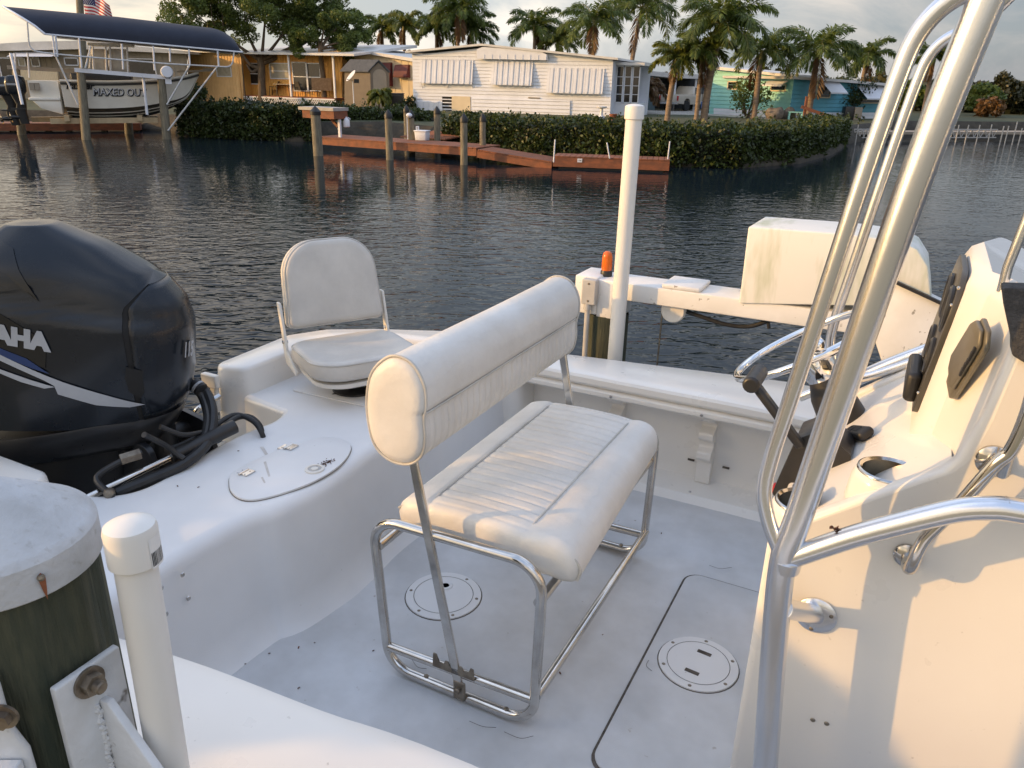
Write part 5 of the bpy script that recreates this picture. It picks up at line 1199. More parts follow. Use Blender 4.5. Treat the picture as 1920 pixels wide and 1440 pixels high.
# --- orange house: projecting wing, porch, cream end
oh = House('porch_house', 'orange and peach house with a raised porch deck and a long white roof', (352, 188), (456, 189), ang=-24)
vert_wall(oh, [(352, 190), (456, 190), (454, 100), (352, 97)], 'wing_wall', PEACH, .28)
oh.window(407, 124, 433, 144, CURTAIN)
m = MB(); zt = oh.p(352, 98).z; m.box(-.4, oh.Wd+.3, -.5, 9, zt-.02, zt+.13); m.build('wing_roof', ROOFW, oh.root, smooth=0)
PDp = 1.1
def op(x, y, d=PDp): return oh.p(x, y, d)
vert_wall(oh, [(456, 188), (640, 196), (640, 95), (456, 100)], 'porch_wall', ORANGE, .22, PDp)
m = MB(); c_ = op(462, 190); m.box(oh.Wd-.15, oh.Wd, .0, PDp, -.1, zt); m.build('wing_side_wall', ORANGE, oh.root, smooth=0)
for q in ((465, 118, 487, 158, None), (507, 118, 541, 148, CURTAIN), (551, 116, 574, 171, None), (578, 118, 600, 171, None)):
    oh.window(*q[:4], q[4], PDp-.05, WHITE2, 1)
dk0, dk1 = op(452, 179, -.2), op(625, 186, -.2)
m = MB(); zd = op(520, 180, .4).z; m.box(oh.Wd-.1, dk1.x, .1, PDp, zd-.1, zd); m.build('porch_deck', REDDOCK, oh.root, smooth=0)
# white lattice skirt below the deck
m = MB(); h_ = zd-.12; x = oh.Wd; xe = dk1.x
while x < xe:
    m.beam((x, .06, -.05), (min(x+h_, xe), .06, h_), .045, .01, (0, 1, 0)); m.beam((min(x+h_, xe), .075, -.05), (x, .075, h_), .045, .01, (0, 1, 0)); x += .19
m.box(oh.Wd, xe, .03, .10, h_-.03, h_+.05); m.build('lattice', WHITE2, oh.root, smooth=0)
pr_ = MB(); e0, e1 = oh.p(450, 97, -.3), oh.p(665, 101, -.3); pr_.add([(oh.Wd-.2, -.4, e0.z), (e1.x, -.4, e1.z), (e1.x, 8, e1.z+.9), (oh.Wd-.2, 8, e0.z+.9), (oh.Wd-.2, -.4, e0.z-.14), (e1.x, -.4, e1.z-.14), (e1.x, 8, e1.z+.7), (oh.Wd-.2, 8, e0.z+.7)], [(0, 1, 2, 3), (4, 5, 6, 7), (0, 1, 5, 4), (1, 2, 6, 5), (2, 3, 7, 6), (3, 0, 4, 7)])
pr_.build('porch_roof', ROOFW, oh.root, smooth=0)
for xx in (546, 628): q = oh.p(xx, 180, 0); m = MB(); m.box(q.x-.06, q.x+.06, -.02, .10, zd, e0.z-.1); m.build('porch_post', WHITE2, oh.root, smooth=0)
m = MB(); q = oh.p(456, 140, -.03); m.box(q.x-.05, q.x+.02, -.06, .0, .0, zt); m.build('downpipe', BARK, oh.root, smooth=0)
# cream end of the same house
oe = House('mobile_home', 'cream mobile home end wall with two maroon awnings beside the shed', (632, 196), (778, 202))
vert_wall(oe, [(632, 198), (778, 203), (775, 110), (700, 99), (632, 90)], 'wall', CREAM, .6)
m = MB(); P = oe.poly([(628, 91), (640, 88), (772, 109), (778, 116)], -.35); m.prism([P[0], P[1], P[2], P[3]], (0, 0, 0), (0, 7, 0)); m.build('roof', ROOFW, oe.root, smooth=0)
for (x0, y0, x1, y1) in ((711, 117, 736, 161), (744, 121, 769, 145)):
    A, B = oe.p(x0, y0), oe.p(x1, y0); zb = oe.p(x0, y1, -.5).z; m = MB(); m.prism([(A.x, -.02, A.z), (A.x, -.25, A.z-.05), (A.x, -.5, zb+.1), (A.x, -.5, zb), (A.x, -.02, zb)], (0, 0, 0), (B.x-A.x, 0, 0)); m.build('awning', MAROON, oe.root, smooth=0)
# --- grey house behind the lifted boat
gh = House('mobile_home', 'grey tan mobile home behind the lifted boat at the left edge', (-160, 181), (350, 186), ang=2)
vert_wall(gh, [(-160, 184), (350, 188), (350, 96), (150, 92), (20, 92), (-160, 95)], 'wall', GREYW, .4)
m = MB(); P = gh.poly([(-170, 92), (60, 78), (152, 76), (352, 96), (352, 101), (150, 92), (-170, 99)], -.6); m.prism(P, (0, 0, 0), (0, 9, 0)); m.build('roof', ROOFW, gh.root, smooth=0)
for q in ((122, 108, 146, 123), (36, 108, 46, 125), (60, 108, 73, 125), (232, 110, 290, 140), (4, 108, 22, 150)): gh.window(*q, GLASS if q[0] != 36 else CURTAIN, -.04)
vert_wall(gh, [(36, 150), (108, 152), (108, 130), (36, 130)], 'railing_panel', CREAM, .12, -1.2)
A, B = gh.p(28, 97, -.1), gh.p(112, 97, -.1); m = MB(); m.add([(A.x, -.1, A.z), (B.x, -.1, B.z), (B.x, -1.3, B.z-.35), (A.x, -1.3, A.z-.35)], [(0, 1, 2, 3)]); m.build('awning', AWNB, gh.root, smooth=0)
# --- turquoise house: a lit wall and a wall with shade put into its blue colour meeting at a corner
th_ = House('mobile_home', 'turquoise mobile home, shade coloured into its right wall, with small awnings behind the royal palm', (1338, 214), (1489, 223))
lap_wall(th_, [(1338, 216), (1489, 224), (1489, 142), (1420, 136), (1338, 130)], 'lit_wall', TURQ, .25)
th_.slab([(1338, 216), (1489, 224), (1489, 209), (1338, 203)], 'skirting', WHITEP, -.04, .02)
thr = House('mobile_home', 'tmp', (1489, 223), (1672, 222)); RT = th_.root
bpy.data.objects.remove(thr.root); thr.root = thing('right_side', '', '', thr.F.o, thr.F.a)
def reroot(h, frm, to):  # rebase the second facade into the first house
    return None
bpy.data.objects.remove(thr.root)
MR = Matrix.Translation(th_.F.o) @ Matrix.Rotation(th_.F.a, 4, 'Z'); MRi = MR.inverted()
class H2(House):
    def __init__(s): s.F = thr.F; s.Wd = thr.Wd; s.root = RT
    def fix(s, o): o.data.transform(MRi @ (Matrix.Translation(s.F.o) @ Matrix.Rotation(s.F.a, 4, 'Z'))); return o
h2 = H2()
h2.fix(lap_wall(h2, [(1489, 224), (1672, 223), (1672, 158), (1580, 150), (1489, 143)], 'shaded_wall', TURQSHADE, .25))
h2.fix(h2.slab([(1489, 224), (1672, 223), (1672, 211), (1489, 211)], 'skirting', WHITEP, -.04, .02))
h2.fix(h2.slab([(1488, 143), (1580, 149), (1675, 157), (1675, 162), (1580, 154), (1488, 148)], 'roof_edge', ROOFW, -.4, 6))
P = th_.poly([(1336, 124), (1400, 131), (1492, 141), (1492, 146), (1400, 136), (1336, 130)], -.4); m = MB(); m.prism(P, (0, 0, 0), (0, 3, 0)); m.build('roof_edge', ROOFW, RT, smooth=0)
def awning(h, x0, y0, x1, y1, dep, m_=WHITE2):
    A, B = h.p(x0, y0), h.p(x1, y0); zb = h.p(x0, y1, -dep).z; m = MB(); m.add([(A.x, -.02, A.z), (B.x, -.02, B.z), (B.x, -dep, zb), (A.x, -dep, zb)], [(0, 1, 2, 3)]); m.box(A.x, B.x, -dep-.02, -dep, zb-.08, zb); return m.build('awning', m_, h.root, smooth=0, fix=False)
th_.window(1444, 158, 1475, 171, None, -.04, CREAM); awning(th_, 1441, 151, 1480, 159, .7)
th_.window(1363, 152, 1384, 168, None, -.04, CREAM)
m = MB(); q = th_.p(1489, 180, -.05); m.cyl((q.x, -.07, 0), (q.x, -.07, q.z+1.2), .05, 8); m.build('downpipe', WHITE2, RT)
for q in ((1536, 158, 1560, 184), (1600, 186, 1650, 194)):
    w_ = h2.window(*q, None, -.04, CREAM); h2.fix(w_); [h2.fix(c) for c in kids(w_)]
for q in ((1538, 150, 1570, 173, 1.0), (1606, 160, 1655, 184, 1.0)): h2.fix(awning(h2, *q[:4], q[4], AWNB))
# --- blue grey house with the carport
bh = House('carport_house', 'blue grey house with a dark open carport behind the palms', (1180, 206), (1345, 208))
bh.slab([(1180, 207), (1228, 208), (1228, 137), (1180, 132)], 'wall', BLUEG, 0, .15)
bh.slab([(1176, 129), (1262, 137), (1345, 141), (1345, 149), (1262, 146), (1176, 137)], 'roof', ROOFW, -.6, 6)
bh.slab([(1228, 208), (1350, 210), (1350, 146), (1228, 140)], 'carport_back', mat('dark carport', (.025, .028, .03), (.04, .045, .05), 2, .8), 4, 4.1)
for xx in (1262, 1300, 1336): q = bh.p(xx, 205, -.3); m = MB(); m.box(q.x-.06, q.x+.06, -.36, -.24, 0, bh.p(xx, 146, -.3).z); m.build('carport_post', WHITE2, bh.root, smooth=0)
# --- garden shed
sh = House('garden_shed', 'taupe plastic garden shed with slate roof and arched front', (646, 200), (696, 203), 'shed', -24)
sh.slab([(646, 201), (696, 204), (694, 133), (646, 131)], 'side_wall', SHEDW, 0, .08)
a_, b_ = sh.p(696, 203), sh.p(693, 133); W_s = sh.Wd
fr_ = math.radians(62)
# front gable wall turned to the right
zw = b_.z; fx_ = Vector((cos(-.25), sin(-.25)*-1, 0)); 
G0 = Vector((W_s, 0, 0)); gd = Vector((.86, .52, 0)); gw_ = 1.3
def gpnt(t, z, o=0): p = G0+gd*(gw_*t); return Vector((p.x+.52*o, p.y-.86*o, z))
m = MB(); m.prism([gpnt(0, 0), gpnt(1, 0), gpnt(1, zw), gpnt(.5, zw+.58), gpnt(0, zw)], (0, 0, 0), (-.05, .08, 0)); m.build('front_wall', SHEDW, sh.root, smooth=0)
P = [gpnt(.16, .0, .03), gpnt(.84, 0, .03)]+[gpnt(.5+.34*cos(k*PI/10), zw-.30+.42*sin(k*PI/10), .03) for k in range(11)]
m = MB(); m.prism(P, (0, 0, 0), (.01, .03, 0)); m.build('arched_door', GREYW, sh.root, smooth=0)
m = MB(); r0, r1, r2 = gpnt(-.08, zw-.08, .1), gpnt(.5, zw+.66, .1), gpnt(1.08, zw-.08, .1); bk_ = Vector((-W_s-.1, .0, 0))
m.add([r0, r1, r2, r0+bk_, r1+bk_, r2+bk_]+[q+Vector((0, 0, .06)) for q in (r0, r1, r2, r0+bk_, r1+bk_, r2+bk_)], [(0, 1, 4, 3), (1, 2, 5, 4), (6, 7, 10, 9), (7, 8, 11, 10), (0, 1, 7, 6), (1, 2, 8, 7), (3, 4, 10, 9), (4, 5, 11, 10), (0, 3, 9, 6), (2, 5, 11, 8)]); m.build('roof', SHEDR, sh.root, smooth=0)
# ------------------------------------------------------------------ yard things
def base_px(px, py, z=ZL): return G(px, py, z)
def up_z(base, py, px):
    """height of a pixel above a base point, on the upright through the base"""
    d = ray(px, py); k = math.hypot(base.x, base.y)/math.hypot(d.x, d.y); return HC+d.z*k-base.z
def pxm(base): return math.hypot(base.x, base.y)/F_PX          # metres per photo pixel there
b = base_px(664, 204); t = thing('satellite_dish', 'white satellite dish on a pole in front of the shed', 'satellite dish', b); s = pxm(b)
h_ = up_z(b, 152, 667); MB().cyl((0, 0, 0), (0, 0, h_), .035, 8).build('pole', WHITE2, t)
m = MB(); m.lathe([(0, 0), (.22, .03), (.42, .10), (.44, .11), (.42, .115), (0, .02)], (-.02, -.05, h_+.25), (-.62, -.35, .62), 24); m.build('dish', WHITE2, t)
m = MB(); m.box(.12, .42, -.2, .0, h_-.12, h_+.12); m.tube([(.0, -.05, h_+.05), (-.3, -.4, h_+.1)], .02, 6); m.build('receiver', BLACKP, t)
b = base_px(745, 205); t = thing('cabinet', 'black box cabinet standing against the cream wall', 'cabinet', b); w_ = 23*pxm(b); hh_ = up_z(b, 176, 745); m = MB(); m.box(-w_/2, w_/2, -.3, .3, 0, hh_); m.box(-w_/2-.04, w_/2+.04, -.34, .34, hh_, hh_+.05); m.build('body', BLACKP, t, smooth=0, bevel=.03)
MB().box(-w_*.42, w_*.42, -.315, -.30, .1, hh_-.1).build('door', COWLLOW, t, smooth=0)
def pot(px, py, h_px, w_px, label):
    b = base_px(px, py); s = pxm(b); t = thing('plant_pot', label, 'plant pot', b); r = w_px*s/2; H = h_px*s
    m = MB(); m.lathe([(r*.7, 0), (r, H*.85), (r*1.1, H*.85), (r*1.1, H), (r*.95, H), (r*.9, H*.8), (0, H*.8)], seg=18); m.build('pot', TERRA, t); return t, H
pot(1149, 227, 12, 13, 'terracotta plant pot by the glazed porch of the white house')
b = base_px(1127, 222); s = pxm(b); t = thing('bird_bath', 'white pedestal bird bath at the corner of the white house', 'bird bath', b); m = MB(); m.lathe([(6*s, 0), (6*s, .1), (3*s, .16), (2.5*s, 16*s), (9*s, 18*s), (9.5*s, 20*s), (8*s, 20*s), (0, 18.5*s)], seg=18); m.build('pedestal', WHITE2, t)
# porch furniture
def porch_pt(px, d): q = oh.p(px, 170, d); return oh.F.W((q.x, d, zd))
def chair(px, d, rot, label):
    t = thing('porch_chair', label, 'chair', porch_pt(px, d), oh.F.a+rot, 'porch chairs')
    m = MB(); m.add([(-.26, -.26, .42), (.26, -.26, .42), (.26, .24, .40), (-.26, .24, .40), (-.26, .24, .43), (.26, .24, .43), (.25, .42, 1.02), (-.25, .42, 1.02)], [(0, 1, 2, 3), (4, 5, 6, 7)]); m.build('sling', TAN, t, smooth=0, fix=False)
    for x in (-.29, .29):
        MB().tube([(x, -.3, 0), (x, -.28, .42), (x, -.28, .64), (x, .25, .64), (x, .25, .42), (x, .43, 1.03)], .02, 6).build('side_frame', BLACKP, t); MB().cyl((x, .25, .64), (x, .36, 0), .02, 6).build('rear_leg', BLACKP, t)
    return t
chair(515, .9, rad(-70), 'tan sling chair at the left end of the porch table')
chair(563, .8, rad(60), 'tan sling chair facing left at the right of the porch table')
chair(590, .9, rad(20), 'tan sling chair next to the porch post at the far right')
b = porch_pt(536, .8); t = thing('patio_table', 'small high patio table on the porch deck', 'table', b, oh.F.a); m = MB(); m.box(-.75, .75, -.45, .45, .80, .85); m.build('tabletop', GREYW, t, smooth=0)
for x in (-.6, .6):
    for y in (-.35, .35): MB().cyl((x, y, 0), (x*.9, y*.9, .8), .03, 6).build('leg', BLACKP, t)
# truck and cart on the drive
DRV = [G(x, y, ZL) for x, y in ((1205, 207), (1300, 205), (1430, 214), (1520, 214))]; DRV2 = [G(x, y, ZL) for x, y in ((1205, 214), (1320, 216), (1440, 224), (1520, 222))]
m = MB(); m.loft([[p+Vector((0, 0, .01)) for p in DRV], [p+Vector((0, 0, .01)) for p in DRV2]], closed=False); tag(m.build('driveway', CONC, smooth=0), kind='structure')
def wheel(x, y, r, parent, w_=.22):
    m = MB(); m.lathe([(r*.6, -w_/2), (r*.95, -w_/2), (r, -w_*.35), (r, w_*.35), (r*.95, w_/2), (r*.6, w_/2)], (x, y, r), (0, 1, 0), 22); wl = m.build('wheel', TYRE, parent)
    MB().lathe([(0, -w_*.46), (r*.3, -w_*.5), (r*.62, -w_*.42), (r*.62, w_*.42), (0, w_*.46)], (x, y, r), (0, 1, 0), 16).build('rim', SILVER, wl)
b = base_px(1252, 208); tk = thing('pickup_truck', 'pale gold pickup truck with a cab, seen from its tailgate end on the drive', 'pickup truck', b, rad(46))
def body_prof(pr, y0, y1, name, m_, inset=.0, bev=.05):
    m = MB(); P0 = [Vector((x, y0, z)) for x, z in pr]; m.prism(P0, (0, 0, 0), (0, y1-y0, 0)); return m.build(name, m_, tk, smooth=0, bevel=bev, seg=3)
body_prof([(0, .55), (0, 1.12), (.05, 1.18), (2.0, 1.18), (2.02, 1.16), (3.75, 1.14), (5.1, 1.05), (5.25, .95), (5.3, .5), (4.75, .5), (4.72, .72), (4.5, .88), (4.2, .88), (3.98, .72), (3.95, .48), (1.55, .48), (1.52, .72), (1.3, .90), (.95, .90), (.72, .72), (.7, .5)], -.92, .92, 'body', TRUCKP)
m = MB(); m.loft([[(1.95, -.86, 1.15), (3.95, -.86, 1.12), (3.95, .86, 1.12), (1.95, .86, 1.15)], [(2.2, -.70, 1.76), (3.2, -.70, 1.76), (3.2, .70, 1.76), (2.2, .70, 1.76)]]); cab = m.build('cab', TRUCKP, tk, smooth=0, bevel=.06, seg=3)
MB().add([(2.00, -.68, 1.24), (2.00, .68, 1.24), (2.17, .58, 1.68), (2.17, -.58, 1.68)], [(0, 1, 2, 3)]).build('rear_window', GLASS, cab, smooth=0)
MB().add([(2.25, -.868, 1.22), (3.0, -.868, 1.22), (3.0, -.745, 1.66), (2.33, -.745, 1.66)], [(0, 1, 2, 3)]).build('side_window', GLASS, cab, smooth=0); MB().add([(3.05, -.868, 1.22), (3.7, -.868, 1.22), (3.25, -.745, 1.66), (3.05, -.745, 1.66)], [(0, 1, 2, 3)]).build('side_window', GLASS, cab, smooth=0)
for y in (-.86, .72): MB().box(-.02, .03, y, y+.14, .75, 1.08).build('tail_light', RED, tk, smooth=0)
MB().box(-.14, .0, -.90, .90, .48, .64).build('bumper', CHROME, tk, smooth=0, bevel=.03)
MB().box(-.012, .0, -.27, .72, .70, 1.08).build('tailgate', TRUCKP, tk, smooth=0, bevel=.004)
for x in (1.12, 4.35):
    for y in (-.84, .84): wheel(x, y, .38, tk)
b = base_px(1318, 212); gc = thing('golf_cart', 'blue golf cart with a flat blue roof parked beside the pickup', 'golf cart', b, rad(10))
m = MB(); m.prism([(0, -.55, .30), (0, -.55, .75), (.25, -.55, .85), (.9, -.55, .80), (.95, -.55, .38), (1.65, -.55, .36), (1.75, -.55, .95), (1.95, -.55, .98), (2.35, -.55, .72), (2.4, -.55, .32)], (0, 0, 0), (0, 1.1, 0)); m.build('body', BLUEC, gc, smooth=0, bevel=.06, seg=3)
MB().box(-.15, 2.05, -.62, .62, 1.80, 1.88).build('roof', BLUEC, gc, smooth=0, bevel=.03)
for x, x2 in ((.05, .0), (1.85, 1.6)):
    for y in (-.52, .52): MB().cyl((x, y, .8), (x2, y, 1.8), .025, 8).build('roof_post', BLACKP, gc)
MB().box(.25, .85, -.5, .5, .84, .98).build('seat', BLACKP, gc, smooth=0, bevel=.04)
for x in (.35, 2.0):
    for y in (-.5, .5): wheel(x, y, .30, gc)
for px, py, w_, h_, lb in ((1451, 223, 30, 20, 'larger grey boulder on the lawn by the turquoise house'), (1476, 223, 26, 17, 'smaller brown grey boulder beside the turquoise bench')):
    b = base_px(px, py); s = pxm(b); m = MB(); m.ball((0, 0, h_*s*.4), 1, 18, w_*s*.5, w_*s*.4, h_*s*.62); m.v = [(x*(1+.12*sin(7*x+3*y)), y, z*(1+.15*sin(5*x-4*y+w_))) for x, y, z in m.v]
    o = m.build('boulder', ROCK, None, smooth=60); o.location = b; tag(o, lb, 'boulder', 'boulders on the lawn')
b = base_px(1490, 224); t = thing('garden_bench', 'small turquoise garden bench beside the boulders', 'bench', b, rad(-10)); m = MB(); m.box(-.45, .45, -.2, .2, .40, .46); m.build('seat', TURQ, t, smooth=0)
for x in (-.38, .38): MB().box(x-.05, x+.05, -.18, .18, 0, .4).build('leg', TURQ, t, smooth=0)
b = base_px(1500, 226); t = thing('leaning_plank', 'long brown board sloping down from a short post on the bank', 'board', b); s = pxm(b)
MB().box(-.07+6*s, .07+6*s, -.05, .09, -.1, 38*s).build('post', REDDOCK, t, smooth=0); MB().beam((-2*s, -.1, 22*s), (78*s, -.3, -3*s), .05, 5*s).build('board', REDDOCK, t, smooth=0)
b = base_px(1594, 224); t = thing('air_conditioner', 'dark box shaped air conditioner with a wooden screen beside the shaded wall', 'air conditioner', b); s = pxm(b)
MB().box(-13*s, 2*s, -.3, .3, 0, 20*s).build('unit', BLACKP, t, smooth=0, bevel=.02); MB().box(2*s, 14*s, -.35, .35, 0, 19*s).build('wooden_screen', GREYW, t, smooth=0)
# ------------------------------------------------------------------ red dock
ZD = .50
dock = thing('dock', 'red stained wooden dock with its walkway to the lawn', 'dock', G(600, 262, 0)); DO = dock.location.copy()
def D3(px, py, z): return G(px, py, z)-DO+Vector((0, 0, 0))
def dockrun(P0, P1, back, z, plank=.16, fh=.24, name='deck'):
    A, B = G(*P0, z), G(*P1, z); d = (B-A); n = int(d.length/plank); dn = d.normalized(); bk = Vector((-dn.y, dn.x, 0))*back; m = MB(DO)
    for i in range(n):
        a = A+d*(i/n)+dn*.008; c = A+d*((i+1)/n)-dn*.008; m.add([a, c, c+bk, a+bk]+[q-Vector((0, 0, .04)) for q in (a, c, c+bk, a+bk)], [(0, 1, 2, 3), (7, 6, 5, 4), (0, 4, 5, 1), (1, 5, 6, 2), (2, 6, 7, 3), (3, 7, 4, 0)])
    o = m.build(name, REDDOCK, dock, smooth=0)
    nb_ = Vector((-dn.y, dn.x, 0)); m = MB(DO); m.obox(A+d/2-nb_*(-.03)+Vector((0, 0, -.05-fh/2)), d/2, nb_*.025, (0, 0, fh/2)); m.obox(A+d/2+bk*.95+Vector((0, 0, -.05-fh/2)), d/2, nb_*.025, (0, 0, fh/2)); m.build('fascia', REDDOCK, dock, smooth=0)
    return A, B, bk
A, B, bk = dockrun((588, 256), (893, 277), 1.7, ZD)
# walkway back to the lawn
w0, w1 = G(700, 259, ZD), G(785, 265, ZD); dd_ = (B-A).normalized(); nb_ = Vector((-dd_.y, dd_.x, 0)); m = MB(DO)
for i in range(26):
    f = i/26; a = w0+nb_*(1.72+i*.16)+dd_*(.15*i*.16); c = a+dd_*(w1-w0).length; zz_ = Vector((0, 0, .012*i)); m.add([q+zz_ for q in (a, c, c+nb_*.145, a+nb_*.145)]+[q+zz_-Vector((0, 0, .05)) for q in (a, c, c+nb_*.145, a+nb_*.145)], [(0, 1, 2, 3), (4, 5, 6, 7), (0, 1, 5, 4), (1, 2, 6, 5), (2, 3, 7, 6), (3, 0, 4, 7)])
m.build('walkway', REDDOCK, dock, smooth=0)
ramp = thing('dock_ramp', 'red boarded ramp sloping down from the dock to the floating platform', 'ramp', G(895, 290, 0)); dsv, DO_s = dock, DO
A2, B2 = G(895, 280, .48), G(1035, 303, .22); d = B2-A2; nb2 = Vector((-d.y, d.x, 0)).normalized(); RO = ramp.location; m = MB(RO); n = 30
for i in range(n):
    a = A2+d*(i/n)+d*.002; c = A2+d*((i+.9)/n); m.add([a, c, c+nb2*1.3, a+nb2*1.3]+[q-Vector((0, 0, .05)) for q in (a, c, c+nb2*1.3, a+nb2*1.3)], [(0, 1, 2, 3), (4, 5, 6, 7), (0, 1, 5, 4), (1, 2, 6, 5), (2, 3, 7, 6), (3, 0, 4, 7)])
m.build('deck', REDDOCK, ramp, smooth=0); m = MB(RO); m.beam(A2+Vector((0, 0, -.17)), B2+Vector((0, 0, -.17)), .05, .22); m.beam(A2+nb2*1.3+Vector((0, 0, -.17)), B2+nb2*1.3+Vector((0, 0, -.17)), .05, .22); m.build('stringer', REDDOCK, ramp, smooth=0)
fdk = thing('floating_dock', 'red floating dock platform at the foot of the ramp', 'dock', G(1040, 312, 0)); dock, DO = fdk, fdk.location.copy()
A3, B3, bk3 = dockrun((1037, 292), (1256, 300), 1.1, .42, .18, .30)
m = MB(DO); m.obox((A3+B3)/2+bk3*.5+Vector((0, 0, -.34)), (B3-A3)*.45, bk3*.4, (0, 0, .10)); m.build('float', BLACKP, fdk, smooth=0)
dock, DO = dsv, DO_s
pt_ = A3+(B3-A3)*.235; sgn_ = thing('number_plate', 'tiny white number plate on the front of the floating dock', 'sign', pt_+Vector((0, 0, -.12)), math.atan2((B3-A3).y, (B3-A3).x))
MB().box(-.08, .08, -.022, -.012, -.06, .06).build('plate', WHITE2, sgn_, smooth=0); text_mesh('198', .08, lambda x, y, z: (x, -.024, y-.03), 'numerals', BLACKDEC, sgn_)
# pilings with black cone caps
def piling(px, ptop, pbase, rpx, label, zb=0.0, cap=True, mt=PILED, lean=0):
    b = G(px, pbase, zb); s = pxm(b); h_ = up_z(b, ptop, px)+zb; r = rpx*s
    t = thing('dock_piling', label, 'piling', (b.x, b.y, -.8), 0, 'dock pilings')
    MB().tube([(0, 0, 0), (lean*.5, 0, h_*.5+.4), (lean, 0, h_+.8-(.0 if not cap else .2))], [r*1.04, r, r*.97], 16).build('post', mt, t)
    if cap: MB().lathe([(r*1.12, -.10), (r*1.12, .02), (r*.5, .14), (0, .22)], (lean, 0, h_+.8-.22), seg=18, cap=False).build('cap', BLACKC, t)
    return t, h_
piling(597, 198, 292, 8.5, 'dock piling at the left end, beside the fish cleaning table')
piling(731, 204, 300, 6.5, 'front dock piling left of the boarded walkway')
piling(870, 211, 309, 6.5, 'front dock piling at the right end of the red dock')
piling(905, 211, 272, 5.5, 'thinner rear piling where the ramp leaves the dock', ZD)
piling(820, 198, 262, 5.5, 'rear piling on the right side of the walkway, in front of the gap', ZD)
piling(763, 196, 250, 5, 'rear piling on the left side of the walkway', ZD)
tl, hl_ = piling(772, 205, 262, 5.5, 'short dock piling that carries the round white lamp', ZD)
b = G(772, 262, ZD); s = pxm(b); t = thing('dock_lamp', 'round white lamp on the piling beside the walkway', 'lamp', b+Vector((-.05, -.14, up_z(b, 216, 770)))); MB().ball((0, -.05, 0), 5.5*s, 12, 1, 1, .75).build('globe', WHITE2, t); MB().cyl((-.09, .02, 0), (-.09, .02, -.9), .02, 6).build('wire_pipe', WHITE2, t)
b = G(792, 263, ZD); s = pxm(b); t = thing('storage_bin', 'white lidded bin standing on the dock beside the lamp post', 'bin', b, -.3); MB().loft([[(-10*s, -.2, 0), (10*s, -.2, 0), (10*s, .2, 0), (-10*s, .2, 0)], [(-11*s, -.22, 15*s), (11*s, -.22, 15*s), (11*s, .22, 15*s), (-11*s, .22, 15*s)]]).build('body', WHITE2, t, smooth=0, bevel=.02); MB().box(-12*s, 12*s, -.24, .24, 15*s, 17*s).build('lid', WHITE2, t, smooth=0, bevel=.01)
b = G(778, 262, ZD); t = thing('outlet_box', 'small white outlet box on the lamp piling', 'outlet box', b+Vector((.13, -.14, up_z(b, 240, 778)))); MB().box(-.06, .06, -.03, .03, -.08, .08).build('box', WHITE2, t, smooth=0); MB().box(-.03, .03, -.034, -.03, -.05, .05).build('cover', GREYBOX, t, smooth=0)
# fish cleaning table
b = G(620, 256, ZD); s = pxm(b); ft = thing('fish_table', 'grey topped fish cleaning table on red timber legs at the dock end', 'table', b, math.atan2(dd_.y, dd_.x)); z1 = up_z(b, 206, 610)
MB().box(-53*s, 27*s, -.45, .45, z1-.02, z1+.10).build('tabletop', mat('grey table top', (.40, .38, .35), (.3, .28, .26), 3, .6), ft, smooth=0)
MB().box(-46*s, 26*s, -.40, .40, z1-.32, z1-.02).build('apron', REDDOCK, ft, smooth=0)
for x in (-30*s, 22*s): MB().box(x-.05, x+.05, -.05, .05, -.05, z1-.3).build('leg', REDDOCK if x < 0 else WHITE2, ft, smooth=0)
MB().beam((18*s, 0, .4), (2*s, 0, z1-.3), .08, .1).build('brace', REDDOCK, ft, smooth=0); MB().beam((-30*s, 0, .75), (-44*s, 0, z1-.3), .08, .1).build('brace', REDDOCK, ft, smooth=0)
b2 = b+Vector((.70, -.1, up_z(b, 238, 652))); t = thing('plastic_jug', 'white plastic jug hanging from the fish table leg', 'jug', b2); m = MB(); m.lathe([(.10, 0), (.13, .03), (.13, .24), (.09, .32), (.04, .36), (.04, .40), (0, .40)], seg=16); m.build('body', WHITE2, t); MB().tube([(.1, 0, .26), (.16, 0, .32), (.06, 0, .38)], .015, 6).build('handle', WHITE2, t)
for px, py, h_, lb in ((1038, 303, 38, 'thin white rod standing at the left end of the floating dock'), (1143, 296, 26, 'thin pale stake leaning at the middle of the floating dock'), (1252, 298, 30, 'thin white rod at the right end of the floating dock')):
    b = G(px, py, .42); s = pxm(b); o = MB().cyl((0, 0, -.02), (-.12 if px == 1143 else .02, 0, h_*s), .022, 8).build('mooring_rod', WHITE2, None); o.location = b; tag(o, lb, 'rod', 'rods on the floating dock')
# ================================================================== trees and palms
def limb_tree(name, label, base, trunk, limbs, clumps, leaf_m, n, size, cat='tree', spread=.75, core=False):
    t = thing(name, label, cat, base)
    m = MB(); m.tube(smooth_curve([p for p, r in trunk], 5), np.interp(np.linspace(0, 1, 5*(len(trunk)-1)+1), np.linspace(0, 1, len(trunk)), [r for p, r in trunk]).tolist(), 12); tr = m.build('trunk', BARK, t, smooth=80)
    m = MB()
    for L_ in limbs:
        pts = smooth_curve([p for p, r in L_], 4); m.tube(pts, np.interp(np.linspace(0, 1, len(pts)), np.linspace(0, 1, len(L_)), [r for p, r in L_]).tolist(), 7)
    m.build('limbs', BARK, t, smooth=80)
    C = []
    for c, r in clumps:
        k = int(n*r**2/sum(q[1]**2 for q in clumps)); d = rng.normal(size=(k, 3)); d /= np.linalg.norm(d, axis=1)[:, None]
        rad_ = r*rng.uniform(.25, 1, k)**.5; pts = np.array(c)+d*rad_[:, None]*np.array([1, 1, spread]); C.append(pts)
    leaf_mesh(np.concatenate(C), size, 'crown', leaf_m, t, .5)
    return t
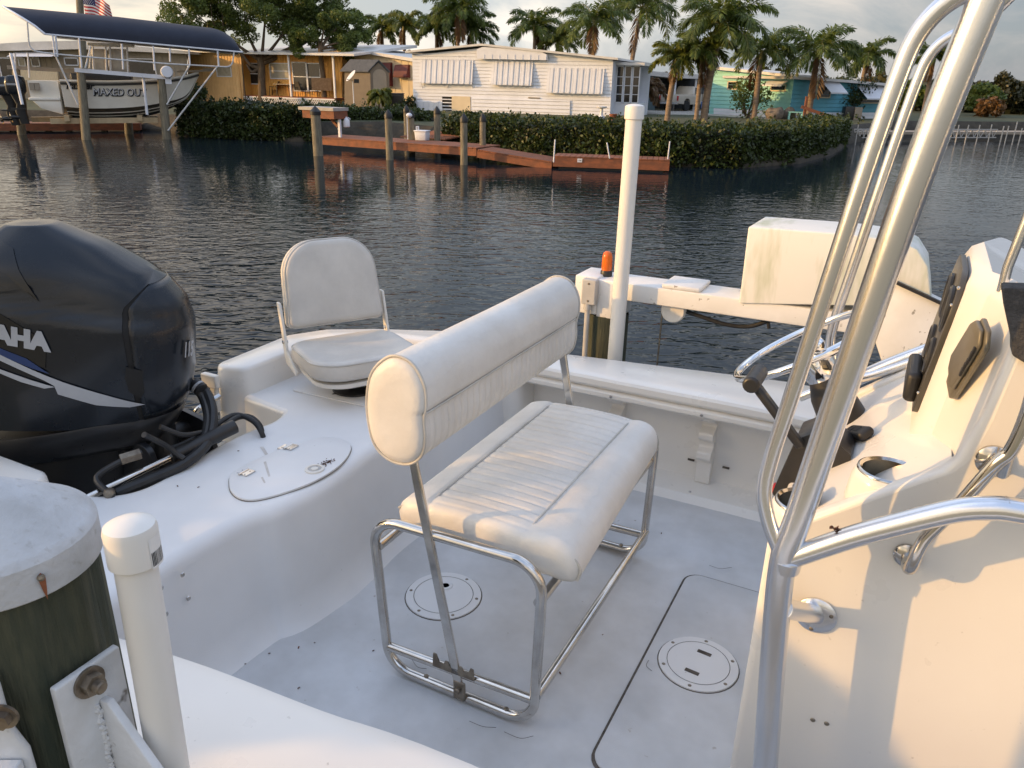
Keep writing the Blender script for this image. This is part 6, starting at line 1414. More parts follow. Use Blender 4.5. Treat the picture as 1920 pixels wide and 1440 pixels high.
# broad tree behind the hedge
b = G(492, 193, ZL); s = pxm(b)
def tl_(px, py, dy=0.0): d = ray(px, py); k = (math.hypot(b.x, b.y)+dy)/math.hypot(d.x, d.y); return tuple(CAM+d*k-b)
rt = random.Random(8)
trunk = [((0, 0, -.1), .36), (tl_(491, 160), .28), (tl_(490, 125), .27), (tl_(488, 108), .26)]
limbs = []; clumps = []
ends = [(330, 20, -1), (350, 50, .5), (395, 5, -1.5), (420, 40, 1), (455, -10, 0), (470, 25, -2), (500, 0, 1.5), (530, -20, -1), (545, 30, 1), (585, 5, -1.2), (600, 40, .5), (640, 20, -.5), (655, 55, .7), (620, 70, -1), (390, 65, -1), (440, 70, 1.2), (560, 60, -1.6), (665, 75, 0), (340, -20, 0), (400, -45, 0), (480, -55, 0), (560, -55, 0), (630, -35, 0), (520, 55, 2)]
for px, py, dy in ends:
    mid = (490+(px-490)*.30+rt.uniform(-9, 9), 108+(py-108)*.42-4+rt.uniform(-7, 7)); m2 = (490+(px-490)*.68+rt.uniform(-12, 12), 108+(py-108)*.74+rt.uniform(-9, 9))
    main_ = [(375, 40, -.8), (440, 20, .6), (500, 10, -.5), (560, 30, .8), (625, 55, -.3)]
    q0 = min(main_, key=lambda q: abs(q[0]-px)); e0 = (490+(q0[0]-490)*.62, 110+(q0[1]-110)*.62)
    limbs.append([(tl_(*e0, q0[2]*.6), .055), (tl_((e0[0]+px)/2+rt.uniform(-10, 10), (e0[1]+py)/2+6, (q0[2]*.6+dy)/2), .035), (tl_(px, py, dy), .012)])
    for k in range(4):
        q = Vector(tl_(px+rt.uniform(-32, 32), py+rt.uniform(-22, 16), dy+rt.uniform(-1.2, 1.2))); clumps.append((tuple(q), rt.uniform(.45, .95)))
for k in range(95):
    a_ = rt.uniform(0, 6.28); q_ = rt.random()**.5; clumps.append((tl_(495+165*q_*cos(a_), 12+58*q_*sin(a_), rt.uniform(-1.8, 1.8)), rt.uniform(.4, .8)))
for q0 in main_: limbs.append([(tl_(489, 114), .15), (tl_(490+(q0[0]-490)*.25, 110+(q0[1]-110)*.20, q0[2]*.2), .115), (tl_(490+(q0[0]-490)*.62, 110+(q0[1]-110)*.62, q0[2]*.6), .075), (tl_(q0[0], q0[1], q0[2]), .03)])
limbs += [[(tl_(489, 128), .16), (tl_(470, 122), .12), (tl_(452, 100), .09), (tl_(430, 85), .05)], [(tl_(491, 120), .17), (tl_(520, 108), .13), (tl_(560, 88), .09), (tl_(590, 70), .05)], [(tl_(489, 125), .14), (tl_(473, 135), .1), (tl_(462, 120), .07)]]
limb_tree('broad_tree', 'broad leafy tree with a forked trunk in front of the orange porch', b, trunk, limbs, clumps, TREEL, 76000, .19)
b = G(608, 197, ZL); s = pxm(b)
trunk = [((0, 0, -.1), .21), (tl_(606, 150), .19), (tl_(602, 110), .18), (tl_(600, 85), .15)]; limbs = []; clumps = []
for px, py, dy in ((590, 60, 0), (625, 55, .6), (645, 80, -.5), (575, 85, .4), (655, 95, .2), (610, 40, -.5), (640, 45, .5)):
    limbs.append([(tl_(601, 92), .09), (tl_((601+px)/2, (85+py)/2, dy*.4), .06), (tl_(px, py, dy), .02)])
    for k in range(4): q = tl_(px+rt.uniform(-22, 22), py+rt.uniform(-16, 18), dy+rt.uniform(-.8, .8)); clumps.append((q, rt.uniform(.35, .7)))
limb_tree('slim_tree', 'slim straight trunked tree with a notice board at the dock end', b, trunk, limbs, clumps, TREEL, 11000, .19)
p = Vector(b)+Vector(tl_(605, 158)); t = thing('notice_board', 'weathered brown board fixed across the slim tree trunk', 'board', p+Vector((0, -.3, 0))); w_ = 17*s; MB().box(-w_, w_, -.03, .03, -10*s, 10*s).build('board', mat('weathered plywood', (.17, .10, .05), (.25, .16, .09), 6, .8), t, smooth=0); MB().box(-w_*.2, w_*.2, .03, .1, -10*s, 10*s).build('batten', BARK, t, smooth=0)
# palms
def palm_mesh(nf, flen, seedv, droop=1.0, dens=38, dead=0, lw=.075, ll=.62, up=.55, plume=True):
    r = np.random.default_rng(seedv); V = []; VD = []; M = MB()
    for k in range(nf+dead):
        isd = k >= nf; az = k*2.399+r.uniform(-.3, .3); f = (k+.5)/nf if not isd else 1
        el = 1.38-1.36*f**.85 if not isd else -1.0+r.uniform(-.2, .2); L_ = flen*(r.uniform(.85, 1.1)) * (.8 if isd else 1); a = Vector((cos(az), sin(az), 0)); p = Vector((0, 0, 0)); pts = []; e = el; n = 16
        for i in range(n+1):
            pts.append(p.copy()); e -= droop*(.05+.13*i/n); e = max(e, -1.5); p = p+(a*cos(e)+Vector((0, 0, sin(e))))*(L_/n)
        M.tube(pts, [.035*(1-.85*i/n) for i in range(n+1)], 4)
        sd_ = Vector((-a.y, a.x, 0))
        for i in range(dens):
            t = .12+.88*i/dens; fi = t*n; j = min(int(fi), n-1); q = pts[j].lerp(pts[j+1], fi-j); tg_ = (pts[j+1]-pts[j]).normalized(); nn = sd_.cross(tg_)
            l = ll*(sin(PI*min(1, t*.85+.12))**.6)*flen/2.6
            for sgn in ((-1, 1) if not plume else (-1, 1, -1, 1)):
                tw = r.uniform(-.55, .55) if not plume else r.uniform(-1.1, .9)
                d = (sd_*sgn*cos(tw)+nn*sin(tw)*(.8)+tg_*.62+Vector((0, 0, -.28*droop)) ).normalized(); tip = q+d*l*r.uniform(.8, 1.1)+Vector((0, 0, -.20*droop*l)); mid = q+d*l*.5; wv = tg_*lw*.5
                (VD if isd else V).append((q-wv*.5, mid-wv, tip, mid+wv))
    return V, VD, M
def quads(V, name, m, parent):
    A = np.array([[tuple(p) for p in q] for q in V]).reshape(-1, 3); n = len(V); me = bpy.data.meshes.new(name); me.vertices.add(4*n); me.vertices.foreach_set('co', A.ravel()); me.loops.add(4*n); me.loops.foreach_set('vertex_index', np.arange(4*n)); me.polygons.add(n); me.polygons.foreach_set('loop_start', np.arange(0, 4*n, 4)); me.update(calc_edges=True); me.materials.append(m)
    o = bpy.data.objects.new(name, me); COL.objects.link(o); o.parent = parent; return o
def palm(label, crown, basepx, D, R, seedv, m_=PALML, dead=2, nf=15, r0=.19, shaft=True, droop=1.0, name='palm_tree', zb=ZL, flat=0):
    if basepx: b = G(*basepx, zb); D = math.hypot(b.x, b.y)
    dead = min(dead, 1); d = ray(*crown); k = D/math.hypot(d.x, d.y); P = CAM+d*k
    if not basepx: b = Vector((P.x, P.y, zb))
    t = thing(name, label, 'palm tree', b, 0, 'palms on the far shore'); h = P-b; fl = R*D/F_PX*1.12
    pts = [Vector((0, 0, -.1)), Vector((h.x*.12, h.y*.12, h.z*.3)), Vector((h.x*.5, h.y*.5, h.z*.65)), h-Vector((0, 0, .35 if shaft else 0))]
    r0 *= .80; MB().tube(smooth_curve(pts, 6), np.interp(np.linspace(0, 1, 19), [0, .12, .6, 1], [r0*1.35, r0*1.05, r0, r0*.72]).tolist(), 12).build('trunk', PALMT, t, smooth=80)
    V, VD, M = palm_mesh(nf, fl, seedv, droop, dead=dead, lw=.09+.02*(D-35)/20); off = h
    cr_ = quads([[p+off for p in q] for q in V], 'crown', m_, t)
    M.v = [(x+off.x, y+off.y, z+off.z) for x, y, z in M.v]; M.build('frond_stalks', SHAFT, t, smooth=0, fix=False)
    if VD: quads([[p+off for p in q] for q in VD], 'dry_fronds', PALMD, t)
    if shaft: MB().tube([h-Vector((0, 0, fl*.36)), h-Vector((0, 0, fl*.12)), h+Vector((0, 0, .15))], [r0*.75, r0*.95, r0*.4], 10).build('crown_shaft', SHAFT, t)
    return t
palm('leftmost small palm behind the cream roof, thin and drooping to the left', (716, 52), None, 74, 42, 1, PALML, 2, 12)
palm('upright yellow green palm second from the left behind the cream roof', (757, 48), None, 72, 42, 2, PALMY, 4, 12)
palm('palm with brown hanging fronds, left in the clump behind the white house', (818, 52), None, 70, 45, 3, PALML, 5, 13)
palm('tallest palm in the clump behind the white house roof', (858, 22), None, 68, 62, 4, PALML, 3, 18)
palm('low palm at the right of the clump behind the white house roof', (884, 58), None, 70, 48, 5, PALML, 3, 14)
palm('lone spiky palm above the middle of the white house roof', (1003, 50), None, 66, 55, 6, PALML, 3, 13)
palm('short bushy palm just right of the lone palm behind the roof', (1046, 75), None, 66, 45, 7, PALMY, 3, 16)
palm('dark palm with long drooping fronds above the right end of the white roof', (1115, 42), None, 58, 66, 8, PALML, 4, 15)
palm('tall dark palm with a thick trunk beside the glazed porch', (1203, 16), (1174, 206), 0, 74, 9, PALML, 4, 17, .20)
palm('short yellow green palm in front of the pickup truck', (1270, 108), (1250, 233), 0, 52, 10, PALMY, 2, 12, .17)
palm('big palm with a leaning trunk at the centre of the yard palms', (1352, 44), (1318, 235), 0, 88, 11, PALML, 5, 19, .22)
palm('slimmer palm sharing its foot with the big leaning palm', (1318, 95), (1304, 235), 0, 60, 12, PALML, 4, 13, .14)
palm('palm left of the turquoise wall with a swollen pale base', (1428, 98), (1413, 222), 0, 62, 13, PALML, 3, 14, .21)
palm('royal palm with a pale trunk before the shaded wall', (1534, 98), (1514, 224), 0, 74, 14, PALML, 4, 15, .24)
palm('spiky palm behind the right end of the blue roof', (1625, 108), None, 62, 50, 15, PALML, 2, 13)
palm('small far palm seen between the metal tubes', (1752, 108), None, 72, 42, 16, PALML, 2, 12)
t = palm('squat cycad like palm with brown fronds beside the porch', (1208, 170), (1208, 212), 0, 40, 17, PALMD, 0, 22, .2, False, 1.1)
t = palm('low bushy palm seedling beside the shed door', (712, 180), (711, 206), 0, 26, 18, PALMY, 0, 22, .07, False, 1.3)
# shrubs: dark leaf mounds
def shrub(label, px, pbase, w_px, h_px, n, m_, size=.16, D=None, name='shrub', cat='shrub', holes=0):
    b = G(px, pbase, ZL); s = pxm(b); t = thing(name, label, cat, b); r = random.Random(px); C = []; cl = []
    for k in range(14): cl.append((r.uniform(-.5, .5)*w_px*s*.8, r.uniform(-.5, .5)*w_px*s*.5, r.uniform(.15, .85)*h_px*s, r.uniform(.18, .34)*min(w_px, h_px)*s))
    m = MB()
    for c in cl:
        k = n//14; d = rng.normal(size=(k, 3)); d /= np.linalg.norm(d, axis=1)[:, None]; C.append(np.array(c[:3])+d*(c[3]*rng.uniform(.5, 1.05, k))[:, None]); m.tube([(0, 0, 0), (c[0]*.5, c[1]*.5, c[2]*.45), c[:3]], [.05, .035, .01], 5)
    C = np.concatenate(C); C[:, 2] = np.maximum(C[:, 2], .02); leaf_mesh(C, size, 'foliage', m_, t, .55); m.build('stems', BARK, t); return t
shrub('loose grey green shrub beside the golf cart', 1400, 221, 60, 62, 1600, TREEL, .17)
shrub('dark small tree in front of the shaded wall beside the air conditioner', 1592, 222, 66, 75, 2300, HEDGE2, .16, name='small_tree', cat='tree')
shrub('low round bush at the foot of the cream wall', 766, 206, 28, 22, 700, HEDGE2, .15)
shrub('bushy green growth on the bank behind the bow of the lifted boat', 350, 195, 70, 40, 2200, HEDGE2, .18)
for x, lb in ((250, 'left clump of red leaved plants seen through the boat lift rails'), (282, 'right clump of red leaved plants seen through the boat lift rails')): shrub(lb, x, 172, 38, 52, 900, REDLEAF, .2, name='red_plant', cat='plant')
# woodland behind: a far mass, plus trees that stand out
C = []; CY = []
def wood(px0, px1, ytop, D, n):
    out = []
    for i in range(n):
        px = rng.uniform(px0, px1); k = 14*sin(px*.021)+9*sin(px*.063+1)+6*sin(px*.17); yt = ytop(px)+k*.6; py = yt+abs(rng.normal())*28+rng.uniform(0, 6)
        if py > 215: py = 215-rng.uniform(0, 60)
        d = ray(px, py); q = CAM+d*((D+rng.uniform(-5, 5))/math.hypot(d.x, d.y)); q.z = max(q.z, ZL+.1); out.append(tuple(q))
    return out
C += wood(1640, 2400, lambda x: 166+.02*(x-1640)+7*sin(x*.031), 88, 34000)
C += wood(660, 1260, lambda x: 104+.05*(x-660)-10*sin(x*.02), 92, 9000)
C += wood(1250, 1660, lambda x: 140, 95, 5000)
o = leaf_mesh(C, .62, 'woodland', WOODS, None, .7); tag(o, 'far off belt of scrubby woodland behind the houses and canal', 'woodland', kind='stuff')
def far_tree(label, px, ptop, pbase, w_px, D, n, size, m_=WOODS, trunk_px=3, flatc=.8):
    d = ray(px, pbase); k = D/math.hypot(d.x, d.y); b = CAM+d*k; b.z = ZL; s = D/F_PX; H = (HC+ray(px, ptop).z*(D/math.hypot(ray(px, ptop).x, ray(px, ptop).y)))-ZL
    t = thing('background_tree', label, 'tree', b, 0, 'trees beyond the far dock'); r = random.Random(px); cl = []
    MB().tube([(0, 0, 0), (.1, 0, H*.5), (0, 0, H*.9)], [trunk_px*s, trunk_px*s*.7, .03], 8).build('trunk', BARK, t); C = []
    for k_ in range(22):
        zz_ = r.uniform(.35, .97); ww_ = w_px*s*.5*(1.05-abs(zz_-.6)*1.4); a = r.uniform(0, 6.28); c = (cos(a)*ww_*r.uniform(.2, .8), sin(a)*ww_*.6, H*zz_); q = w_px*s*r.uniform(.14, .24); kk = n//22; dd_ = rng.normal(size=(kk, 3)); dd_ /= np.linalg.norm(dd_, axis=1)[:, None]; C.append(np.array(c)+dd_*(q*rng.uniform(.4, 1.0, kk))[:, None]*np.array([1, 1, flatc]))
    leaf_mesh(np.concatenate(C), size, 'crown', m_, t, .6); return t
far_tree('tall rounded pine standing above the treeline right of the big tube', 1868, 143, 228, 52, 82, 3200, .42)
far_tree('bushy tree at the waterside left of the rounded pine', 1832, 166, 232, 60, 76, 3200, .42, TREEL)
far_tree('tree with a brown dry skirt near the far dock', 1845, 190, 236, 48, 72, 1800, .45, PALMD)
far_tree('small tree at the right edge of the treeline', 1925, 160, 232, 48, 84, 2200, .45)
far_tree('green tree between the two thin tubes', 1700, 155, 230, 56, 80, 2800, .45, TREEL)
# far dock with white poles
fd = thing('far_dock', 'low grey dock with open truss gangway across the far canal', 'dock', G(1790, 256, 0)); FO = fd.location.copy()
a, c = G(1590, 263, .0), G(1990, 262, .0); dz = Vector((0, 0, 1)); m = MB(FO); m.beam(a+dz*.42, c+dz*.42, 1.2, .14); m.build('deck', GREYW, fd, smooth=0)
d = c-a
for r0_, r1_ in ((.0, .14), (.40, .64)):
    m = MB(FO); p, q = a+d*r0_-Vector((.0, .62, 0)), a+d*r1_-Vector((0, .62, 0)); m.beam(p+dz*.62, q+dz*.62, .05, .05); m.beam(p+dz*.18, q+dz*.18, .05, .05); n = 16
    for i in range(n): u, v_ = p+(q-p)*(i/n), p+(q-p)*((i+1)/n); m.beam(u+dz*(.18 if i % 2 else .62), v_+dz*(.62 if i % 2 else .18), .04, .04)
    m.build('truss', GREYBOX, fd, smooth=0)
pole0 = None
ords = ['first', 'second', 'third', 'fourth', 'fifth', 'sixth', 'seventh', 'eighth', 'ninth']
for i, (px, yt) in enumerate(((1606, 234), (1661, 236), (1793, 234), (1811, 234), (1832, 234), (1854, 233), (1877, 236), (1886, 236), (1900, 228), (1912, 240))):
    b = G(px-3, 272, 0); h_ = up_z(b, yt, px); lb = 'thin white mooring pole at the far dock, %s counted from the left' % (ords[i] if i < 9 else 'last')
    if pole0 is None: pole0 = thing('mooring_pole', lb, 'pole', b-dz*.5, 0, 'mooring poles at the far dock'); MB().cyl((0, 0, 0), (0, 0, 1), .030, 8).build('pole', GREYBOX, pole0); pole0.scale = (1, 1, h_+.5)
    else: dup(pole0, b-dz*.5, 0, lb, None, (1, 1, h_+.5))
# ================================================================== boat lift across the canal, far left
LA = rad(22); LF = Frame(G(158, 262, 0), LA)
def lp(px, py, y=0): return LF.on_y(px, py, y)
lift = thing('boat_lift', 'timber boat lift with a navy barrel canopy on a tubular frame, across the canal', 'boat lift', LF.o, LA)
for (px0, py0, px1, py1), y in (((151, 128, 160, 262), 0), ((302, 143, 312, 262), 0), ((30, 128, 38, 250), 3.4), ((235, 140, 240, 250), 3.4)):
    A_, B_ = lp(px0, py0, y), lp(px1, py1, y); B_.z = -.5; MB().tube([B_, (A_+B_)/2, A_], [.19, .18, .16], 14).build('post', PILED, lift)
a, c = lp(140, 131, -.05), lp(312, 145, -.05); MB().beam(a, c, .22, .16).build('top_beam', WHITE2, lift, smooth=0)
a2, c2 = lp(14, 126, 3.4), lp(250, 140, 3.4); MB().beam(a2, c2, .22, .16).build('top_beam', GREYW, lift, smooth=0)
m = MB(); q = lp(313, 135, -.1); m.lathe([(.0, .0), (.22, 0), (.26, .08), (.26, .3), (.2, .36), (0, .36)], (q.x, -.35, q.z), (0, 1, 0), 16); m.box(q.x-.12, q.x+.14, -.2, .1, q.z-.5, q.z-.1); m.build('winch_motor', WHITE2, lift, bevel=.01)
for y, (x0, x1, zz_) in ((.5, (95, 296, 227)), (2.8, (60, 296, 224))): A_, B_ = lp(x0, zz_, y), lp(x1, zz_-2, y); MB().beam(A_, B_, .30, .22).build('cradle_beam', TIMB, lift, smooth=0)
for px in (125, 262): A_ = lp(px, 222, .2); MB().beam(A_, (A_.x, 3.2, A_.z), .2, .24).build('cradle_beam', TIMB, lift, smooth=0)
# canopy
BL, BR = lp(84, 64, -.3), lp(455, 98, -.3)
TLp, TRp = lp(6, 12, 1.5), lp(385, 56, 1.5)
m = MB(); NU, NVv = 34, 18
def canf(s, t):
    x = BL.x+(BR.x-BL.x)*s; zb = BL.z+(BR.z-BL.z)*s; xt = TLp.x+(TRp.x+.0-TLp.x)*min(1, s*1.12)
    ex = (xt-x)*sin(PI*t) if s < .9 else (xt-x)*sin(PI*t)
    zt = TLp.z+(TRp.z-TLp.z)*min(1.0, s*1.0); e = 1.0 if s < .84 else math.sqrt(max(0, 1-((s-.84)/.16)**2))
    h = (zt-zb)*e
    return (x+(0 if s > .35 else (TLp.x-BL.x)*(1-s/.35)*sin(PI*t)), -.3+3.7*(.5-.5*cos(PI*t)), zb+h*sin(PI*t)**.8)
m.grid(canf, NU, NVv); cn_o = m.build('canopy', NAVY, lift, smooth=80, fix=False)
m = MB(); m.tube([canf(0, t/16) for t in range(17)], .05, 8); m.build('canopy_hoop', WHITE2, lift)
m = MB(); m.tube([canf(s/12, 0) for s in range(13)], .035, 6); m.tube([canf(s/12, 1) for s in range(13)], .035, 6); m.build('canopy_rail', WHITE2, lift)
for y, dz_ in ((-.3, 0), (3.3, -.3)):
    pts = [lp(*p, y) for p in ((51, 42), (55, 95), (100, 101), (200, 110), (320, 120), (435, 126), (439, 97))]
    MB().tube(rpoly(pts, .3, 4), .032, 8).build('frame_rail', GALV, lift)
for y, lst in ((-.3, ((98, 64, 103, 106), (104, 66, 108, 106), (148, 70, 153, 127), (228, 82, 231, 130), (287, 86, 290, 132), (318, 90, 319, 116), (354, 92, 356, 122), (408, 96, 410, 124))), (3.0, ((28, 100, 29, 130), (52, 100, 55, 146), (172, 84, 168, 128), (206, 82, 205, 130)))):
    for x0, y0, x1, y1 in lst: MB().cyl(lp(x0, y0, y), lp(x1, y1, y), .038, 8).build('frame_post', WHITE2, lift)
for p, q in (((105, 106), (146, 196)), ((408, 124), (315, 245)), ((356, 122), (313, 196)), ((160, 128), (170, 86))): MB().cyl(lp(*p, -.3), lp(*q, -.2), .036, 8).build('diagonal_strut', GALV, lift)
MB().cyl(lp(20, 100, .2), lp(42, 196, -.2), .06, 10).build('guide_post', WHITE2, lift); MB().cyl(lp(268, 140, .0), lp(276, 215, -.0), .06, 10).build('guide_post', WHITE2, lift)
# the lifted boat
lb_ = thing('lifted_boat', 'white fishing boat named MAXED OUT hanging in the covered lift', 'boat', LF.o, LA)
YN, YC, YFar = .45, 1.65, 2.85
sheer = [(112, 152), (150, 153), (200, 154), (250, 153), (300, 150), (345, 144), (372, 137)]
chine = [(112, 200), (150, 203), (200, 203), (250, 200), (300, 192), (338, 178), (372, 139)]
keelp = [(112, 222), (150, 224), (200, 224), (250, 220), (305, 208), (345, 184), (372, 141)]
rings = []; rb2 = []; strip = []; NP = 7
fs = [1, 1, 1, .97, .85, .55, .03]
for i in range(NP):
    f = fs[i]; yn = YC-(YC-YN)*f; yf = YC+(YFar-YC)*f; sx, cxp, kx = lp(*sheer[i], yn), lp(*chine[i], YC-(YC-YN)*f*.86), lp(*keelp[i], YC)
    S0 = Vector((sx.x, yn, sx.z)); C0 = Vector((sx.x-(.25 if i > 3 else 0)*0, YC-(YC-YN)*f*.86, cxp.z)); K0 = Vector((S0.x, YC, kx.z))
    rings.append([S0, C0, K0, Vector((C0.x, 2*YC-C0.y, C0.z)), Vector((S0.x, yf, S0.z))]); strip.append((S0, C0, K0))
def interp_rings(rg, n=6):
    cols = [smooth_curve([r[j] for r in rg], n) for j in range(len(rg[0]))]; return [[c[i] for c in cols] for i in range(len(cols[0]))]
RG = interp_rings(rings)
m = MB(); m.loft([[r[0], r[1]] for r in RG], closed=False); m.loft([[r[3], r[4]] for r in RG], closed=False); m.face([RG[0][0], RG[0][1], RG[0][2], RG[0][3], RG[0][4]]); m.build('topsides', HULLW, lb_, smooth=60)
m = MB(); m.loft([[r[1]+Vector((0, -.004, 0)), r[2], r[3]] for r in RG], closed=False); m.build('bottom', HULLB, lb_, smooth=60)
MB().loft([[r[0]+Vector((0, 0, -.03)), r[4]+Vector((0, 0, -.03))] for r in RG], closed=False).build('deck', HULLW, lb_, smooth=60)
MB().tube([r[0]+Vector((0, -.02, -.09)) for r in RG], .045, 6).build('rub_rail', BLACKP, lb_)
MB().tube([r[0]+Vector((0, -.0, .02)) for r in RG], .05, 6).build('gunwale_cap', HULLW, lb_)
for k_ in (.35, .62): MB().tube([r[1].lerp(r[2], k_)+Vector((0, -.03, -.02)) for r in RG], .022, 5).build('spray_strake', HULLW, lb_)
# stern platform, console, T-top, bow pulpit
q0, q1 = lp(52, 183, YN), lp(112, 184, YN); m = MB(); m.box(q0.x, q1.x, YN+.1, YFar-.1, q0.z-.12, q0.z); m.prism([(q0.x+.1, YN+.15, q0.z-.1), (q1.x, YN+.15, q0.z-.1), (q1.x, YN+.15, lp(112, 215, YN).z), (q0.x+.4, YN+.15, q0.z-.45)], (0, 0, 0), (0, 2.1, 0)); m.build('stern_platform', HULLW, lb_, smooth=0, bevel=.03)
for px in (60, 70): a = lp(px, 160, YN+.2); MB().box(a.x-.09, a.x+.09, YN-.02+.1, YN+.2, a.z-.2, a.z+.1).build('stern_locker', GREYW, lb_, smooth=0)
a = lp(52, 168, YN); MB().box(a.x, q1.x, YN+.3, YFar-.3, q0.z, lp(112, 152, YN).z).build('transom', HULLW, lb_, smooth=0)
c0, c1 = lp(135, 153, 1.0), lp(245, 139, 1.0); MB().box(c0.x, c1.x, .8, 2.4, c0.z-.1, c1.z).build('cockpit_coaming', BLACKP, lb_, smooth=0, bevel=.05)
for x0, x1 in ((178, 196), (210, 236)):
    a, b_ = lp(x0, 140, 1.2), lp(x1, 92, 1.2); MB().box(a.x, b_.x, 1.2, 2.0, a.z, b_.z).build('enclosure_panel', mat('clear vinyl curtain', (.55, .52, .46), (.40, .37, .33), 3, .3), lb_, smooth=0, bevel=.03)
for px in (176, 200, 208, 240): a, b_ = lp(px, 140, 1.0), lp(px-2, 84, 1.0); MB().cyl(a, b_, .04, 8).build('top_post', WHITE2, lb_)
a, b_ = lp(165, 83, 1), lp(250, 88, 1); MB().box(a.x, b_.x, .8, 2.4, a.z-.04, a.z+.06).build('hard_top', HULLW, lb_, smooth=0, bevel=.02)
m = MB(); a = lp(372, 136, YC); m.beam(Vector((a.x-.9, YC, a.z+.02)), Vector((a.x+.55, YC, a.z+.10)), .4, .08); m.beam(Vector((a.x+.2, YC, a.z+.12)), Vector((a.x+.75, YC, a.z+.16)), .12, .12); m.build('bow_pulpit', GREYW, lb_, smooth=0)
# name on the side
LET = mat('boat lettering', (.012, .012, .014), None, 1, .4)
def side_pt(px, py): return lp(px, py, YN)
def name_fn(cpx, cpy, off):
    c = side_pt(cpx, cpy)
    def f(x, y, z):
        z_ = c.z+y; k = 0
        best = min(RG, key=lambda r: abs(r[0].x-(c.x+x))); t_ = (best[0].z-z_)/(best[0].z-best[1].z+1e-6)
        return (c.x+x, best[0].y+(best[1].y-best[0].y)*t_-off, z_)
    return f
text_mesh('MAXED OUT', .42, name_fn(225, 180, .030), 'name_lettering', LET, lb_, shear=.15, bold=.022, sx=.86)
text_mesh('MAXED OUT', .42, name_fn(224, 179, .045), 'name_highlight', WHITE2, lb_, shear=.15, bold=-.004, sx=.86)
text_mesh('Parker', .40, name_fn(150, 167, .03), 'maker_lettering', LET, lb_, shear=.3, bold=.012)
def far_engine(px, py0, py1, y, label):
    a, c = lp(px, py0, y), lp(px, py1, y); H = a.z-c.z; t = thing('outboard_motor', label, 'outboard motor', LF.W((a.x, y, c.z)), LA)
    def sec(x0, x1, hw, z): return [(x0+(x1-x0)*(.5+.5*math.copysign(abs(cos(2*PI*i/20))**.7, cos(2*PI*i/20))), hw*math.copysign(abs(sin(2*PI*i/20))**.7, sin(2*PI*i/20)), z) for i in range(20)]
    MB().loft([sec(-.35, .32, .24, H*.62), sec(-.42, .38, .27, H*.68), sec(-.42, .40, .27, H*.85), sec(-.34, .34, .22, H*.97), sec(-.2, .2, .12, H)]).build('cowl', COWL, t, smooth=50)
    MB().loft([sec(-.10, .24, .07, 0), sec(-.22, .22, .10, H*.25), sec(-.12, .26, .12, H*.4), sec(-.28, .28, .18, H*.62)]).build('midsection', COWLLOW, t, smooth=50)
    m = MB(); m.box(-.36, .22, -.14, .14, H*.30, H*.33); m.tube([(-.40, 0, H*.14), (-.2, 0, H*.14), (.15, 0, H*.14), (.25, 0, H*.14)], [.06, .09, .08, .01], 12); m.build('gearcase', COWLLOW, t)
    m = MB()
    for k in range(3): an = k*2.094; m.grid(lambda s_, t_: (-.42+.08*(t_-.5), (.04+.18*s_)*cos(an+.9*(t_-.5)), H*.14+(.04+.18*s_)*sin(an+.9*(t_-.5))), 3, 3)
    m.build('propeller', CHROME, t); MB().box(-.3, .1, -.275, -.262, H*.80, H*.84).build('stripe', SILVER, t, smooth=0)
far_engine(26, 141, 232, 1.1, 'nearer dark outboard motor on the stern of the lifted boat'); far_engine(8, 143, 235, 2.2, 'farther dark outboard motor at the left edge behind the first')
# red dock behind the lift, with its piles; utility pole and flag
ld_ = thing('dock', 'red boarded dock behind the lifted boat', 'dock', LF.W((-4, 5, 0)), LA); LDo = (-4, 5, 0)
a, c = lp(-160, 228, 5), lp(262, 231, 5); MB(LDo).box(a.x, c.x, 5, 6.6, c.z-.34, c.z).build('deck', REDDOCK, ld_, smooth=0)
for px in (22, 47, 90, 128, 195, 255): q = lp(px, 240, 5.3); MB(LDo).cyl((q.x, 5.4, -.5), (q.x, 5.4, c.z-.2), .15, 10).build('pile', PILED, ld_)
b = G(160, 190, ZL); up_ = thing('utility_pole', 'leaning wooden pole behind the canopy that carries the flag', 'pole', b); s = pxm(b)
P0 = CAM+ray(147, -40)*(math.hypot(b.x, b.y)/math.hypot(ray(147, -40).x, ray(147, -40).y))-b; MB().tube([(0, 0, -.2), P0*.5, P0], [.26, .24, .22], 12).build('post', PILED, up_)
k = math.hypot(b.x, b.y)-.3; d = ray(156, 0); f0 = CAM+d*(k/math.hypot(d.x, d.y)); fl_ = thing('flag', 'striped American flag flying from the wooden pole above the canopy', 'flag', f0); fw = 40*s; fh_ = 30*s
def flagpt(u, v): return (fw*u, -.25*sin(u*9+v*1.5)*u-.05, -fh_*v+fh_*.35-fw*.42*u*u-.02*sin(u*14))
m = MB(); m.grid(flagpt, 26, 26); fo = m.build('cloth', mat('flag white', (.72, .70, .68), rough=.8), fl_, smooth=180, fix=False)
fo.data.materials.append(mat('flag red', (.45, .03, .04), rough=.8)); fo.data.materials.append(mat('flag blue', (.02, .03, .12), rough=.8))
for i, p in enumerate(fo.data.polygons):
    u, v = i % 26, i//26; p.material_index = 2 if (u < 11 and v < 14) else (1 if (v//2) % 2 == 0 else 0)
m = MB()
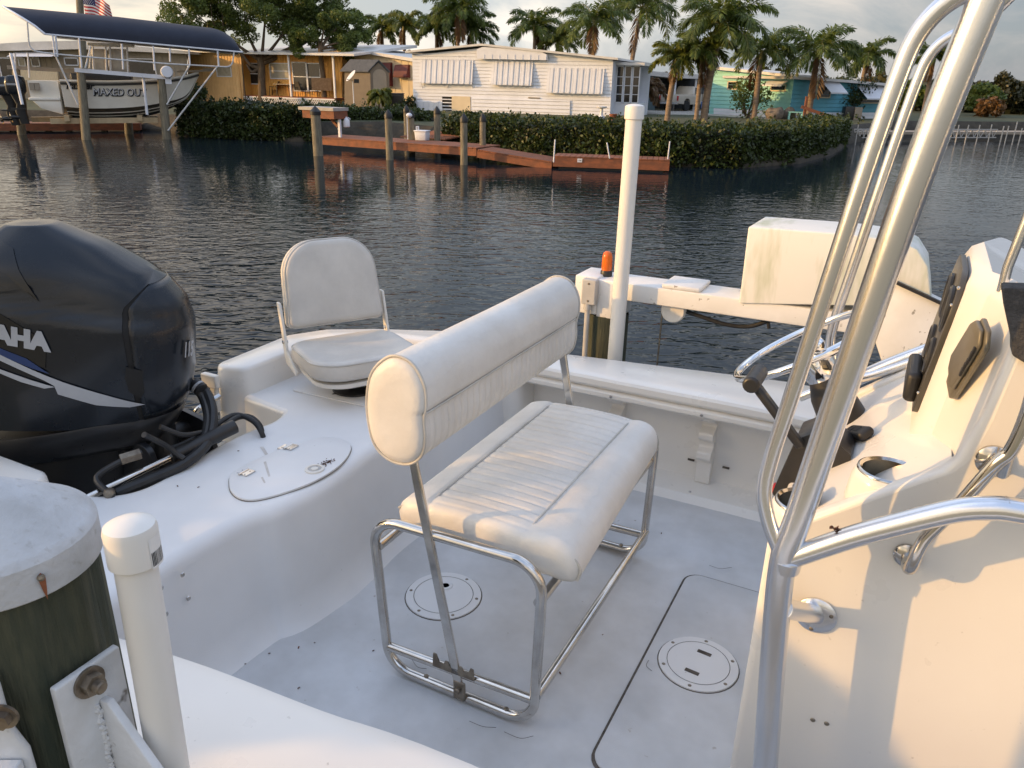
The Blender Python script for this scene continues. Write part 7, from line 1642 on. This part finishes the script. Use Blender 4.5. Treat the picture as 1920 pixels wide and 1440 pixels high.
for r in range(9):
    for c_ in range(6 if r % 2 == 0 else 5):
        u, v = (.035+.066*c_+(0 if r % 2 == 0 else .033)), .035+.055*r; x, y, z = flagpt(u, v); m.add([(x+.035*(1 if k % 2 == 0 else .42)*sin(k*PI/5), y-.012, z+.035*(1 if k % 2 == 0 else .42)*cos(k*PI/5)) for k in range(10)], [tuple(range(10))])
m.build('stars', mat('flag white', (.72, .70, .68), rough=.8), fl_, smooth=0, fix=False)

# ================================================================== the near bank behind and beside the boat
nb = [BF.W((u, v, 0)) for u, v in ((-80, -1.75), (60, -1.75))]
m = MB(); P = [Vector((p.x, p.y, .78)) for p in nb]+[Vector((120, -120, .78)), Vector((-160, -120, .78))]; m.add(P, [(0, 3, 2, 1)]); tag(m.build('near_ground', mat('sandy yard', (.34, .30, .22), (.22, .21, .12), 1.2, .9), smooth=0, fix=False), kind='structure')
m = MB(); m.loft([[Vector((p.x, p.y, -.8)) for p in nb], [Vector((p.x, p.y, .8)) for p in nb]], closed=False); o = m.build('near_seawall', CONC, smooth=0); tag(o, kind='structure')
def add_shade_shrub(u, v, h, r, n, lab, seed):  # out-of-view shrubs added to keep the sun off stern, deck and seat
    b = BF.W((u, v, 0)); b = Vector((b.x, b.y, .78)); rn = random.Random(seed); cl = []; limbs = []
    for k in range(26):
        a = rn.uniform(0, 6.28); q = rn.uniform(.1, 1)*r; z = rn.uniform(.12, .95)*h; c = (cos(a)*q, sin(a)*q, z); cl.append((c, rn.uniform(.25, .5))); limbs.append([((0, 0, z*.3), .05), ((c[0]*.5, c[1]*.5, z*.75), .03), (c, .01)])
    limb_tree('shade_shrub', lab, b, [((0, 0, -.1), .09), ((.03, 0, h*.4), .07), ((0, .03, h*.8), .03)], limbs, cl, HEDGE2, n, .13, 'shrub')
add_shade_shrub(-5.6, -2.45, 2.6, .62, 5200, 'unseen leafy shrub added on the near shore to shade the boat stern', 4)
add_shade_shrub(-3.73, -2.81, 2.12, .72, 7500, 'lower unseen shrub added on the near shore to shade the deck and gunwale', 9)
